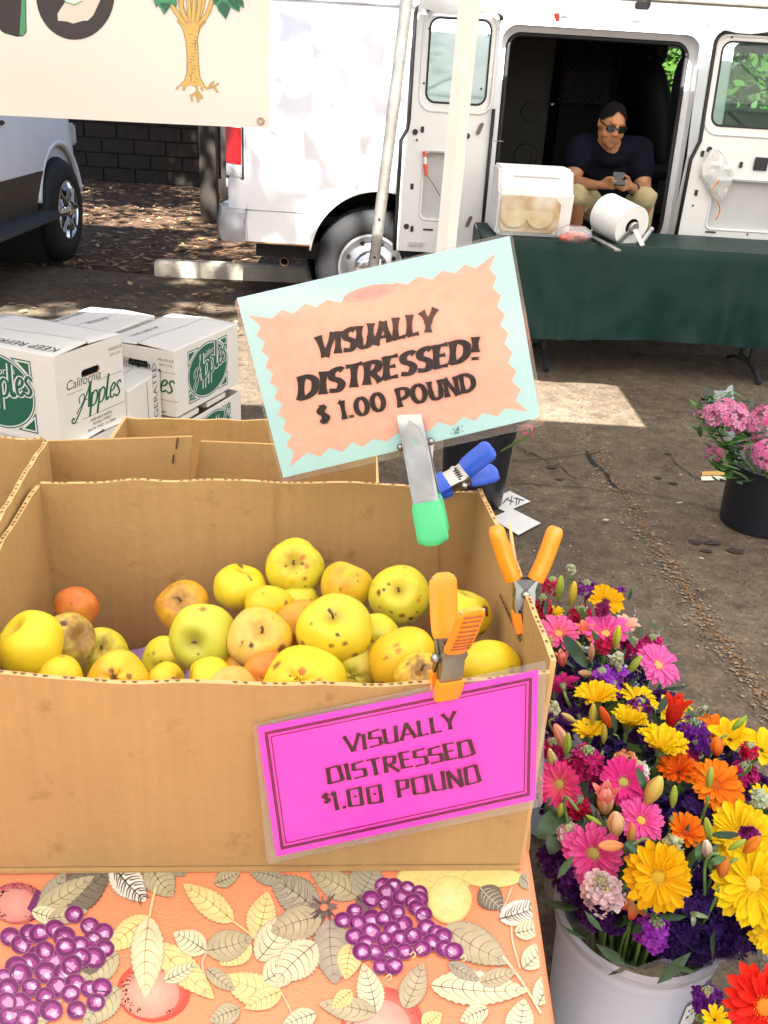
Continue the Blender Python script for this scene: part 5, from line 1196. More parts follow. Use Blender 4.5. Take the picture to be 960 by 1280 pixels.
lf(555, 1160, 636, 1206, 44, OLV, VG); stem([(628, 1196), (652, 1228), (676, 1268)], 3, (.52, .45, .30)); lf(538, 1233, 660, 1240, 42, PAL, VG, veins=8)
lf(600, 1111, 628, 1138, 30, DKG, (.42, .38, .28)); stem([(640, 1110), (632, 1130), (626, 1140)], 2, (.5, .42, .3)); lf(624, 1150, 678, 1132, 30, WHT, (.16, .13, .1), heavy=1.5); stem([(640, 1150), (640, 1175), (650, 1212)], 2.2, (.5, .44, .3)); lf(643, 1168, 680, 1158, 24, PAL, VG); lf(654, 1212, 686, 1178, 28, PAL, VG); lf(672, 1258, 690, 1214, 26, PAL, VG); lf(650, 1096, 668, 1112, 18, GRYG, VG)
lf(506, 1262, 529, 1205, 32, OLV, VG); lf(470, 1268, 454, 1206, 32, PAL, VG); lf(470, 1268, 398, 1256, 30, OLV, VG); lf(590, 1290, 597, 1258, 20, PAL, VG); lf(645, 1300, 655, 1250, 34, PAL, VG); lf(528, 1285, 552, 1268, 24, YEL, VY)
lf(20, 1290, 78, 1252, 26, OLV, VG); lf(205, 1228, 246, 1206, 20, PAL, VG); lf(352, 1100, 312, 1090, 24, GRYG, VG); lf(60, 1150, 110, 1140, 20, OLV, VG); lf(300, 1262, 262, 1278, 26, OLV, VG); lf(395, 1268, 352, 1285, 26, PAL, VG); lf(440, 1240, 415, 1262, 20, YEL, VY); lf(600, 1230, 645, 1215, 22, OLV, VG); lf(610, 1262, 575, 1278, 24, PAL, VG); lf(560, 1205, 600, 1228, 18, GRYG, VG); lf(268, 1106, 300, 1092, 20, OLV, VG)
for x, y in ((248, 225), (35, 300), (70, 325), (100, 290), (130, 290), (185, 275), (215, 300), (300, 265), (345, 285), (310, 310), (265, 330), (350, 340), (315, 370), (270, 370), (130, 360), (180, 380), (150, 345), (220, 335), (100, 385), (55, 400), (15, 440), (70, 425), (155, 420), (210, 420), (240, 395), (30, 470), (105, 470), (190, 470), (250, 455), (300, 475), (340, 470), (235, 490), (150, 500), (70, 520), (20, 520), (110, 545), (170, 545), (255, 545), (320, 520), (90, 580), (30, 570)): grape(x / 2.667, y / 2.667 + 1060, 13.4)
for x, y in ((370, 130), (405, 135), (450, 140), (490, 155), (380, 155), (490, 178), (330, 175), (428, 170), (380, 190), (470, 185), (275, 215), (415, 220), (480, 205), (330, 240), (370, 240), (440, 258), (505, 228), (235, 245), (285, 255), (515, 272), (400, 275), (330, 285), (545, 290), (570, 300), (425, 305), (470, 300), (275, 300), (375, 310), (310, 320), (530, 320), (345, 355), (300, 350), (440, 350), (400, 355), (500, 340), (575, 340), (605, 350), (365, 400), (405, 400)): grape(x / 2.667 + 340, y / 2.667 + 1060, 11.2)
for x, y in ((520, 1190), (512, 1196), (575, 1200), (482, 1224)): stem([(x, y), (x + 5, y - 4), (x + 7, y + 1), (x + 3, y + 4)], 1.2, (.7, .6, .3))
pr_ = cv.build('printed_fruit', mat('cloth_print', attr=True, rough=.45, var=.16, scale=110), tcl)
for k, (dx, dy) in enumerate(((-.60, .02), (-.05, -.26), (-.63, -.25))):   # the repeat of the design outside the view
    o = pr_.copy(); o.data = pr_.data.copy(); col.objects.link(o)
    for v in o.data.vertices:
        x, y = min(max(v.co.x + dx, EX0 + .001), EX1 - .001), max(v.co.y + dy, EY0 + .001); v.co = (x, y, v.co.z)
    bmx = bmesh.new(); bmx.from_mesh(o.data)
    lim = .640 + dy if dy < -.1 else 9
    bmesh.ops.delete(bmx, geom=[f for f in bmx.faces if (dx > -.3 and f.calc_center_median().y > .47) or (dx < -.3 and f.calc_center_median().x > -.44) or f.calc_center_median().y > (9 if dy > -.1 else .45)], context='FACES'); bmx.to_mesh(o.data); bmx.free()

# ================================================================ OPEN APPLE BOX
BZ0 = TZ + .012; BH = .986
FR, BR, BL = Vector((.156, .686, 0)), Vector((.115, 1.054, 0)), Vector((-.409, .988, 0)); FL = BL + (FR - BR) * 1.0; FL = Vector((-.372, .640, 0))
CARD = mat('kraft_card', (.43, .268, .108), .8, var=.16, scale=6, bump=.12, bscale=90, c2=(.37, .225, .088), spec=.2)
def card_fix(m):     # faint upright flute lines and scuffs
    t = m.node_tree; L = t.links.new; b = t.nodes['Principled BSDF']; src = b.inputs['Base Color'].links[0].from_socket
    tc = t.nodes.new('ShaderNodeTexCoord'); mp = t.nodes.new('ShaderNodeMapping'); mp.inputs['Scale'].default_value = (55, 55, 2.5); L(tc.outputs['Object'], mp.inputs[0])
    n = t.nodes.new('ShaderNodeTexNoise'); n.inputs['Scale'].default_value = 2.2; n.inputs['Detail'].default_value = 4; L(mp.outputs[0], n.inputs[0])
    r_ = t.nodes.new('ShaderNodeValToRGB'); r_.color_ramp.elements[0].position = .3; r_.color_ramp.elements[0].color = (.93, .925, .91, 1); r_.color_ramp.elements[1].position = .62; r_.color_ramp.elements[1].color = (1.0, 1.0, 1.0, 1); L(n.outputs[0], r_.inputs[0])
    x = t.nodes.new('ShaderNodeMix'); x.data_type = 'RGBA'; x.blend_type = 'MULTIPLY'; x.inputs[0].default_value = .8; L(src, x.inputs[6]); L(r_.outputs[0], x.inputs[7])
    n2 = t.nodes.new('ShaderNodeTexNoise'); n2.inputs['Scale'].default_value = 22; n2.inputs['Detail'].default_value = 6; n2.inputs['Roughness'].default_value = .7; L(tc.outputs['Object'], n2.inputs[0])
    r2 = t.nodes.new('ShaderNodeValToRGB'); r2.color_ramp.elements[0].position = .24; r2.color_ramp.elements[0].color = (.55, .48, .41, 1); r2.color_ramp.elements[1].position = .40; r2.color_ramp.elements[1].color = (1, 1, 1, 1); L(n2.outputs[0], r2.inputs[0])
    y = t.nodes.new('ShaderNodeMix'); y.data_type = 'RGBA'; y.blend_type = 'MULTIPLY'; y.inputs[0].default_value = .7; L(x.outputs[2], y.inputs[6]); L(r2.outputs[0], y.inputs[7]); L(y.outputs[2], b.inputs['Base Color'])
card_fix(CARD)
FLUTE = mat('flute_dark', (.13, .07, .025), .9); FLL = mat('flute_liner', (.55, .34, .14), .8)
ab = thing('apple_box', 'large open brown cardboard box holding the blemished apples', 'box', ((FR + BL) / 2).xy.to_3d() + Vector((0, 0, BZ0)), 0)
def wall(name, p0, p1, zt, bow=0, th=.0055, parent=ab, m=CARD, z0=BZ0, nseg=40, fl=True, hole=None, sag=0, wob=.0045, lean=0):
    """corrugated board between two corners; bow pushes the middle outwards"""
    p0, p1 = Vector(p0), Vector(p1); d = (p1 - p0); l = d.xy.length; u = d.normalized(); n = Vector((u.y, -u.x, 0))
    zt0, zt1 = zt if isinstance(zt, tuple) else (zt, zt)
    def P(t, k, side):
        s = sin(pi * t); top = zt0 + (zt1 - zt0) * t - sag * s + wob * noise.noise((t * 9, p0.x * 9, p0.y * 7)); z = z0 + (top - z0) * k
        return p0 + d * t + n * (bow * s * k * (1.0) + side + lean * k) + Vector((0, 0, z - p0.z))
    T = [i / nseg for i in range(nseg + 1)]; K = [0, .2, .4, .6, .8, .93, 1]
    b = MB()
    def skip(t, k): return hole and hole[0] < t < hole[1] and hole[2] < k < hole[3]
    if hole: T = sorted(T + [hole[0], hole[1]]); K = sorted(K + [hole[2], hole[3]])
    for side in (0, th):
        g = [[b.vert(P(t, k, side)) for k in K] for t in T]
        for i in range(len(T) - 1):
            for j in range(len(K) - 1):
                if not skip((T[i] + T[i + 1]) / 2, (K[j] + K[j + 1]) / 2): b.face((g[i][j], g[i + 1][j], g[i + 1][j + 1], g[i][j + 1]))
        if side == 0: A = g
    b.mi = 1
    for i in range(len(T) - 1): b.face((A[i][-1], A[i + 1][-1], g[i + 1][-1], g[i][-1])); b.face((A[i][0], A[i + 1][0], g[i + 1][0], g[i][0]))
    for e in (0, -1):
        for j in range(len(K) - 1): b.face((A[e][j], A[e][j + 1], g[e][j + 1], g[e][j]))
    o = b.build(name, [m, FLL], parent, smooth=50)
    if fl:   # flutes showing in the cut top edge
        f = MB(); nfl = int(l / .0085); r_ = random.Random(int(l * 1e4))
        for i in range(nfl):
            if r_.random() < .22: continue
            t = (i + .5 + r_.uniform(-.2, .2)) / nfl; a = P(t - .30 / nfl, 1, th * .25) + Vector((0, 0, .0006)); c = P(t + .30 / nfl, 1, th * .25) + Vector((0, 0, .0006)); e = P(t + r_.uniform(-.1, .1) / nfl, 1, th * .82) + Vector((0, 0, .0006)); g2 = P(t + .25 / nfl, 1, th * .6) + Vector((0, 0, .0006)); f.poly([a, c, g2, e])
        tag(f.build('fluted_edge', FLUTE, o, fix=False), kind='stuff')
    return P
PF = wall('front_wall', FL, FR, .974, bow=.006, sag=.010)
wall('back_wall', BR, BL, (.984, .988), bow=.003, sag=-.006)
wall('right_wall', FR, BR, (.986, .986), bow=.004, sag=.0)
wall('left_wall', BL, FL, (.988, .984), hole=(.47, .62, .50, .63))
b = MB(); b.prism([FL + Vector((.003, .003, BZ0)), FR + Vector((-.003, .003, BZ0)), BR + Vector((-.003, -.003, BZ0)), BL + Vector((.003, -.003, BZ0))], (0, 0, .004)); b.build('bottom', CARD, ab)
b = MB(); b.box((-.115, .663, BZ0 - .003), (.545, .02, .003), Matrix.Rotation(rad(5), 3, 'Z')); b.box((-.13, .83, BZ0 - .0035), (.50, .33, .003), Matrix.Rotation(rad(6), 3, 'Z')); b.build('underlay_flap', CARD, ab)
# torn slot in the right wall and crease down the corners
dRW = (BR - FR); nRW = Vector((-dRW.y, dRW.x, 0)).normalized()
f = MB()
for k in range(15):
    q = PP(626 + 1.75 * k, 745 + 3.9 * k, FR + nRW * .0008, nRW); f.sphere(q + nRW * .0003, (.0014, .0022, .0026), 6, 4)
tag(f.build('torn_slot', FLUTE, ab), kind='stuff')
dBW = (BL - BR).normalized(); nBW = Vector((-dBW.y, dBW.x, 0)); nBW = nBW if nBW.y < 0 else -nBW
for px in (344, 550):
    f = MB(); f.tube([PP(px, 606, BR + nBW * .0012, nBW), PP(px - 3, 840, BR + nBW * .0012, nBW)], .0008, 4); f.build('score_line', CARD, ab)
tr_ = thing('pulp_tray', 'purple moulded pulp tray lining the bottom of the apple box', 'tray', (-.12, .84, BZ0 + .006))
b = MB(); rows = []
for i in range(40):
    row = []
    for j in range(60):
        u, v = j / 59, i / 39; p = (FL.lerp(FR, u)).lerp(BL.lerp(BR, u), v); k = 1 - .04; c_ = (FL + BR) / 2; p = c_ + (p - c_) * .96
        row.append((p.x, p.y, BZ0 + .014 + .006 * cos(p.x * 2 * pi / .08) * cos(p.y * 2 * pi / .08)))
    rows.append(row)
b.grid(rows); b.build('tray_sheet', mat('purple_pulp', (.40, .25, .56), .9, var=.25, scale=20, bump=.2, bscale=150), tr_, smooth=True)

# ---- apples
ASK = mat('apple_skin', attr=True, rough=.40, var=.14, scale=30, spec=.3, sub=.0)
STEMM = mat('apple_stem', (.13, .075, .03), .8); CALY = mat('apple_calyx', (.05, .032, .018), .9)
Y_, YG, YO, OR, RD, PCH, RU = (.72, .54, .022), (.55, .52, .045), (.70, .41, .020), (.60, .23, .03), (.56, .105, .03), (.68, .43, .12), (.42, .24, .06)
BRN, DKB, ORS = (.20, .085, .018), (.07, .03, .01), (.50, .16, .03)
def imgv(v): return (RT * v[0] + UP * v[1] - FW * v[2]).normalized()
def apple(label, px, py, rp, y, base, blush, axis, seed, spots=(), russet=.12, stem=True, calyx=False, sq=.92, speck=15, bamt=.5, greens=0):
    c = PY(px, py, y); R0 = rp * depth(c) / F; A = imgv(axis); q = A.to_track_quat('Z', 'Y').to_matrix(); r = random.Random(seed)
    t = thing('apple', label, 'apple', c - Vector((0, 0, R0 * .9)), 0, 'apples in the cardboard box'); b = MB(); NU, NV = 72, 54
    # blemishes: given ones in picture directions, and random freckles
    sp = []
    for (dx, dy, s, colr) in spots:
        z_ = sqrt(max(0, 1 - dx * dx - dy * dy)); sp.append((imgv((dx, dy, z_)), s, colr))
    for k in range(speck):
        v = Vector((r.gauss(0, 1), r.gauss(0, 1), r.gauss(0, 1))).normalized(); sp.append((v, r.choice([.016, .02, .025, .03, .06]), r.choice([BRN, (.30, .17, .03), (.34, .26, .05), DKB])))
    for k in range(3):
        v = Vector((r.gauss(0, 1), r.gauss(0, 1), r.gauss(0, 1))).normalized(); sp.append((v, r.uniform(.07, .17), r.choice([BRN, (.34, .19, .03), (.40, .28, .03), (.28, .13, .02)])))
    bd = imgv((r.uniform(-1, 1), r.uniform(-.2, 1), r.uniform(-.3, .6))); of = r.uniform(0, 50); rows = []
    for i in range(NV + 1):
        th = max(.015, min(pi - .015, pi * i / NV)); row = []
        for j in range(NU):
            ph = 2 * pi * j / NU
            rad_ = sin(th) * (1 + .05 * cos(th)) ; z = sq * cos(th) * (1.0 if th < pi / 2 else .98)
            z -= .30 * math.exp(-(th / .34) ** 2); z += .16 * math.exp(-((pi - th) / .30) ** 2)
            lob = 1 + .022 * cos(5 * ph + of) * (max(0, -cos(th)) ** 1.5 + .25) + .10 * noise.noise((sin(th) * cos(ph) * 1.1 + of, sin(th) * sin(ph) * 1.1, cos(th)))
            v = Vector((rad_ * cos(ph) * lob, rad_ * sin(ph) * lob, z * lob)); wv = q @ v; d = wv.normalized()
            k = max(0, min(1, .5 + .7 * d.dot(bd) + .55 * noise.noise((d.x * 2.3 + of, d.y * 2.3, d.z * 2.3)) - (.75 - bamt)))
            streak = .75 + .25 * noise.noise((ph * 9, th * .8, of)); k *= max(0, streak)
            cc = [base[n] * (1 - k) + blush[n] * k for n in range(3)]
            g_ = greens * math.exp(-(th / .9) ** 2) + .18 * max(0, noise.noise((d.x * 1.7, d.y * 1.7, d.z * 1.7 + of)))
            cc = [cc[n] * (1 - g_) + (.36, .40, .06)[n] * g_ for n in range(3)]
            ru = max(0, min(1, russet * (1.6 * math.exp(-(th / .55) ** 2) + 1.1 * noise.noise((d.x * 5 + of, d.y * 5, d.z * 5)) + .1)))
            ru = max(ru, .55 * math.exp(-(th / .22) ** 2)); cc = [cc[n] * (1 - ru) + (.27, .15, .045)[n] * ru for n in range(3)]
            for sv, ss, scol in sp:
                dd = (d - sv).length
                if dd < ss * 1.3:
                    e = max(0, min(1, (ss * 1.15 * (1 + .3 * noise.noise((d.x * 14, d.y * 14, d.z * 14))) - dd) / (ss * .35))); cc = [cc[n] * (1 - e) + scol[n] * e for n in range(3)]
            row.append(b.vert(c + wv * R0, tuple(cc)))
        rows.append(row)
    for i in range(NV):
        for j in range(NU): b.face((rows[i][j], rows[i][(j + 1) % NU], rows[i + 1][(j + 1) % NU], rows[i + 1][j]))
    b.face(rows[0][::-1]); b.face(rows[-1])
    b.build('skin', ASK, t, smooth=True)
    if stem:
        s = MB(); p0 = c + A * R0 * .60; L_ = r.uniform(.22, .42) * R0; lean_ = Vector((r.uniform(-.3, .3), r.uniform(-.3, .3), .2)) * R0 * .25
        s.tube([p0, p0 + A * L_ * .6, p0 + A * L_ + lean_], [.0014, .0012, .0019], 7); s.build('stem', STEMM, t, smooth=True)
    s = MB(); p0 = c - A * R0 * .78
    for k in range(6): a = k * 1.05; d_ = q @ Vector((cos(a), sin(a), 0)); s.poly([p0 + d_ * R0 * .03, p0 + d_ * R0 * .12 - A * R0 * .09, p0 + q @ Vector((cos(a + .6), sin(a + .6), 0)) * R0 * .05 - A * R0 * .02])
    s.build('calyx', CALY, t, fix=False)
    return t
U_ = (.05, .75, .6)
apple('small red-orange apple in the back left corner of the box', 95, 760, 28, .90, OR, RD, (.1, .6, -.6), 1, ((.1, .3, .05, BRN),), stem=False, bamt=.85, speck=6)
apple('yellow-green apple with brown-rimmed hollow, between left russet apple and tray', 126, 818, 34, .845, YG, Y_, (.3, .45, .8), 2, (), .35, bamt=.3)
apple('russeted brown-streaked apple tucked behind the large smooth yellow apple', 84, 803, 37, .80, YG, RU, (.75, .3, .5), 3, ((-.2, .5, .18, BRN), (.1, .75, .14, DKB), (.3, -.6, .16, BRN)), .85, bamt=.7, stem=False)
apple('large smooth yellow apple at the far left end of the box', 38, 806, 43, .755, Y_, YG, (-.3, .5, .3), 4, ((.25, -.75, .1, BRN), (.55, -.6, .08, BRN)), .0, stem=False, bamt=.25, speck=10)
apple('small yellow apple half hidden below the large smooth yellow one', 74, 848, 29, .735, Y_, YO, (0, .2, -.8), 5, (), 0, stem=False, bamt=.2, speck=4)
apple('orange-yellow apple with three brown rot spots at the front rim', 147, 852, 39, .735, YO, OR, (-.1, -.3, -.8), 6, ((.0, .55, .10, BRN), (.12, .34, .15, BRN), (.62, .32, .12, BRN)), 0, stem=False, bamt=.35, speck=8)
apple('yellow apple mostly hidden behind the big green-yellow one', 208, 824, 30, .86, Y_, YG, (0, .3, -.8), 7, (), 0, stem=False, speck=8)
apple('dull orange russeted apple showing its calyx end, near box back', 229, 759, 34, .925, YO, OR, (.05, .45, .85), 8, ((-.2, .55, .07, BRN),), .5, bamt=.75)
apple('pale yellow apple left of the topmost apple by the box back', 301, 736, 34, .945, Y_, YG, (.2, .7, .2), 9, ((.5, .4, .06, BRN), (.35, -.8, .13, DKB)), 0, stem=False, bamt=.3)
apple('topmost yellow apple with rust freckles round its stem hollow', 368, 709, 36, .965, YG, Y_, (.05, .22, .95), 10, ((.40, .42, .10, ORS), (.55, .08, .09, ORS), (-.3, .1, .06, BRN), (.45, -.35, .07, BRN)), .25, bamt=.6, speck=34)
apple('big green-yellow apple with deep dark stem hollow in the middle left', 254, 797, 43, .815, YG, Y_, (-.15, -.05, .98), 11, ((.0, -.45, .05, DKB),), .05, bamt=.42, speck=10, greens=.6)
apple('yellow apple above the peach-coloured one in the middle of the pile', 335, 758, 31, .90, Y_, YO, (.2, .8, -.2), 12, ((-.1, .6, .05, BRN),), 0, stem=False)
apple('peach-coloured apple with tan stem hollow and brown nick in the middle', 324, 798, 40, .81, YO, PCH, (.25, .42, .87), 13, ((-.12, -.08, .09, DKB), (-.4, .0, .05, BRN)), .2, bamt=.8)
apple('small yellow apple wedged below the topmost apple', 374, 756, 26, .935, YG, Y_, (0, .4, -.8), 14, ((.0, .1, .14, BRN),), 0, stem=False, bamt=.3)
apple('orange apple wedged left of the biggest middle apple', 377, 782, 33, .87, OR, YO, (-.2, .2, -.9), 15, (), 0, stem=False, bamt=.35)
apple('yellow apple with orange cheek behind the biggest middle apple', 434, 734, 34, .935, Y_, OR, (.3, .8, -.1), 16, ((.4, .5, .05, BRN), (-.2, .0, .05, BRN)), 0, stem=False, bamt=.4)
apple('yellow apple dotted with dark scab beside the orange clamp', 500, 744, 38, .905, YG, Y_, (-.08, .28, .95), 17, ((-.75, .15, .11, BRN), (.62, -.1, .09, ORS), (.05, -.6, .09, BRN), (.35, -.72, .10, DKB), (-.3, -.5, .06, BRN), (-.45, .5, .07, BRN)), .1, bamt=.6, speck=40)
apple('biggest yellow apple in the middle with pale stem hollow and scattered scabs', 419, 789, 47, .82, Y_, YG, (-.05, .62, .75), 18, ((.55, -.55, .11, BRN), (.3, -.2, .06, BRN), (-.05, -.25, .06, BRN), (-.6, .3, .05, BRN), (.05, .75, .05, BRN), (-.3, -.7, .05, BRN)), 0, bamt=.3, speck=24, greens=.35)
apple('yellow apple with large brown bruise against the right box wall', 580, 768, 34, .875, Y_, YG, (.2, .7, .1), 19, ((.76, .22, .2, BRN), (.8, .1, .12, DKB), (-.1, .1, .06, BRN), (.62, -.65, .12, BRN)), 0, stem=False, bamt=.4)
apple('plain bright yellow apple at the right front corner of the box', 612, 834, 38, .775, Y_, YO, (.1, .7, -.3), 20, (), 0, stem=False, bamt=.2, speck=3)
apple('large yellow apple with dark pits behind the split fruit', 504, 826, 45, .80, YO, Y_, (-.3, .5, -.4), 21, ((-.55, -.55, .11, DKB), (-.3, -.72, .12, DKB), (-.2, .55, .07, ORS), (-.5, .2, .05, BRN), (-.15, .4, .09, ORS)), 0, stem=False, bamt=.5, speck=20)
apple('small golden apple with russet ring right of the front yellow one', 524, 846, 32, .745, YO, Y_, (.1, .55, .8), 22, ((-.1, .35, .16, BRN),), .75, bamt=.4)
apple('very large pale yellow apple with two orange blotches at the front rim', 381, 858, 53, .742, Y_, YO, (.1, -.3, -.8), 23, ((.0, .58, .12, ORS), (.45, .28, .09, ORS)), 0, stem=False, bamt=.4, speck=10)
apple('orange apple left of the very large pale yellow one', 335, 844, 31, .77, OR, RD, (0, .1, -.9), 24, (), 0, stem=False, bamt=.3, speck=4)
apple('smooth peach apple at the front rim left of centre', 289, 866, 33, .735, PCH, OR, (0, .1, -.9), 25, (), 0, stem=False, bamt=.3, speck=2)
apple('yellow apple with brown end touching the smooth peach one', 262, 852, 31, .755, Y_, YG, (-.8, .1, .3), 26, ((-.8, .2, .22, BRN), (-.7, -.1, .2, DKB)), .1, stem=False, bamt=.3)
apple('yellow apple scarred brown on its right side at the front rim', 207, 856, 28, .748, YO, Y_, (.8, .2, .2), 27, ((.6, .3, .22, BRN), (.75, .0, .2, BRN)), .3, stem=False, bamt=.4)
apple('shadowed yellow apple seen between two scabbed apples', 470, 800, 33, .845, YG, Y_, (0, .1, -.9), 28, (), 0, stem=False, bamt=.3)
apple('dull green apple deep under the biggest middle apple', 442, 838, 34, .80, YG, RU, (0, .1, -.9), 29, (), 0, stem=False, bamt=.3)
apple('small orange apple peeping under the peach-coloured one', 300, 836, 26, .80, YO, OR, (0, .1, -.9), 30, (), 0, stem=False, bamt=.6)

# ---- brown boxes behind on the same table
lb = thing('brown_box', 'open brown cardboard box at the left edge behind the apple box', 'box', (-.62, 1.0, BZ0))
q0, q1 = Vector((-.444, 1.10, 0)), Vector((-.406, .835, 0)); dq = (q1 - q0).normalized(); nq = Vector((-dq.y, dq.x, 0)); nq = nq if nq.x < 0 else -nq; q2 = q0 + nq * .40; q3 = q1 + nq * .40
wall('right_wall', q1, q0, 1.0, parent=lb); wall('back_wall', q0, q2, (1.0, .995), parent=lb); wall('left_wall', q2, q3, 1.0, parent=lb); wall('front_wall', q3, q1, (.985, .94), parent=lb)
b = MB(); b.prism([q0 + Vector((0, 0, BZ0)), q1 + Vector((0, 0, BZ0)), q3 + Vector((0, 0, BZ0)), q2 + Vector((0, 0, BZ0))], (0, 0, .004)); b.build('bottom', CARD, lb)
fb = thing('flap_box', 'brown cardboard box with upright flaps behind the apple box', 'box', (-.2, 1.3, BZ0))
f0, f1 = Vector((-.425, 1.125, 0)), Vector((-.01, 1.16, 0)); ff = Vector((-.02, .34, 0))
TAN2 = CARD
for nm, a, c in (('front_wall', f0, f1), ('right_wall', f1, f1 + ff), ('back_wall', f1 + ff, f0 + ff), ('left_wall', f0 + ff, f0)): wall(nm, a, c, .90, parent=fb, fl=False)
b = MB(); b.prism([f0 + Vector((0, 0, BZ0)), f1 + Vector((0, 0, BZ0)), f1 + ff + Vector((0, 0, BZ0)), f0 + ff + Vector((0, 0, BZ0))], (0, 0, .004)); b.build('bottom', CARD, fb)
nF = Vector((0, -1, 0))
def flap(pts, y0, nm='flap'):
    P = [PY(x, y, y0 + (.0)) for x, y in pts]; b = MB(); b.prism(P, (0, .005, 0)); o = b.build(nm, CARD, fb); return o
flap(((40, 640), (52, 552), (240, 546), (236, 600), (232, 640)), 1.128); flap(((238, 640), (251, 552), (470, 561), (470, 640)), 1.150)
# two staples in the flap
for a, c in (((222, 547), (220, 561)), ((217, 568), (216, 579))): b = MB(); b.tube([PY(*a, 1.126), PY(*c, 1.126)], .0012, 5); b.build('staple', mat('rusty_iron'), fb)
pw = thing('wood_offcut', 'small striped plywood offcut standing beside the right side of the apple box', 'wood offcut', (.165, .70, TZ + .008))
PLY = mat('ply_grain', (.50, .30, .12), .7, var=.5, scale=5, c2=(.30, .15, .05)); 
t_ = PLY.node_tree; wv = t_.nodes.new('ShaderNodeTexWave'); wv.inputs['Scale'].default_value = 26; wv.inputs['Distortion'].default_value = 6; wv.bands_direction = 'X'; tcn = t_.nodes.new('ShaderNodeTexCoord'); t_.links.new(tcn.outputs['Object'], wv.inputs[0]); t_.links.new(wv.outputs[0], [n for n in t_.nodes if n.type == 'VALTORGB'][0].inputs[0])
P = [PY(x, y, .705) for x, y in ((640, 1088), (657, 1085), (663, 1060), (664, 1032), (658, 1020), (640, 1016))]; b = MB(); b.prism(P, (-.012, .16, 0)); b.build('board', PLY, pw, bev=.002)

# ================================================================ SIGNS AND CLAMPS
def plane_canvas(p, n, h0=.0004, dh=.00003): return lambda x, y, h: PP(x, y, p, n) + n * h
LAM = film('laminate', (.95, .95, .95), .04, .10, .06, .12, 14, edge=.2); LAMG = film('laminate_gloss', (1, 1, 1), .010, .08, .0, .05, 9, edge=.03)
def flipped(fn): return lambda x, y, h: fn(x, -y, h)
# ---- aqua and peach sign
n1 = Vector((-.05, -cos(rad(13)), -sin(rad(13)))).normalized(); n1 = Vector((-.06, -.97, -.17)).normalized(); p1 = PY(352, 603, .975)
s1 = thing('price_sign', 'laminated aqua and peach sign held up by the green clamp', 'sign', p1)
fn = plane_canvas(p1, n1)
def sheet(pts, h, th, nm, m, par, n=n1, f=None):
    f = f or fn; b = MB(); b.prism([f(x, y, h) for x, y in pts], -n * th); return b.build(nm, m, par)
def qpt(c, u, v): # bilinear in the four corners TL TR BR BL
    a = (c[0][0] + (c[1][0] - c[0][0]) * u, c[0][1] + (c[1][1] - c[0][1]) * u); d = (c[3][0] + (c[2][0] - c[3][0]) * u, c[3][1] + (c[2][1] - c[3][1]) * u); return (a[0] + (d[0] - a[0]) * v, a[1] + (d[1] - a[1]) * v)
CO = ((292, 375), (640, 290), (682, 531), (352, 604)); CI = ((296, 372.5), (637, 295), (675, 521), (354, 597))
def rounded(c, e): 
    out = []
    for k in range(4):
        a, b_, d = c[k - 1], c[k], c[(k + 1) % 4]
        def to(p, q): l = hypot(q[0] - p[0], q[1] - p[1]); return (p[0] + (q[0] - p[0]) * e / l, p[1] + (q[1] - p[1]) * e / l)
        s, t = to(b_, a), to(b_, d); out += [s, ((s[0] + 2 * b_[0] + t[0]) / 4, (s[1] + 2 * b_[1] + t[1]) / 4), t]
    return out
sheet(rounded(CO, 7), .0, .0006, 'laminate_pouch', LAM, s1)
sheet(CI, .0005, .0004, 'card', mat('aqua_card', (.44, .72, .74), .5, var=.05, scale=6), s1)
cv = Canvas(fn, .0008, .00003)
SPK = ((311, 394), (619, 317), (660, 514), (362, 583)); PEACH = (.85, .46, .355)
P = []; r = random.Random(3)
teeth = (10, 8, 10, 9)
for k in range(4):
    a, c = SPK[k], SPK[(k + 1) % 4]; dx, dy = c[0] - a[0], c[1] - a[1]; l = hypot(dx, dy); nx, ny = -dy / l, dx / l; P.append(a); n = teeth[k]
    for i in range(n * 2 - 1):
        t = .085 + .83 * i / (n * 2 - 2); d = (11.5 if i % 2 == 0 else 3.5) + r.uniform(-1.2, 1.2); P.append((a[0] + dx * (t + r.uniform(-.006, .006)) + nx * d, a[1] + dy * t + ny * d))
cv.poly(P, PEACH); cv.ellipse(462, 366, 34, 9, (.82, .38, .33), rad(-13)); cv.ellipse(462, 366, 22, 5, (.80, .34, .31), rad(-13))
for k in range(26): x, y = 571 + r.gauss(0, 3), 538 + r.gauss(0, 3); cv.ellipse(x, y, 1.2, .9, (.2, .32, .3), n=6)
cw = Canvas(flipped(fn), cv.h + .0001, .00002); cw.b = cv.b
INK2 = (.022, .018, .024)
def fit(txt, x, y, wpx, hpx, wt, ang, shear, G=GL, **k):
    tr_k = k.pop('track', .06); w0 = letters_width(txt, G, tr_k) * hpx; 
    # letter cells stretched to the measured line length
    sx = wpx / w0; ca, sa = cos(ang), sin(ang); base = Canvas(cw.fn, cw.h, cw.dh)
    X0 = x; f0 = cw.fn
    def fx(u, v, h): du, dv = u, v; return f0(x + du * sx * ca - dv * sa, -y + du * sx * sa + dv * ca, h)
    cw.fn = fx; letters(cw, txt, 0, 0, hpx, wt, INK2, 0, shear, G, track=tr_k, **k); cw.fn = f0
fit('VISUALLY', 397.5, 447, 154, 27, .31, rad(13.3), .22, jit=.02); fit('DISTRESSED!', 374, 499, 234, 28, .30, rad(13.0), .20, jit=.02); fit('$ 1.00 POUND', 400, 529.5, 203, 23.5, .26, rad(12.3), .03, jit=.02)
cw.build('printed_notice', PRINT(), s1)
sheet(rounded(CI, 3), .0032, .0001, 'laminate_front', LAMG, s1)
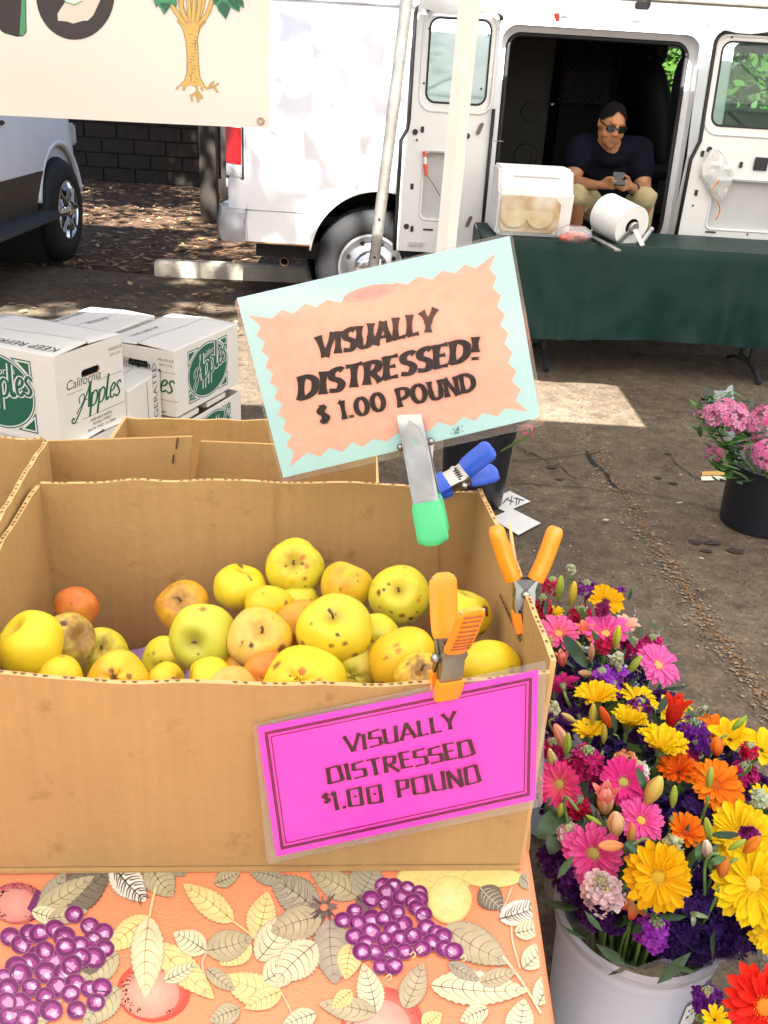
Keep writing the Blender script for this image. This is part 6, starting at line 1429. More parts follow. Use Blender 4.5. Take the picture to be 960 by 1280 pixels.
# ---- pink sign on the front wall
dF = (FR - FL).normalized(); n2_ = Vector((dF.y, -dF.x, 0)).normalized(); n2_ = n2_ if n2_.y < 0 else -n2_
n2_ = (n2_ + Vector((0, 0, .02))).normalized(); p2 = FR.lerp(FL, .3) + Vector((0, 0, .85)) + n2_ * .0165
s2 = thing('price_sign', 'bright pink laminated sign clipped to the front of the apple box', 'sign', PP(500, 1050, p2, n2_))
fn2 = plane_canvas(p2, n2_); CO2 = ((316, 906), (683, 826), (678, 1008), (334, 1080)); CI2 = ((321.5, 909), (673, 837), (669, 999.5), (345, 1070.5))
sheet(rounded(CO2, 4), .0, .0006, 'laminate_pouch', LAM, s2, n2_, fn2); sheet(CI2, .0005, .0004, 'card', mat('pink_card', (.86, .055, .50), .45, var=.06, scale=5), s2, n2_, fn2)
cv = Canvas(fn2, .0008, .00003); MAR = (.16, .008, .075)
def frame(c, i0, i1, colr):
    for (u0, v0, u1, v1) in ((i0[0], i0[1], 1 - i0[0], i1[1]), (i0[0], 1 - i1[1], 1 - i0[0], 1 - i0[1]), (i0[0], i1[1], i1[0], 1 - i1[1]), (1 - i1[0], i1[1], 1 - i0[0], 1 - i1[1])):
        cv.poly([qpt(c, u0, v0), qpt(c, u1, v0), qpt(c, u1, v1), qpt(c, u0, v1)], colr)
frame(CI2, (.022, .045), (.034, .068), MAR); frame(CI2, (.042, .085), (.046, .093), MAR)
cw = Canvas(flipped(fn2), cv.h + .0001, .00002); cw.b = cv.b; INK2 = (.035, .004, .02)
KW = dict(G=SQ, contrast=.55, flare=.12, jit=.035)
fit('VISUALLY', 433, 941, 145, 20.5, .20, rad(13), .06, seed=2, **KW); fit('DISTRESSED', 411, 978.5, 190, 21, .20, rad(11.2), -.02, seed=3, **KW); fit('$', 404, 1003, 12, 13, .22, rad(11), 0, **KW); fit('1.00 POUND', 418, 1011.5, 190, 23, .19, rad(11.2), .0, seed=5, **KW)
cw.build('printed_notice', PRINT(), s2); sheet(rounded(CI2, 3), .0032, .0001, 'laminate_front', LAMG, s2, n2_, fn2)

# ---- spring clamps
STL = mat('clamp_steel', (.40, .385, .36), .30, 1, var=.35, scale=25, bump=.05)
def clamp(label, o, X, Z, L, spread, jaw, wd, gripm, bow=.13, jawtip=True, grip=.60, tiplen=.22, group='spring clamps', gth=.0042, marks=None, back=1.0):
    """o: pivot; X: the way the arms open; Z: towards the handles; L: handle length"""
    X = Vector(X); Z = Vector(Z).normalized(); X = (X - Z * X.dot(Z)).normalized(); Yv = Z.cross(X); o = Vector(o)
    t = thing('spring_clamp', label, 'clamp', o, 0, group)
    W = lambda x, y, z: o + X * x + Yv * y + Z * z
    for s in (1, -1):
        sp_ = spread * (1 if s > 0 else back); path = [(s * .004, -jaw), (s * bow * L * .9, -jaw * .55), (s * bow * L, -jaw * .1), (s * bow * L * 1.05, L * .12), (s * (bow * L + (sp_ - bow * L) * .5), L * .5), (s * sp_, L)]
        pts = spline(path, 8); n = len(pts)
        def strip(i0, i1, w0, w1, th, nm, m, parent, rnd_=False, off=0, bev=.0006):
            b = MB(); rows = []; I = range(i0, i1 + 1)
            for i in I:
                a = pts[max(i - 1, 0)]; e = pts[min(i + 1, n - 1)]; dx, dz = e[0] - a[0], e[1] - a[1]; l = hypot(dx, dz); nx, nz = dz / l, -dx / l
                if s < 0: nx, nz = -nx, -nz
                k = (i - i0) / max(1, i1 - i0); ww = w0 + (w1 - w0) * k; hh = th
                if rnd_:
                    f = 1 - .55 * max(0, (k - .80) / .20) ** 2; ww *= f; hh *= 1 - .35 * max(0, (k - .85) / .15) ** 2; ww *= 1 - .12 * max(0, (.1 - k) / .1)
                x, z = pts[i]; row = []
                prof = [(-1, -1), (-.85, -1.0), (.85, -1.0), (1, -.75), (1, .75), (.85, 1), (-.85, 1), (-1, .75)] if not rnd_ else [(.0 + cos(a_) * 1 if abs(cos(a_)) > .3 else cos(a_), sin(a_)) for a_ in [2 * pi * q / 14 for q in range(14)]]
                for (u, v) in prof: row.append(W(x + nx * (v * hh + off), u * ww / 2, z + nz * (v * hh + off)))
                rows.append(row)
            bb = b.grid(rows, close_u=True); b.face(bb[0][::-1]); b.face(bb[-1]); return b.build(nm, m, parent, smooth=38)
        ia = int(n * (1 - grip * .42)) - 4; j1 = int(n * tiplen)
        arm = strip(0, n - 2, wd * .78, wd * .86, .0016, 'arm', STL, t)
        for yy in (-1, 1):    # folded side flange of the arm
            b = MB(); i0, i1 = j1, ia + 1; rows = []
            for i in range(i0, i1 + 1):
                x, z = pts[i]; k = (i - i0) / (i1 - i0); d_ = .010 * sin(pi * min(max(k, .06), .97)) * L / .08; rows.append([W(x, yy * wd * .40, z), W(x - s * d_, yy * wd * .40, z), W(x - s * d_, yy * wd * .365, z), W(x, yy * wd * .365, z)])
            b.grid(rows, close_u=True); b.build('flange', STL, arm, smooth=40)
        gp_ = strip(ia, n - 1, wd, wd * 1.04, gth, 'grip', gripm, t, rnd_=True)
        if marks and s == marks[0]:
            b = MB()
            for k in range(9):
                i = ia + 2 + k * (n - 4 - ia) / 9; ii = int(i); fz = i - ii; x = pts[ii][0] + (pts[min(ii + 1, n - 1)][0] - pts[ii][0]) * fz; z = pts[ii][1] + (pts[min(ii + 1, n - 1)][1] - pts[ii][1]) * fz
                b.tube([W(x + s * .0046, -wd * .32, z), W(x + s * .0046, wd * .32, z)], .0007, 5)
            tag(b.build('grip_ribs', marks[1], gp_), kind='stuff')
        if jawtip: strip(0, j1, wd * .92, wd * .95, .0040, 'jaw_pad', gripm, t)
    b = MB(); b.tube([W(0, -wd * .5, 0), W(0, wd * .5, 0)], .0032, 10); b.sphere(W(0, -wd * .5, 0), .0045, 10, 6); b.sphere(W(0, wd * .5, 0), .0045, 10, 6); b.build('pivot_pin', STL, t, smooth=40)
    b = MB()
    P = [W(.0075 * cos(a_), -wd * .3 + wd * .6 * a_ / (2 * pi * 5), .0075 * sin(a_)) for a_ in [2 * pi * 5 * k / 70 for k in range(71)]]
    b.tube(P, .0017, 5); b.build('spring', BLK, t, smooth=True)
    b = MB(); b.prism([W(bow * L, -wd * .34, -.012), W(bow * L, -wd * .34, L * .22), W(-bow * L, -wd * .34, L * .22), W(-bow * L, -wd * .34, -.012), W(0, -wd * .34, -.022)], Yv * .0012); b.build('cheek', mat('cheek_steel', (.20, .19, .175), .45, .9, var=.3, scale=30), t)
    b = MB(); b.prism([W(bow * L, wd * .34, -.012), W(bow * L, wd * .34, L * .22), W(-bow * L, wd * .34, L * .22), W(-bow * L, wd * .34, -.012), W(0, wd * .34, -.022)], Yv * .0012); b.build('cheek', mat('cheek_steel', (.20, .19, .175), .45, .9, var=.3, scale=30), t)
    return t
ORG = mat('orange_vinyl', (.86, .27, .012), .38, var=.06, scale=10); GRV = mat('green_vinyl', (.07, .50, .20), .42, var=.12, scale=14); BLV = mat('blue_vinyl', (.012, .075, .50), .4, var=.1, scale=10)
# front clamp: bites the front wall over the pink sign
o1 = PP(556, 838, p2, n2_) + Vector((.003, .004, .012)); Xc = (n2_ + dF * .30).normalized()
clamp('orange-handled clamp biting the front wall over the pink sign', o1, Xc, Vector((.02, .02, 1)), .066, .031, .040, .026, ORG, marks=(1, mat('rib_brown', (.28, .06, .01), .5)))
o2 = PP(655, 738, FR, nRW) + Vector((0, 0, .012))
o2 = PY(655, 741, .815)
clamp('orange-handled clamp spread wide on the right wall of the box', o2, RT, UP + FW * .0 + Vector((0, 0, .3)), .068, .031, .040, .026, ORG, gth=.0085)
pv = PP(520, 553, p1, n1) + n1 * .004; Zs = (PP(544, 675, p1 + n1 * .045, n1) - pv)
gc_ = clamp('big steel clamp with green handles gripping the aqua and peach sign', pv, (n1 + RT * .10), Zs, .110, .028, .046, .034, GRV, bow=.12, jawtip=False, grip=.20, back=.55)
Zn = Zs.normalized(); Xn = (n1 + RT * .10); Xn = (Xn - Zn * Xn.dot(Zn)).normalized(); Yn = Zn.cross(Xn); b = MB(); tongue = [(-.011, .062), (-.012, .0), (-.0085, -.018), (0, -.030), (.0085, -.018), (.012, .0), (.011, .062)]
b.prism([pv + Xn * (.0175 + .06 * max(z, 0)) + Yn * x + Zn * z for x, z in tongue], Xn * .002); b.build('pressed_tongue', STL, gc_, bev=.0008)
b = MB(); b.lathe([(.0034, 0), (.0034, .0008)], pv + Xn * .0202 - Zn * .006, 14, Xn.to_track_quat('Z', 'Y').to_matrix(), cap1=True); b.build('rivet_hole', mat('hole_aqua', (.25, .36, .36), .5), gc_)
pb = PY(573, 597, 1.035); clamp('steel clamp with blue handles on the back right corner of the box', pb, imgv((-.30, .50, .80)), imgv((.80, .40, -.1)), .050, .024, .032, .030, BLV, jawtip=True, gth=.008)
sk_ = thing('wood_skewer', 'thin pale wooden skewer standing behind the orange clamp on the right wall', 'skewer', PY(655, 770, .83)); b = MB(); b.tube([PY(637, 652, .835), PY(641, 690, .833), PY(654, 775, .83)], [.0009, .0028, .0034], 7); b.build('stick', mat('pale_wood', (.62, .45, .20), .7), sk_, smooth=True)

# ================================================================ FLOWERS
PETM = mat('petal', attr=True, rough=.55, var=.10, scale=30, trans=.30, spec=.10)
LEAFM = mat('flower_leaf', attr=True, rough=.42, var=.35, scale=18, trans=.2, spec=.4)
STG = mat('green_stem', (.13, .24, .05), .5, var=.3, scale=20)
def bucket(label, x, y, h, r1, r2, m, inner, group=None, cat='bucket', rimw=.006):
    t = thing('flower_bucket', label, cat, (x, y, .002), 0, group); b = MB()
    prof = [(r2 * .96, .0), (r2, .006), (r2 + (r1 - r2) * .5, h * .5), (r1 - .004, h - .035), (r1 + rimw * .2, h - .033), (r1 + rimw * .3, h - .006), (r1 + rimw, h - .003), (r1 + rimw, h), (r1 - .003, h), (r1 - .006, h - .04), (r2 - .004, .01), (.001, .008)]
    b.lathe(prof, (0, 0, 0), 64, cap0=True); b.build('shell', m, t, smooth=40, world=False)
    w_ = MB(); w_.lathe([(.001, h * .55), ((r1 + r2) / 2 - .004, h * .55)], (0, 0, 0), 32); w_.build('water', mat('dim_water', (.02, .03, .025), .1), t, world=False)
    return t
WB = mat('white_plastic', (.46, .50, .60), .35, var=.06, scale=6, coat=.15); BB = mat('black_plastic', (.010, .010, .016), .4, var=.2)
BK = {1: (.408, .972, .372, .118, .094), 2: (.475, 1.255, .36, .118, .094), 3: (.415, 1.555, .36, .118, .094), 4: (.66, .80, .36, .118, .094)}
for k, lab in ((1, 'white plastic flower bucket with paper sticker beside the fruit tablecloth'), (2, 'white flower bucket hidden under the middle of the mixed bouquet'), (3, 'white flower bucket hidden under the far end of the mixed bouquet'), (4, 'white flower bucket of the red gerbera at the lower right')):
    bt = bucket(lab, *BK[k][:2], *BK[k][2:], WB, None, 'white flower buckets')
    if k == 1:
        bx_, by_, hh, r1, r2 = BK[1]; s = MB(); rows = []
        def onb(a, z, e=.0016): rr = r2 + (r1 - r2) * z / hh + e + .0006; return (bx_ + rr * cos(a), by_ + rr * sin(a), z + .002)
        a0 = rad(-62); rows = [[onb(a0 + rad(38) * i / 8, .10 + .20 * j / 8) for i in range(9)] for j in range(9)]; s.grid(rows); st_ = s.build('paper_sticker', mat('sticker_paper', (.74, .75, .76), .6, var=.05), bt, smooth=True, fix=False)
        cv = Canvas(lambda x, y, h_: Vector(onb(a0 + rad(38) * x, y, .0022 + h_)), 0, .00002); r = random.Random(8)
        for i, yy in enumerate((.285, .270, .235, .205, .190, .165, .14)):
            x = .10
            while x < (.85 if i < 2 else .5 + .3 * r.random()):
                wd_ = r.uniform(.03, .09); cv.stroke([(x, yy + r.uniform(-.001, .001)), (x + wd_, yy + r.uniform(-.001, .001))], .0045 if i < 2 else .002, (.06, .06, .07)); x += wd_ + r.uniform(.02, .05)
        cv.build('sticker_print', mat('printed_ink'), st_)
# petals: one mesh for each colour and bend, shared by every flower
PCACHE = {}
def petal_mesh(kind, c0, c1, var):
    k = (kind, c0, c1, var)
    if k in PCACHE: return PCACHE[k]
    r = random.Random(var * 13 + 1); b = MB(); TT = [0, .15, .34, .54, .70, .82, .90, .955, .985, 1.0] if kind != 'broad' else [i / 9 for i in range(10)]; N = len(TT) - 1; Mw = 4 if kind != 'broad' else 6; rows = []
    W = {'ray': .115, 'wide': .135, 'broad': .30, 'small': .28}[kind]; tw = r.uniform(-.15, .15)
    for i in range(N + 1):
        t = TT[i]
        if kind in ('ray', 'wide'): w_ = W * (.50 + .60 * sin(pi * min(t * .62 + .1, 1)) ) * (1 if t < .84 else sqrt(max(0.10, 1 - ((t - .84) / .165) ** 2)))
        else: w_ = W * (sin(pi * (t * .88 + .08))) ** .8
        row = []
        for j in range(Mw + 1):
            u = 2 * j / Mw - 1; x = u * w_; y = t * (1 - .05 * abs(u) * (t > .9)) ; z = (.10 * u * u * w_ / .115 * .6) + (-.10 if kind == 'ray' else -.14) * t * t * (1 + .5 * r.uniform(-.2, 1)) + .012 * sin(u * 9) * (kind in ('ray', 'wide')) + tw * u * w_ * t
            if kind == 'broad': z += .03 * sin(t * 9 + u * 3)
            e = t ** 1.1; sh_ = .88 + .12 * (j % 2)
            row.append(b.vert((x, y, z), tuple((c0[n] * (1 - e) + c1[n] * e) * sh_ for n in range(3))))
        rows.append(row)
    for i in range(N):
        for j in range(Mw): b.face((rows[i][j], rows[i][j + 1], rows[i + 1][j + 1], rows[i + 1][j]))
    me = b.mesh('petal', PETM, True); PCACHE[k] = me; return me
def place(me, nm, parent, M_):
    o = bpy.data.objects.new(nm, me); col.objects.link(o); o.parent = parent; o.matrix_basis = M_; return o
def frame_at(c, n, spin=0): return Matrix.Translation(c) @ n.to_track_quat('Z', 'Y').to_matrix().to_4x4() @ Matrix.Rotation(spin, 4, 'Z')
def head_thing(name, label, cat, c, n, spin, group):
    t = thing(name, label, cat, c, 0, group); t.matrix_basis = frame_at(c, n, spin); return t
def stem_to(t, c, n, bk, m=None, r_=.0028):
    x, y, h_, r1, _ = BK[bk]; d = Vector((x, y, 0)) - Vector((c.x, c.y, 0)); e = Vector((x, y, h_ * .35)) - d * .25; e.z = h_ * .30; inr = Vector((x, y, 0)) - d.normalized() * min(d.length, r1 * .7); md = Vector((inr.x, inr.y, h_ + .01))
    b = MB(); p = spline([tuple(c - n * .012), tuple(c - n * .035), tuple(md), tuple(e)], 5); b.tube(p, r_, 6); b.build('stem', m or STG, t, smooth=True)
FG = 'flowers in the mixed bouquet'
def gerbera(label, px, py, rp, n, c0, c1, disc, z=.5, bk=1, cup=18, np_=22, kind='ray', seed=None, dark=None, layers=2, spin=0, cat='gerbera', back=False):
    c = PZ(px, py, z); R = rp * .94 * depth(c) / F; n = imgv(n); r = random.Random(seed or int(px * 7 + py)); t = head_thing('gerbera' if kind != 'broad' else 'lily', label, cat, c, n, spin, FG)
    c0 = tuple(c0); c1 = tuple(c1)
    for ly in range(layers):
        nn = np_ if ly == 0 else int(np_ * .8); L_ = R * (1 - .22 * ly)
        for k in range(nn):
            a = 2 * pi * (k + .5 * ly) / nn + r.uniform(-.09, .09); el = rad(cup + 9 * ly + r.uniform(-9, 9)); l = L_ * r.uniform(.90, 1.07)
            M_ = Matrix.Rotation(a, 4, 'Z') @ Matrix.Translation((0, R * .10, .004 * ly * 0 + R * .02 * ly)) @ Matrix.Rotation(el, 4, 'X') @ Matrix.Diagonal((l * .92, l * .92, l * .92, 1))
            place(petal_mesh(kind, c0, c1, r.randint(0, 3)), 'petal', t, M_)
    if disc:
        b = MB(); dr = R * .22; b.sphere((0, 0, R * .04), (dr, dr, R * .07), 16, 8)
        b.c = [disc] * len(b.v); b.cur = tuple(min(q * 1.25, 1) for q in disc)
        for k in range(70):
            a = k * 2.39996; rr = dr * 1.12 * sqrt(k / 70); h_ = R * (.13 if rr > dr * .75 else .10 - .02 * (rr / dr)); bb = (rr * cos(a), rr * sin(a), R * .03); e = (rr * 1.15 * cos(a), rr * 1.15 * sin(a), h_)
            w_ = R * .018; b.cur = tuple(min(q * r.uniform(.8, 1.4), 1) for q in (dark if dark and rr < dr * .35 else disc)); b.tube([bb, e], [w_, w_ * .7], 4)
        b.build('flower_centre', PETM, t, world=False, smooth=40)
    b = MB(); b.lathe([(.003, -R * .32), (R * .12, -R * .26), (R * .19, -R * .10), (R * .22, R * .02)], (0, 0, 0), 14); 
    for k in range(12): a = 2 * pi * k / 12; b.poly([(R * .2 * cos(a), R * .2 * sin(a), -R * .06), (R * .2 * cos(a + .4), R * .2 * sin(a + .4), -R * .06), (R * .30 * cos(a + .2), R * .30 * sin(a + .2), R * .06)])
    b.build('calyx', mat('calyx_green', (.22, .30, .12), .6, var=.3), t, world=False, smooth=40, fix=False)
    stem_to(t, c, n, bk); return t
def bud(label, px, py, l, n, c0, c1, z=.52, bk=1, wd=.30, open_=0, inner=None, seed=1, cat='lily bud'):
    c = PZ(px, py, z); Lr = l * depth(c) / F; n = imgv(n); t = head_thing('lily_bud', label, cat, c - n * Lr * .5, n, seed * .7, FG); b = MB(); rows = []; N = 14
    for i in range(N + 1):
        k = i / N; rr = Lr * wd * .5 * (sin(pi * (k * .86 + .07)) ** .85) * (1 + .1 * k); row = []
        for j in range(18):
            a = 2 * pi * j / 18; g_ = 1 - .20 * (abs(cos(1.5 * a)) < .22) - .06 * cos(6 * a); 
            row.append(b.vert((rr * g_ * cos(a), rr * g_ * sin(a), Lr * k * (1 - open_ * .12)), tuple((c0[q] * (1 - k) + c1[q] * k) * (.80 if abs(cos(1.5 * a)) < .22 else 1) for q in range(3))))
        rows.append(row)
    for i in range(N):
        for j in range(18): b.face((rows[i][j], rows[i][(j + 1) % 18], rows[i + 1][(j + 1) % 18], rows[i + 1][j]))
    if not open_: b.face(rows[-1])
    b.build('bud', PETM, t, world=False, smooth=True, fix=False)
    if open_:
        for k in range(5):
            M_ = Matrix.Rotation(2 * pi * k / 5, 4, 'Z') @ Matrix.Translation((0, Lr * wd * .30, Lr * .35)) @ Matrix.Rotation(rad(82 - 22 * open_), 4, 'X') @ Matrix.Diagonal((Lr * .6, Lr * .68, Lr * .6, 1)); place(petal_mesh('broad', tuple(inner or c0), tuple(c1), k % 3), 'petal', t, M_)
    stem_to(t, c - n * Lr * .5, n, bk, r_=.0022); return t
def stock(label, px, py, rp, hp, n, c0, c1, cnt=46, z=.5, bk=1, fl=.0075, tips=True, group='stock and statice sprays', cat='stock flower', tipc=(.30, .38, .20)):
    c = PZ(px, py, z); sc = depth(c) / F; R, Hh = rp * sc, hp * sc; n = imgv(n); r = random.Random(int(px * 3 + py)); t = head_thing('stock_flower', label, cat, c, n, 0, group); b = MB()
    for k in range(cnt):
        zz = r.uniform(-.5, .5) * Hh * 2; a = r.uniform(0, 6.28); rr = R * sqrt(r.uniform(.25, 1)) * (1 - .35 * max(0, zz / Hh)); p = Vector((rr * cos(a), rr * sin(a), zz)); d = (p.normalized() + Vector((0, 0, .5)) + Vector((r.gauss(0, .3), r.gauss(0, .3), r.gauss(0, .3)))).normalized()
        q = d.to_track_quat('Z', 'Y').to_matrix(); s = fl * r.uniform(.75, 1.25); f = r.random(); cc = tuple(c0[i] * (1 - f) + c1[i] * f for i in range(3)); sp = r.uniform(0, 1.5)
        for e in range(4):
            a2_ = sp + e * pi / 2; v = lambda x, y, w_: p + q @ (Matrix.Rotation(a2_, 3, 'Z') @ Vector((x, y, w_))) * s
            ru = r.uniform(.1, .5); i0 = b.vert(v(0, .05, 0), tuple(x * .6 for x in cc)); i1 = b.vert(v(-.55, .7, ru), cc); i2 = b.vert(v(-.2, 1.15, ru * .4), tuple(min(x * 1.15, .95) for x in cc)); i3 = b.vert(v(.2, 1.1, ru * .9), tuple(min(x * 1.1, .95) for x in cc)); i4 = b.vert(v(.55, .65, ru * .3), cc)
            b.face((i0, i1, i2)); b.face((i0, i2, i3)); b.face((i0, i3, i4))
    tag(b.build('florets', PETM, t, world=False, fix=False), kind='stuff')
    if tips:
        b = MB(); b.cur = tipc
        for k in range(16):
            a = k * 2.4; zz = Hh * (1.0 + .35 * k / 16); rr = R * .45 * (1 - k / 18); b.cur = tuple(x * r.uniform(.75, 1.35) for x in tipc); b.sphere((rr * cos(a), rr * sin(a), zz), (.0026, .0026, .0042), 6, 5)
        tag(b.build('tip_buds', LEAFM, t, world=False, smooth=True), kind='stuff')
    stem_to(t, c - n * Hh, n, bk, r_=.0022); return t
HP, HP2, SAL, MAG = (.80, .045, .30), (.88, .16, .48), (.86, .17, .20), (.52, .01, .14)
YL0, YL1, YO0 = (.80, .46, .004), (.90, .66, .012), (.86, .44, .004)
ORA, ORD = (.82, .16, .006), (.88, .26, .012)
DP_, DV, VI, PUR = (.040, .008, .085), (.022, .008, .075), (.22, .03, .42), (.12, .01, .13)
GB0, GB1, PCB = (.26, .36, .05), (.42, .50, .08), (.70, .36, .20)
DG = (.52, .46, .12)
gerbera('golden yellow gerbera with purple florets at the far top of the bouquet', 757, 753, 25, (.1, .55, .8), YO0, YL0, (.10, .01, .05), bk=3, z=.50, cup=25, np_=21, kind='wide', layers=1)
gerbera('large hot pink gerbera below the far golden yellow one', 757, 793, 34, (-.1, .75, .65), HP, HP2, (.75, .45, .16), bk=3, cup=22, np_=26, z=.5)
gerbera('salmon pink gerbera nearest the orange clamp', 698, 793, 30, (.0, .72, .65), SAL, HP2, (.75, .42, .12), bk=3, cup=20, np_=24, z=.5)
gerbera('hot pink gerbera leaning out over the pavement', 822, 832, 33, (.35, .55, .75), HP2, HP2, (.75, .42, .18), bk=2, cup=14, np_=26, z=.50)
gerbera('pink gerbera turned away showing its green calyx beside the pink sign', 703, 856, 24, (-.15, .75, -.65), HP, HP, None, bk=2, cup=12, np_=22, z=.51)
gerbera('golden gerbera seen from its side behind the green lily buds', 745, 878, 33, (-.1, .92, .35), YO0, YL1, None, bk=2, cup=42, np_=21, kind='wide', layers=1, z=.51)
gerbera('yellow gerbera half hidden behind purple florets right of the golden one', 796, 876, 28, (.2, .92, .3), YL0, YL1, None, bk=2, cup=30, np_=21, kind='wide', layers=1, z=.49)
gerbera('yellow gerbera seen from its side next to the red lily', 785, 908, 32, (.1, .95, .35), YL0, YL1, None, bk=2, cup=52, np_=24, kind='wide', z=.51)
gerbera('yellow gerbera behind the pink-striped lily bud', 737, 919, 26, (-.1, .95, .3), YL0, YL1, None, bk=2, cup=40, np_=21, kind='wide', layers=1, z=.51)
gerbera('largest yellow gerbera seen from below in the middle of the bouquet', 826, 938, 38, (.12, .93, .40), YL0, YL1, None, bk=2, cup=45, np_=28, kind='wide', z=.53)
gerbera('coral pink gerbera cut off by the edge of the pink sign', 700, 980, 32, (-.45, .3, .85), SAL, HP, DG, bk=1, cup=16, np_=24, z=.51)
gerbera('deep pink gerbera above the big peach lily bud', 779, 978, 34, (-.05, .50, .86), HP, HP, DG, bk=1, cup=16, np_=26, z=.52)
gerbera('bright pink gerbera right of the peach lily buds', 801, 1026, 32, (.05, .55, .83), HP, HP2, (.70, .50, .10), bk=1, cup=18, np_=28, z=.52)
gerbera('large bright pink gerbera facing left above the white stock', 742, 1066, 42, (-.35, .10, .93), HP, HP2, DG, bk=1, cup=14, np_=28, z=.49)
gerbera('large golden gerbera with dark eye at the front of the bouquet', 822, 1096, 46, (-.05, .12, .98), YO0, YL0, (.62, .40, .03), bk=1, cup=10, np_=26, kind='wide', z=.53, dark=(.10, .06, .02))
gerbera('big orange gerbera with a green bud across it', 894, 983, 38, (.05, .62, .78), ORA, ORD, (.50, .10, .01), bk=1, cup=16, np_=26, kind='wide', z=.51)
gerbera('small orange gerbera with red throat left of the yellow ones', 856, 1042, 29, (.1, .75, .65), (.80, .09, .004), ORD, (.45, .05, .01), bk=1, cup=38, np_=21, kind='wide', layers=1, z=.50)
gerbera('orange-red gerbera below the largest yellow one', 848, 966, 28, (-.2, .8, .55), (.78, .07, .006), ORA, None, bk=1, cup=36, np_=21, kind='wide', z=.51)
gerbera('orange gerbera behind the broad yellow lily', 893, 914, 28, (.1, .85, .5), ORA, ORD, (.5, .1, .01), bk=2, cup=24, np_=24, kind='wide', z=.50)
gerbera('yellow gerbera at the right with a green bud in front', 926, 1044, 44, (-.1, .58, .8), YL0, YL1, (.80, .52, .02), bk=1, cup=20, np_=26, kind='wide', z=.51)
gerbera('very large yellow gerbera cut by the right edge of the picture', 940, 1104, 56, (-.05, .38, .92), YL0, YL1, (.72, .52, .04), bk=1, cup=16, np_=28, kind='wide', z=.50)
gerbera('broad yellow lily with a green bud at the right rim of the bouquet', 912, 925, 34, (-.2, .8, .55), YL0, YL1, None, bk=2, cup=32, np_=6, kind='broad', layers=1, z=.51, cat='lily')
gerbera('broad yellow lily at the right edge of the picture', 951, 938, 38, (.2, .75, .6), YL0, YL1, None, bk=2, cup=22, np_=6, kind='broad', layers=1, z=.49, cat='lily')
gerbera('broad yellow lily behind the red half-open lily', 838, 893, 30, (.05, .85, .5), YL0, YL1, None, bk=2, cup=34, np_=6, kind='broad', layers=1, z=.49, cat='lily', spin=.4)
gerbera('pale peach alstroemeria at the far right rim of the bouquet', 783, 783, 19, (.3, .8, .5), (.80, .34, .25), (.85, .55, .42), None, bk=3, cup=40, np_=6, kind='broad', layers=1, z=.49, cat='alstroemeria')
gerbera('coral alstroemeria left of the hot pink gerbera', 731, 793, 20, (.1, .8, .6), (.78, .10, .07), (.86, .28, .18), None, bk=3, cup=40, np_=6, kind='broad', layers=1, z=.50, cat='alstroemeria')
gerbera('red alstroemeria with cream throat below the dark-eyed golden gerbera', 795, 1128, 24, (-.3, .3, .9), (.75, .40, .12), (.62, .02, .03), None, bk=1, cup=36, np_=6, kind='broad', layers=1, z=.45, cat='alstroemeria')
gerbera('yellow flower peeping between crimson stock near the clamp', 692, 768, 16, (-.1, .8, .6), YL0, YL1, None, bk=3, cup=30, np_=12, kind='wide', layers=1, z=.49, cat='daisy')
gerbera('small yellow flower cut by the right edge under the orange gerbera', 952, 1000, 22, (.1, .8, .6), YL0, YL1, (.35, .4, .15), bk=1, cup=36, np_=12, kind='wide', layers=1, z=.49, cat='daisy')
gerbera('bright red gerbera in the lower right corner', 955, 1258, 60, (-.05, .22, .97), (.72, .012, .008), (.86, .03, .015), (.75, .28, .03), bk=4, cup=14, np_=24, z=.43, dark=(.45, .45, .06))
gerbera('small yellow daisy beside the red gerbera in the lower right corner', 893, 1275, 22, (0, .5, .85), YL0, YL1, None, bk=4, cup=36, np_=12, kind='wide', layers=1, z=.42, cat='daisy')
gerbera('yellow gerbera in cellophane at the right edge below the others', 964, 1170, 30, (-.2, .5, .8), YL0, YL1, DG, bk=4, cup=26, np_=26, kind='wide', z=.45)
# buds
bud('green lily bud standing at the far top left of the bouquet', 700, 735, 32, (.05, .98, .2), GB0, GB1, bk=3, z=.53, seed=1)
bud('yellow-green lily bud at the far top beside the green one', 716, 742, 32, (.1, .98, .2), (.34, .30, .04), (.72, .55, .06), bk=3, z=.53, seed=2)
bud('yellow-green lily bud in front of the hot pink gerbera', 771, 797, 32, (.12, .97, .2), GB0, (.62, .58, .05), bk=3, z=.55, seed=3)
bud('green lily bud left of the pink gerbera over the pavement', 793, 831, 30, (.5, .8, .3), GB0, GB1, bk=2, z=.53, seed=4)
bud('olive lily bud low beside the salmon pink gerbera', 687, 806, 24, (.05, .95, .3), (.24, .28, .05), GB1, bk=3, z=.52, seed=5)
bud('peach lily bud in the dark gap behind the purple stock', 739, 816, 26, (.0, .95, .3), (.45, .25, .10), PCB, bk=3, z=.53, seed=6)
bud('small green lily bud above the peach one', 725, 809, 18, (-.5, .8, .3), GB0, GB1, bk=3, z=.53, seed=7)
bud('pink alstroemeria bud beside the turned-away pink gerbera', 703, 824, 22, (-.1, .9, .4), (.62, .10, .08), (.84, .32, .26), bk=2, z=.52, wd=.5, open_=.5, seed=8)
bud('pale lily bud lying on its side above the golden gerbera', 732, 842, 20, (-.95, .2, .3), (.55, .35, .15), (.62, .42, .18), bk=2, z=.52, wd=.45, seed=9)
bud('striped green lily bud over the golden gerbera', 741, 893, 30, (.0, .95, .3), (.45, .40, .06), (.60, .52, .10), bk=2, z=.54, seed=10)
bud('red-orange lily bud leaning left beside the yellow gerbera', 757, 897, 34, (-.45, .85, .3), (.52, .08, .01), (.75, .12, .02), bk=2, z=.54, seed=11)
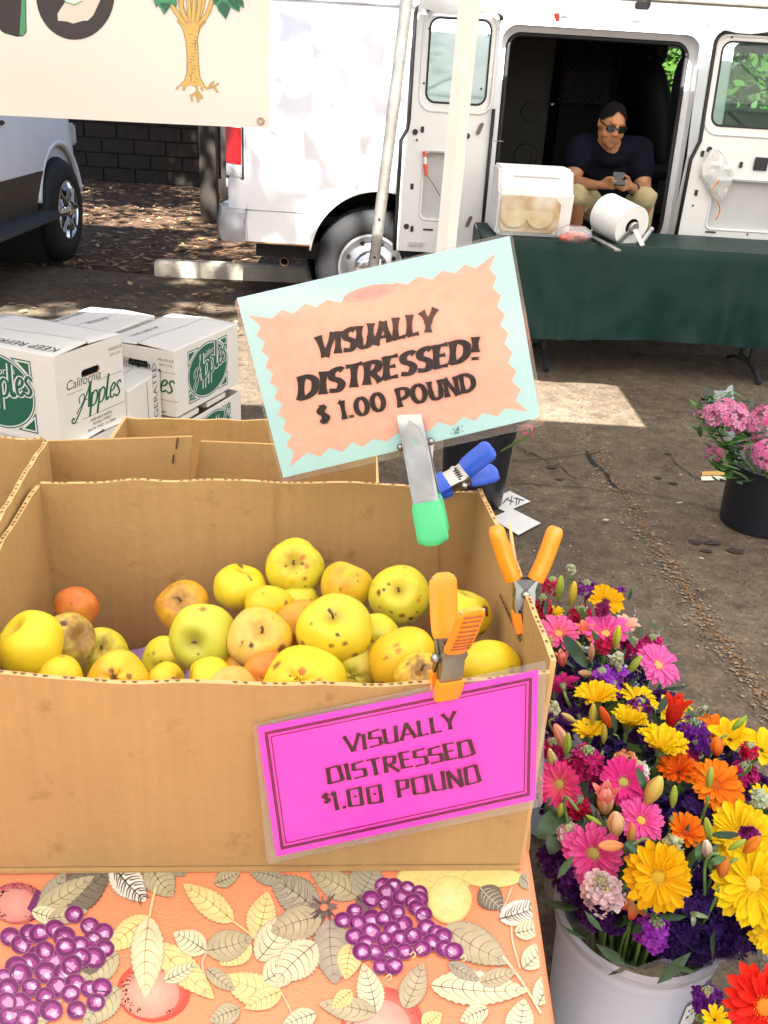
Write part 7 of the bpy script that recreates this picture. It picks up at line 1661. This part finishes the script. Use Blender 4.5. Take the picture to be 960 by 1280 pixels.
bud('deep red half-open lily at the far right rim of the bouquet', 843, 890, 44, (.18, .95, .3), (.42, .015, .01), (.66, .03, .012), bk=2, z=.55, wd=.42, open_=.35, inner=(.7, .06, .02), seed=12, cat='lily')
bud('olive lily bud in front of the yellow side-view gerberas', 755, 918, 26, (.0, .97, .25), (.30, .28, .04), (.52, .40, .07), bk=2, z=.55, seed=13)
bud('pink and white striped lily bud next to the pink sign', 702, 922, 42, (-.45, .85, .3), (.66, .52, .26), (.82, .34, .26), bk=2, z=.53, wd=.34, seed=14)
bud('fresh green lily bud below the striped one', 709, 931, 32, (.05, .97, .25), GB0, (.36, .46, .07), bk=2, z=.55, seed=15)
bud('cream lily bud pointing left above the striped bud', 711, 897, 24, (-.8, .5, .3), (.52, .44, .16), (.66, .48, .20), bk=2, z=.53, seed=16)
bud('pale green lily bud at the edge of the pink sign', 691, 951, 36, (-.3, .92, .3), (.40, .42, .10), (.64, .50, .22), bk=1, z=.53, seed=17)
bud('big peach-yellow lily bud in the middle of the bouquet', 817, 988, 42, (.35, .9, .3), (.62, .42, .08), (.74, .58, .16), bk=1, z=.56, wd=.44, seed=18)
bud('narrow green lily bud right of the big peach-yellow bud', 842, 996, 30, (.05, .98, .2), GB0, GB1, bk=1, z=.55, seed=19)
bud('green lily bud in front of the big orange gerbera', 887, 972, 30, (.05, .98, .25), GB0, (.44, .52, .10), bk=1, z=.57, seed=20)
bud('pink half-open lily bud above the bright pink gerbera', 757, 1000, 40, (-.05, .95, .3), (.52, .42, .12), (.82, .32, .28), bk=1, z=.54, wd=.50, open_=.5, inner=(.72, .05, .06), seed=21)
bud('peach lily bud pair left of the bright pink gerbera', 770, 1030, 34, (-.1, .95, .3), (.58, .48, .16), (.80, .48, .30), bk=1, z=.54, wd=.60, seed=22)
bud('orange lily bud standing below the peach pair', 789, 1043, 32, (.02, .97, .25), (.44, .36, .08), (.74, .28, .10), bk=1, z=.54, wd=.32, seed=23)
bud('orange lily bud lying across the large bright pink gerbera', 764, 1057, 36, (-.97, .1, .3), (.72, .26, .10), (.80, .36, .16), bk=1, z=.55, wd=.36, seed=24)
bud('small orange lily bud under the green leaves near the golden gerbera', 791, 1075, 26, (-.92, .3, .3), (.70, .22, .08), (.80, .34, .14), bk=1, z=.53, wd=.45, seed=25)
bud('green lily bud on a branching stalk right of the small orange gerbera', 885, 1036, 32, (-.25, .95, .25), GB0, GB1, bk=1, z=.55, seed=26)
bud('green lily bud leaning right over the yellow gerbera', 921, 1056, 26, (.75, .6, .3), GB0, GB1, bk=1, z=.56, seed=27)
bud('orange lily bud between the two big yellow gerberas', 940, 1056, 30, (.55, .75, .3), (.62, .20, .02), (.78, .24, .03), bk=1, z=.56, wd=.45, seed=28)
bud('rust orange lily bud left of the very large yellow gerbera', 904, 1084, 30, (.12, .96, .25), (.52, .16, .03), (.72, .24, .04), bk=1, z=.53, wd=.48, seed=29)
bud('green leaf-like bud on the broad yellow lily', 924, 904, 26, (.6, .75, .3), (.24, .38, .05), (.36, .52, .08), bk=2, z=.56, seed=30)
bud('orange alstroemeria bud in front of the broad yellow lily', 896, 933, 26, (-.1, .95, .3), (.66, .12, .02), (.80, .22, .03), bk=2, z=.54, wd=.6, seed=31)
bud('green lily bud tucked into the leaves at the left edge of the bouquet', 701, 1013, 20, (.1, .95, .3), GB0, (.50, .54, .10), bk=1, z=.50, wd=.5, seed=32)
bud('lime lily bud beside the small white stock', 742, 1025, 22, (.8, -.4, .5), (.30, .46, .06), (.36, .50, .08), bk=1, z=.53, seed=33)
bud('white and pink lily bud beside the dark purple spray', 884, 1062, 28, (-.2, .95, .3), (.66, .30, .30), (.74, .70, .56), bk=1, z=.53, wd=.45, seed=34)
# stock spikes
CR = ((.42, .006, .045), (.62, .02, .09)); MG = ((.38, .006, .10), (.58, .03, .20)); PU = ((.16, .012, .20), (.30, .03, .36)); DPP = (DP_, (.075, .012, .12)); DVV = (DV, (.045, .016, .13)); WP = ((.72, .50, .56), (.80, .66, .68)); WH = ((.70, .68, .60), (.80, .76, .72))
def sk2(lab, px, py, rp, hp, cc, n=(0, .9, .4), **k): return stock(lab, px, py, rp, hp, n, cc[0], cc[1], **k)
sk2('crimson stock spray at the far left end beside the orange clamp', 677, 763, 12, 16, CR, bk=3, cnt=50)
sk2('crimson stock behind the far green lily bud', 690, 733, 12, 9, CR, bk=3, cnt=30, z=.5)
sk2('crimson stock in front of the far golden gerbera', 726, 770, 18, 9, CR, bk=3, cnt=44, z=.5)
sk2('violet stock tip behind the far golden gerbera', 733, 735, 14, 7, PU, bk=3, cnt=34, z=.5)
sk2('small violet stock floret right of the far golden gerbera', 775, 741, 6, 5, PU, bk=3, cnt=10, z=.51, tips=False)
sk2('purple florets in the heart of the far golden gerbera', 753, 762, 8, 6, ((.14, .008, .06), (.30, .02, .12)), bk=3, cnt=22, z=.54, tips=False, n=(0, .5, .85))
sk2('crimson florets under the hot pink gerbera', 756, 806, 9, 5, CR, bk=3, cnt=20, z=.53, tips=False)
sk2('magenta stock on the far right rim of the bouquet', 815, 805, 12, 9, MG, bk=2, cnt=34, z=.48)
sk2('dark magenta stock behind the pink gerbera over the pavement', 790, 812, 16, 12, MG, bk=2, cnt=44, z=.48)
sk2('bright violet stock in the dark gap of the bouquet', 752, 845, 13, 7, ((.24, .03, .42), (.42, .07, .60)), bk=2, cnt=28, z=.53)
sk2('second bright violet stock right of the pale green tips', 773, 842, 9, 7, ((.24, .03, .42), (.42, .07, .60)), bk=2, cnt=20, z=.52)
sk2('violet stock behind the two far yellow gerberas', 765, 861, 10, 8, ((.24, .03, .42), (.42, .07, .60)), bk=2, cnt=20, z=.5)
sk2('purple stock with green buds between yellow gerberas', 800, 882, 14, 6, ((.10, .01, .10), (.24, .02, .22)), bk=2, cnt=30, z=.53)
sk2('deep violet stock between the broad lilies', 866, 918, 22, 16, ((.10, .012, .22), (.22, .03, .36)), bk=2, cnt=66, z=.51)
sk2('magenta stock with pale tip below the yellow gerberas', 733, 952, 19, 16, MG, bk=1, cnt=76, z=.53)
sk2('pale pink-white stock hanging over the bucket rim', 753, 1113, 24, 16, WP, bk=1, cnt=80, z=.47, n=(-.25, .75, .6), fl=.0088, tipc=(.5, .52, .28))
sk2('small white stock left of the pink half-open bud', 711, 1043, 13, 9, WP, bk=1, cnt=30, z=.49, tipc=(.5, .52, .28))
sk2('white stock tip above the deep pink gerbera', 797, 964, 13, 9, WH, bk=1, cnt=34, z=.52, tipc=(.5, .52, .24))
sk2('bright violet stock at the front over the bucket rim', 817, 1162, 20, 17, ((.22, .02, .38), (.40, .06, .54)), bk=1, cnt=74, z=.43, n=(0, .8, .6))
sk2('crimson stock by the broad yellow lily at the right', 937, 938, 9, 7, CR, bk=2, cnt=18, z=.55)
sk2('magenta stock below the broad yellow lily at the right', 930, 966, 17, 9, MG, bk=1, cnt=44, z=.49)
sk2('purple florets before the yellow gerbera at the right', 938, 1043, 8, 6, ((.14, .01, .10), (.28, .02, .18)), bk=1, cnt=18, z=.55, tips=False)
sk2('pale grey-green stock tip rising at the rim above the deep violet stock', 880, 890, 4, 5, ((.30, .36, .25), (.42, .46, .32)), bk=2, cnt=8, z=.52, tipc=(.42, .48, .34))
sk2('pale grey-green stock tip rising behind the far crimson stock', 714, 712, 4, 4, ((.34, .36, .25), (.46, .46, .32)), bk=3, cnt=8, z=.53, tipc=(.44, .46, .32))
sk2('pale green stock tip in the dark gap of the bouquet', 772, 823, 6, 6, ((.36, .42, .25), (.48, .50, .32)), bk=2, cnt=10, z=.55, tipc=(.46, .50, .32))
sk2('pale green stock tip beside the edge of the pink sign', 693, 885, 5, 6, ((.36, .42, .25), (.48, .50, .32)), bk=2, cnt=8, z=.55, tipc=(.46, .50, .32))
sk2('pale green stock tip above the dark-eyed golden gerbera', 842, 1055, 10, 6, ((.52, .56, .28), (.62, .62, .36)), bk=1, cnt=16, z=.54, tipc=(.46, .50, .28))
sk2('grey-green stock tip on the small yellow flower at the right edge', 950, 996, 8, 6, ((.36, .44, .30), (.46, .52, .36)), bk=1, cnt=14, z=.55, tipc=(.40, .48, .34))
sk2('peach snapdragon beside the white stock tip', 783, 950, 12, 8, ((.70, .28, .12), (.80, .44, .24)), bk=1, cnt=26, z=.53, tips=False)
sk2('purple spray in the lower right corner behind the red gerbera', 884, 1246, 16, 9, ((.08, .01, .18), (.16, .02, .26)), bk=4, cnt=40, z=.42)
for lab, px, py, cc_, bk_ in (('magenta stock low beside the edge of the pink sign', 690, 935, MG, 2), ('crimson stock left of the pink half-open bud', 722, 1008, CR, 1), ('magenta stock under the deep pink gerbera', 752, 978, MG, 1), ('crimson stock under the big orange gerbera', 908, 1008, CR, 1), ('magenta stock right of the largest yellow gerbera', 858, 940, MG, 2), ('crimson stock between the coral gerbera and the striped bud', 716, 962, CR, 1), ('magenta stock in the gap under the peach alstroemeria', 778, 800, MG, 3), ('crimson stock below the red half-open lily', 846, 915, CR, 2)):
    sk2(lab, px, py, 14, 9, cc_, bk=bk_, cnt=40, z=.485)
# deep purple statice that fills the gaps: nothing tells them apart
for px, py, rp, hp, bk, z, cc in ((872, 1085, 26, 16, 1, .47, DVV), (862, 1125, 28, 16, 1, .45, DVV), (895, 1125, 26, 16, 1, .45, DVV), (880, 1160, 26, 13, 1, .42, DVV), (925, 1148, 26, 14, 1, .43, DVV), (925, 1175, 18, 9, 1, .42, DVV), (845, 1160, 18, 12, 1, .42, DVV), (712, 1098, 18, 22, 1, .44, DPP), (745, 1142, 18, 10, 1, .42, DPP), (790, 1050, 22, 14, 1, .47, DPP), (830, 1020, 26, 14, 1, .48, DVV), (872, 1008, 26, 14, 1, .48, DVV), (758, 938, 26, 16, 2, .49, DVV), (805, 920, 24, 14, 2, .48, DPP), (720, 880, 26, 16, 2, .48, DPP), (765, 860, 24, 14, 2, .47, DPP), (725, 835, 26, 14, 2, .47, DVV), (785, 845, 26, 14, 2, .47, DVV), (700, 905, 20, 16, 2, .47, DPP), (800, 1000, 22, 14, 1, .47, DPP), (936, 982, 26, 12, 1, .47, DPP), (690, 1000, 18, 14, 1, .47, DPP), (905, 950, 22, 14, 2, .47, DVV), (830, 880, 18, 12, 2, .46, DPP), (905, 1020, 22, 12, 1, .47, DPP), (732, 1128, 16, 10, 1, .405, DPP), (768, 1150, 16, 9, 1, .40, DPP), (840, 1182, 18, 9, 1, .395, DVV), (872, 1186, 18, 9, 1, .39, DVV), (905, 1176, 18, 9, 1, .40, DVV), (690, 1072, 14, 14, 1, .43, DPP), (800, 1135, 18, 10, 1, .43, DVV)):
    stock('deep purple statice spray filling the gaps of the mixed bouquet', px, py, rp, hp, (0, .85, .5), cc[0], cc[1], cnt=int(58), z=z, bk=bk, tips=False, group='deep purple statice sprays', cat='statice', fl=.0085)
# leaves of the bouquets
def greenery(name, label, spots_, n, seed, l0, l1, cols, up=.5):
    r = random.Random(seed); b = MB()
    for i in range(n):
        x, y, z, s = r.choice(spots_); p = Vector((x + r.gauss(0, s), y + r.gauss(0, s), z + r.gauss(0, .022))); l = r.uniform(l0, l1); a = r.uniform(0, 6.28); d = Vector((cos(a), sin(a), r.uniform(-.1, 1) * up * 2)).normalized(); e = d.cross(Vector((r.gauss(0, .4), r.gauss(0, .4), 1))).normalized() * l * r.uniform(.13, .2); c_ = r.choice(cols); k = r.uniform(.7, 1.25); c_ = tuple(q * k for q in c_); up_ = d.cross(e).normalized()
        rows = [[p, p, p], [p + d * l * .3 - e * .8, p + d * l * .3 - up_ * l * .03, p + d * l * .3 + e * .8], [p + d * l * .62 - e * .85 - up_ * l * .0, p + d * l * .62 - up_ * l * .03, p + d * l * .62 + e * .85], [p + d * l - up_ * l * .08] * 3]; b.cur = c_
        ids = [[b.vert(q) for q in row] for row in rows]
        for q in range(3): 
            b.face((ids[q][0], ids[q][1], ids[q + 1][1], ids[q + 1][0])); b.face((ids[q][1], ids[q][2], ids[q + 1][2], ids[q + 1][1]))
    return tag(b.build(name, LEAFM, fix=False, smooth=True), label, None, None, 'stuff')
GC = [(.035, .085, .02), (.02, .06, .02), (.06, .12, .03), (.03, .07, .035)]
greenery('bouquet_leaves', 'dark green leaves under the mixed flowers', [(BK[k][0], BK[k][1], .425, .065) for k in (1, 2, 3)] + [(BK[k][0], BK[k][1], .40, .05) for k in (1, 2, 3)] + [(.43, 1.11, .42, .05), (.44, 1.40, .42, .05), (.52, 1.12, .42, .05), (.40, 1.0, .46, .06), (.46, 1.25, .46, .06), (.42, 1.5, .46, .05)], 640, 5, .03, .062, GC)
greenery('bouquet_leaves', 'dark green leaves behind the red gerbera', [(BK[4][0], BK[4][1], .38, .06)], 110, 6, .04, .08, GC)
def lance(label, pts, wd, c_, z, group='long leaves in the mixed bouquet'):
    P = [PZ(x, y, z - .0 * i) for i, (x, y) in enumerate(pts)]; t = thing('leaf', label, 'leaf', P[0], 0, group); S_ = spline([tuple(p) for p in P], 5); b = MB(); rows = []; n = len(S_)
    for i, p in enumerate(S_):
        p = Vector(p); d = (Vector(S_[min(i + 1, n - 1)]) - Vector(S_[max(i - 1, 0)])).normalized(); k = i / (n - 1); v = (CAM - p).normalized(); e = d.cross(v).normalized() * wd * depth(p) / F * .5 * (sin(pi * (.06 + .92 * k)) ** .8); q = p + v * .03 * sin(pi * k)
        rows.append([q - e + v * .003, q, q + e + v * .003])
    b.cur = c_; b.grid(rows); b.build('blade', LEAFM, t, smooth=True, fix=False); return t
lance('long dark leaf left of the peach lily bud', ((705, 795), (720, 815), (735, 835)), 16, (.03, .07, .03), .53)
lance('dark leaf behind the big peach-yellow bud', ((796, 960), (803, 975), (806, 990)), 10, (.04, .13, .05), .54)
lance('broad grey-green leaf at the left rim of the bouquet', ((708, 1010), (690, 1028), (672, 1048)), 26, (.06, .13, .06), .46)
lance('lower grey-green leaf hanging at the left rim of the bouquet', ((706, 1025), (695, 1048), (688, 1068)), 22, (.07, .13, .08), .45)
lance('upper dark leaf at the left rim of the bouquet', ((710, 995), (694, 1004), (680, 1016)), 18, (.04, .09, .04), .47)
lance('curved green leaf crossing the white lily bud', ((908, 1072), (895, 1076), (884, 1082)), 9, (.06, .16, .05), .55)
lance('slim green leaf left of the white lily bud', ((874, 1078), (873, 1066), (874, 1054)), 8, (.05, .14, .06), .53)
lance('broad dark leaf hanging down inside the cellophane', ((786, 1118), (795, 1150), (815, 1185)), 22, (.03, .055, .025), .385)
lance('tiny grey-green leaf sprig on the deep purple statice', ((862, 1141), (872, 1143), (886, 1147)), 6, (.22, .32, .18), .50)
lance('second tiny grey-green leaf on the deep purple statice', ((867, 1142), (867, 1150), (866, 1158)), 6, (.22, .32, .18), .50)
lance('green leaf under the orange lily bud', ((780, 1066), (788, 1060), (794, 1050)), 16, (.04, .10, .05), .53)
# cellophane
CELL = film('cellophane', (.97, .97, .96), .06, .07, .02, 1.0, 22, edge=.25); CELB = film('cellophane_crumpled', (.96, .96, .96), .16, .12, .16, 1.0, 40)
def sleeve(label, bk, a0, a1, z0, z1, ra, rb, seed, group='cellophane sleeves', c=None, m=None):
    x, y = c or BK[bk][:2]; t = thing('cellophane_sleeve', label, 'cellophane', (x, y, z0), 0, group); b = MB(); rows = []; N = 40
    for i in range(12):
        k = i / 11; row = []
        for j in range(N + 1):
            a = a0 + (a1 - a0) * j / N; rr = ra + (rb - ra) * k ** .8; rr += .016 * k * noise.noise((a * 3.2, k * 2.2, seed)) + .012 * k * sin(a * 11 + seed) * noise.noise((a, seed, 0)); zz = z0 + (z1 - z0) * k + .03 * k * k * noise.noise((a * 4, seed, 2)); row.append((x + rr * cos(a), y + rr * sin(a), zz))
        rows.append(row)
    b.grid(rows); b.build('film', m or CELL, t, smooth=30, fix=False); return t
sleeve('clear cellophane folded over the rim of the white bucket', 1, rad(150), rad(345), .33, .45, .105, .155, 3)
sleeve('clear cellophane round the far end of the bouquet', 3, rad(-60), rad(150), .33, .47, .105, .165, 5)
sleeve('clear cellophane round the red gerbera bunch', 4, rad(90), rad(270), .30, .46, .10, .15, 9)
# ---- black bucket with pink phlox
def phlox(label, px, py, rp, z, bkc, seed, c0=(.62, .10, .28), c1=(.80, .34, .52), n=90, grp='pink phlox heads'):
    c = PZ(px, py, z); R = rp * depth(c) / F; t = thing('phlox', label, 'phlox', c, 0, grp); r = random.Random(seed); b = MB()
    for k in range(n):
        v = Vector((r.gauss(0, 1), r.gauss(0, 1), r.gauss(.35, .8))).normalized(); p = c + Vector((v.x * R, v.y * R, v.z * R * .85)) * r.uniform(.78, 1.05); q = (v + Vector((0, -.3, .3))).normalized().to_track_quat('Z', 'Y').to_matrix(); s = R * .19 * r.uniform(.8, 1.25); f = r.random(); cc = tuple(c0[i] * (1 - f) + c1[i] * f for i in range(3)); sp = r.uniform(0, 1.2)
        for e in range(5):
            a = sp + e * 2 * pi / 5; v2 = lambda x, y, w_: p + q @ (Matrix.Rotation(a, 3, 'Z') @ Vector((x, y, w_))) * s
            b.cur = cc; b.poly([v2(0, .1, 0), v2(-.42, .7, .12), v2(0, 1.05, .05), v2(.42, .7, .12)])
    tag(b.build('florets', PETM, t, fix=False), kind='stuff')
    b = MB(); x, y = bkc; b.tube(spline([tuple(c), tuple(c - Vector((0, 0, R))), (x + (c.x - x) * .4, y + (c.y - y) * .4, .22), (x, y, .06)], 5), .004, 6); b.build('stem', STG, t, smooth=True); return t
bc = (1.405, 3.14); bucket('black plastic flower bucket on the pavement at the right edge', *bc, .245, .150, .140, BB, None, 'black flower buckets')
BK[5] = (bc[0], bc[1], .245, .15, .14)
phlox('pink phlox head at the left of the black bucket at the right', 908, 523, 27, .45, bc, 1)
phlox('pink phlox head cut by the right edge of the picture', 958, 530, 26, .44, bc, 2, (.55, .06, .22), (.76, .28, .46))
phlox('lower pink phlox head at the right edge of the picture', 962, 568, 22, .38, bc, 3)
phlox('small pink phlox floret left of the green leaves', 877, 518, 9, .42, bc, 4, n=30)
phlox('shaded pink phlox below the green leaves', 893, 568, 13, .36, bc, 5, (.34, .05, .14), (.5, .14, .24), n=36)
phlox('tiny pink phlox right of the shaded one', 926, 560, 9, .36, bc, 6, n=24)
lc = []
for px, py, z, s in ((890, 512, .43, .022), (885, 535, .41, .022), (905, 548, .40, .025), (925, 545, .40, .022), (915, 565, .36, .022), (910, 585, .32, .02), (930, 515, .42, .02), (900, 500, .45, .018)): p = PZ(px, py, z); lc.append((p.x, p.y, z, s))
greenery('phlox_leaves', 'round green leaves round the pink phlox', lc, 230, 9, .035, .07, [(.04, .15, .02), (.03, .10, .02), (.08, .22, .03), (.02, .05, .015)], .2)
sleeve('crumpled clear cellophane sticking out of the black bucket at the right', 5, rad(120), rad(235), .22, .46, .12, .25, 4, c=bc, m=CELB); sleeve('tall clear cellophane between the pink phlox heads', 5, rad(240), rad(330), .24, .52, .10, .10, 6, c=(bc[0] + .01, bc[1] - .02), m=CELB)
# ---- black bucket behind the sign
b2 = (.33, 3.18); bucket('black flower bucket half hidden behind the aqua and peach sign', *b2, .31, .135, .112, BB, None, 'black flower buckets')
BK[6] = (b2[0], b2[1], .31, .13, .11)
greenery('sign_bucket_leaves', 'dark leaves in the black bucket behind the sign', [(b2[0], b2[1], .36, .05), (b2[0] + .08, b2[1], .34, .03)], 90, 12, .05, .10, [(.02, .05, .02), (.03, .07, .03)])
phlox('tiny pink flower showing at the lower right edge of the sign', 658, 538, 9, .37, b2, 8, (.66, .05, .22), (.80, .14, .34), n=30)
# ---- litter on the pavement
pp = thing('paper_notice', 'handwritten paper notice lying on the pavement behind the apple box', 'paper', PZ(630, 632, .004), 0, 'paper notices on the pavement'); fl_ = lambda x, y, h: PZ(x, y, .006) + Vector((0, 0, h))
b = MB(); b.prism([PZ(x, y, .005) for x, y in ((606, 628), (637, 614), (663, 627), (632, 640))], (0, 0, .0015)); b.build('sheet', mat('white_paper', (.62, .61, .60), .7), pp)
cv = Canvas(fl_, .002, .00004)
for q in (((622, 626), (628, 622)), ((628, 630), (636, 622)), ((632, 624), (642, 628)), ((640, 620), (638, 632)), ((646, 622), (645, 632)), ((643, 623), (655, 626)), ((618, 630), (626, 632)), ((650, 624), (648, 631))): cv.stroke([q[0], q[1]], 1.3, (.06, .06, .08))
cv.build('handwriting', mat('printed_ink'), pp)
pp = thing('paper_notice', 'blank laminated paper sheet lying nearest the apple box on the pavement', 'paper', PZ(645, 652, .004), 0, 'paper notices on the pavement')
b = MB(); b.prism([PZ(x, y, .0095) for x, y in ((614, 648), (640, 636), (676, 654), (648, 669))], (0, 0, .0012)); b.build('sheet', mat('white_paper'), pp)
yt = thing('paper_strip', 'white and yellow paper strip on the pavement left of the black bucket', 'paper strip', PZ(890, 597, .003)); 
for pts, c_, nm in ((((876, 596), (907, 595), (908, 600), (877, 601)), (.70, .64, .50), 'white_strip'), (((877, 590), (905, 589), (906, 594), (878, 595)), (.50, .30, .08), 'yellow_strip')): b = MB(); b.prism([PZ(x, y, .004) for x, y in pts], (0, 0, .002)); b.build(nm, mat(nm + '_paper', c_, .8), yt)
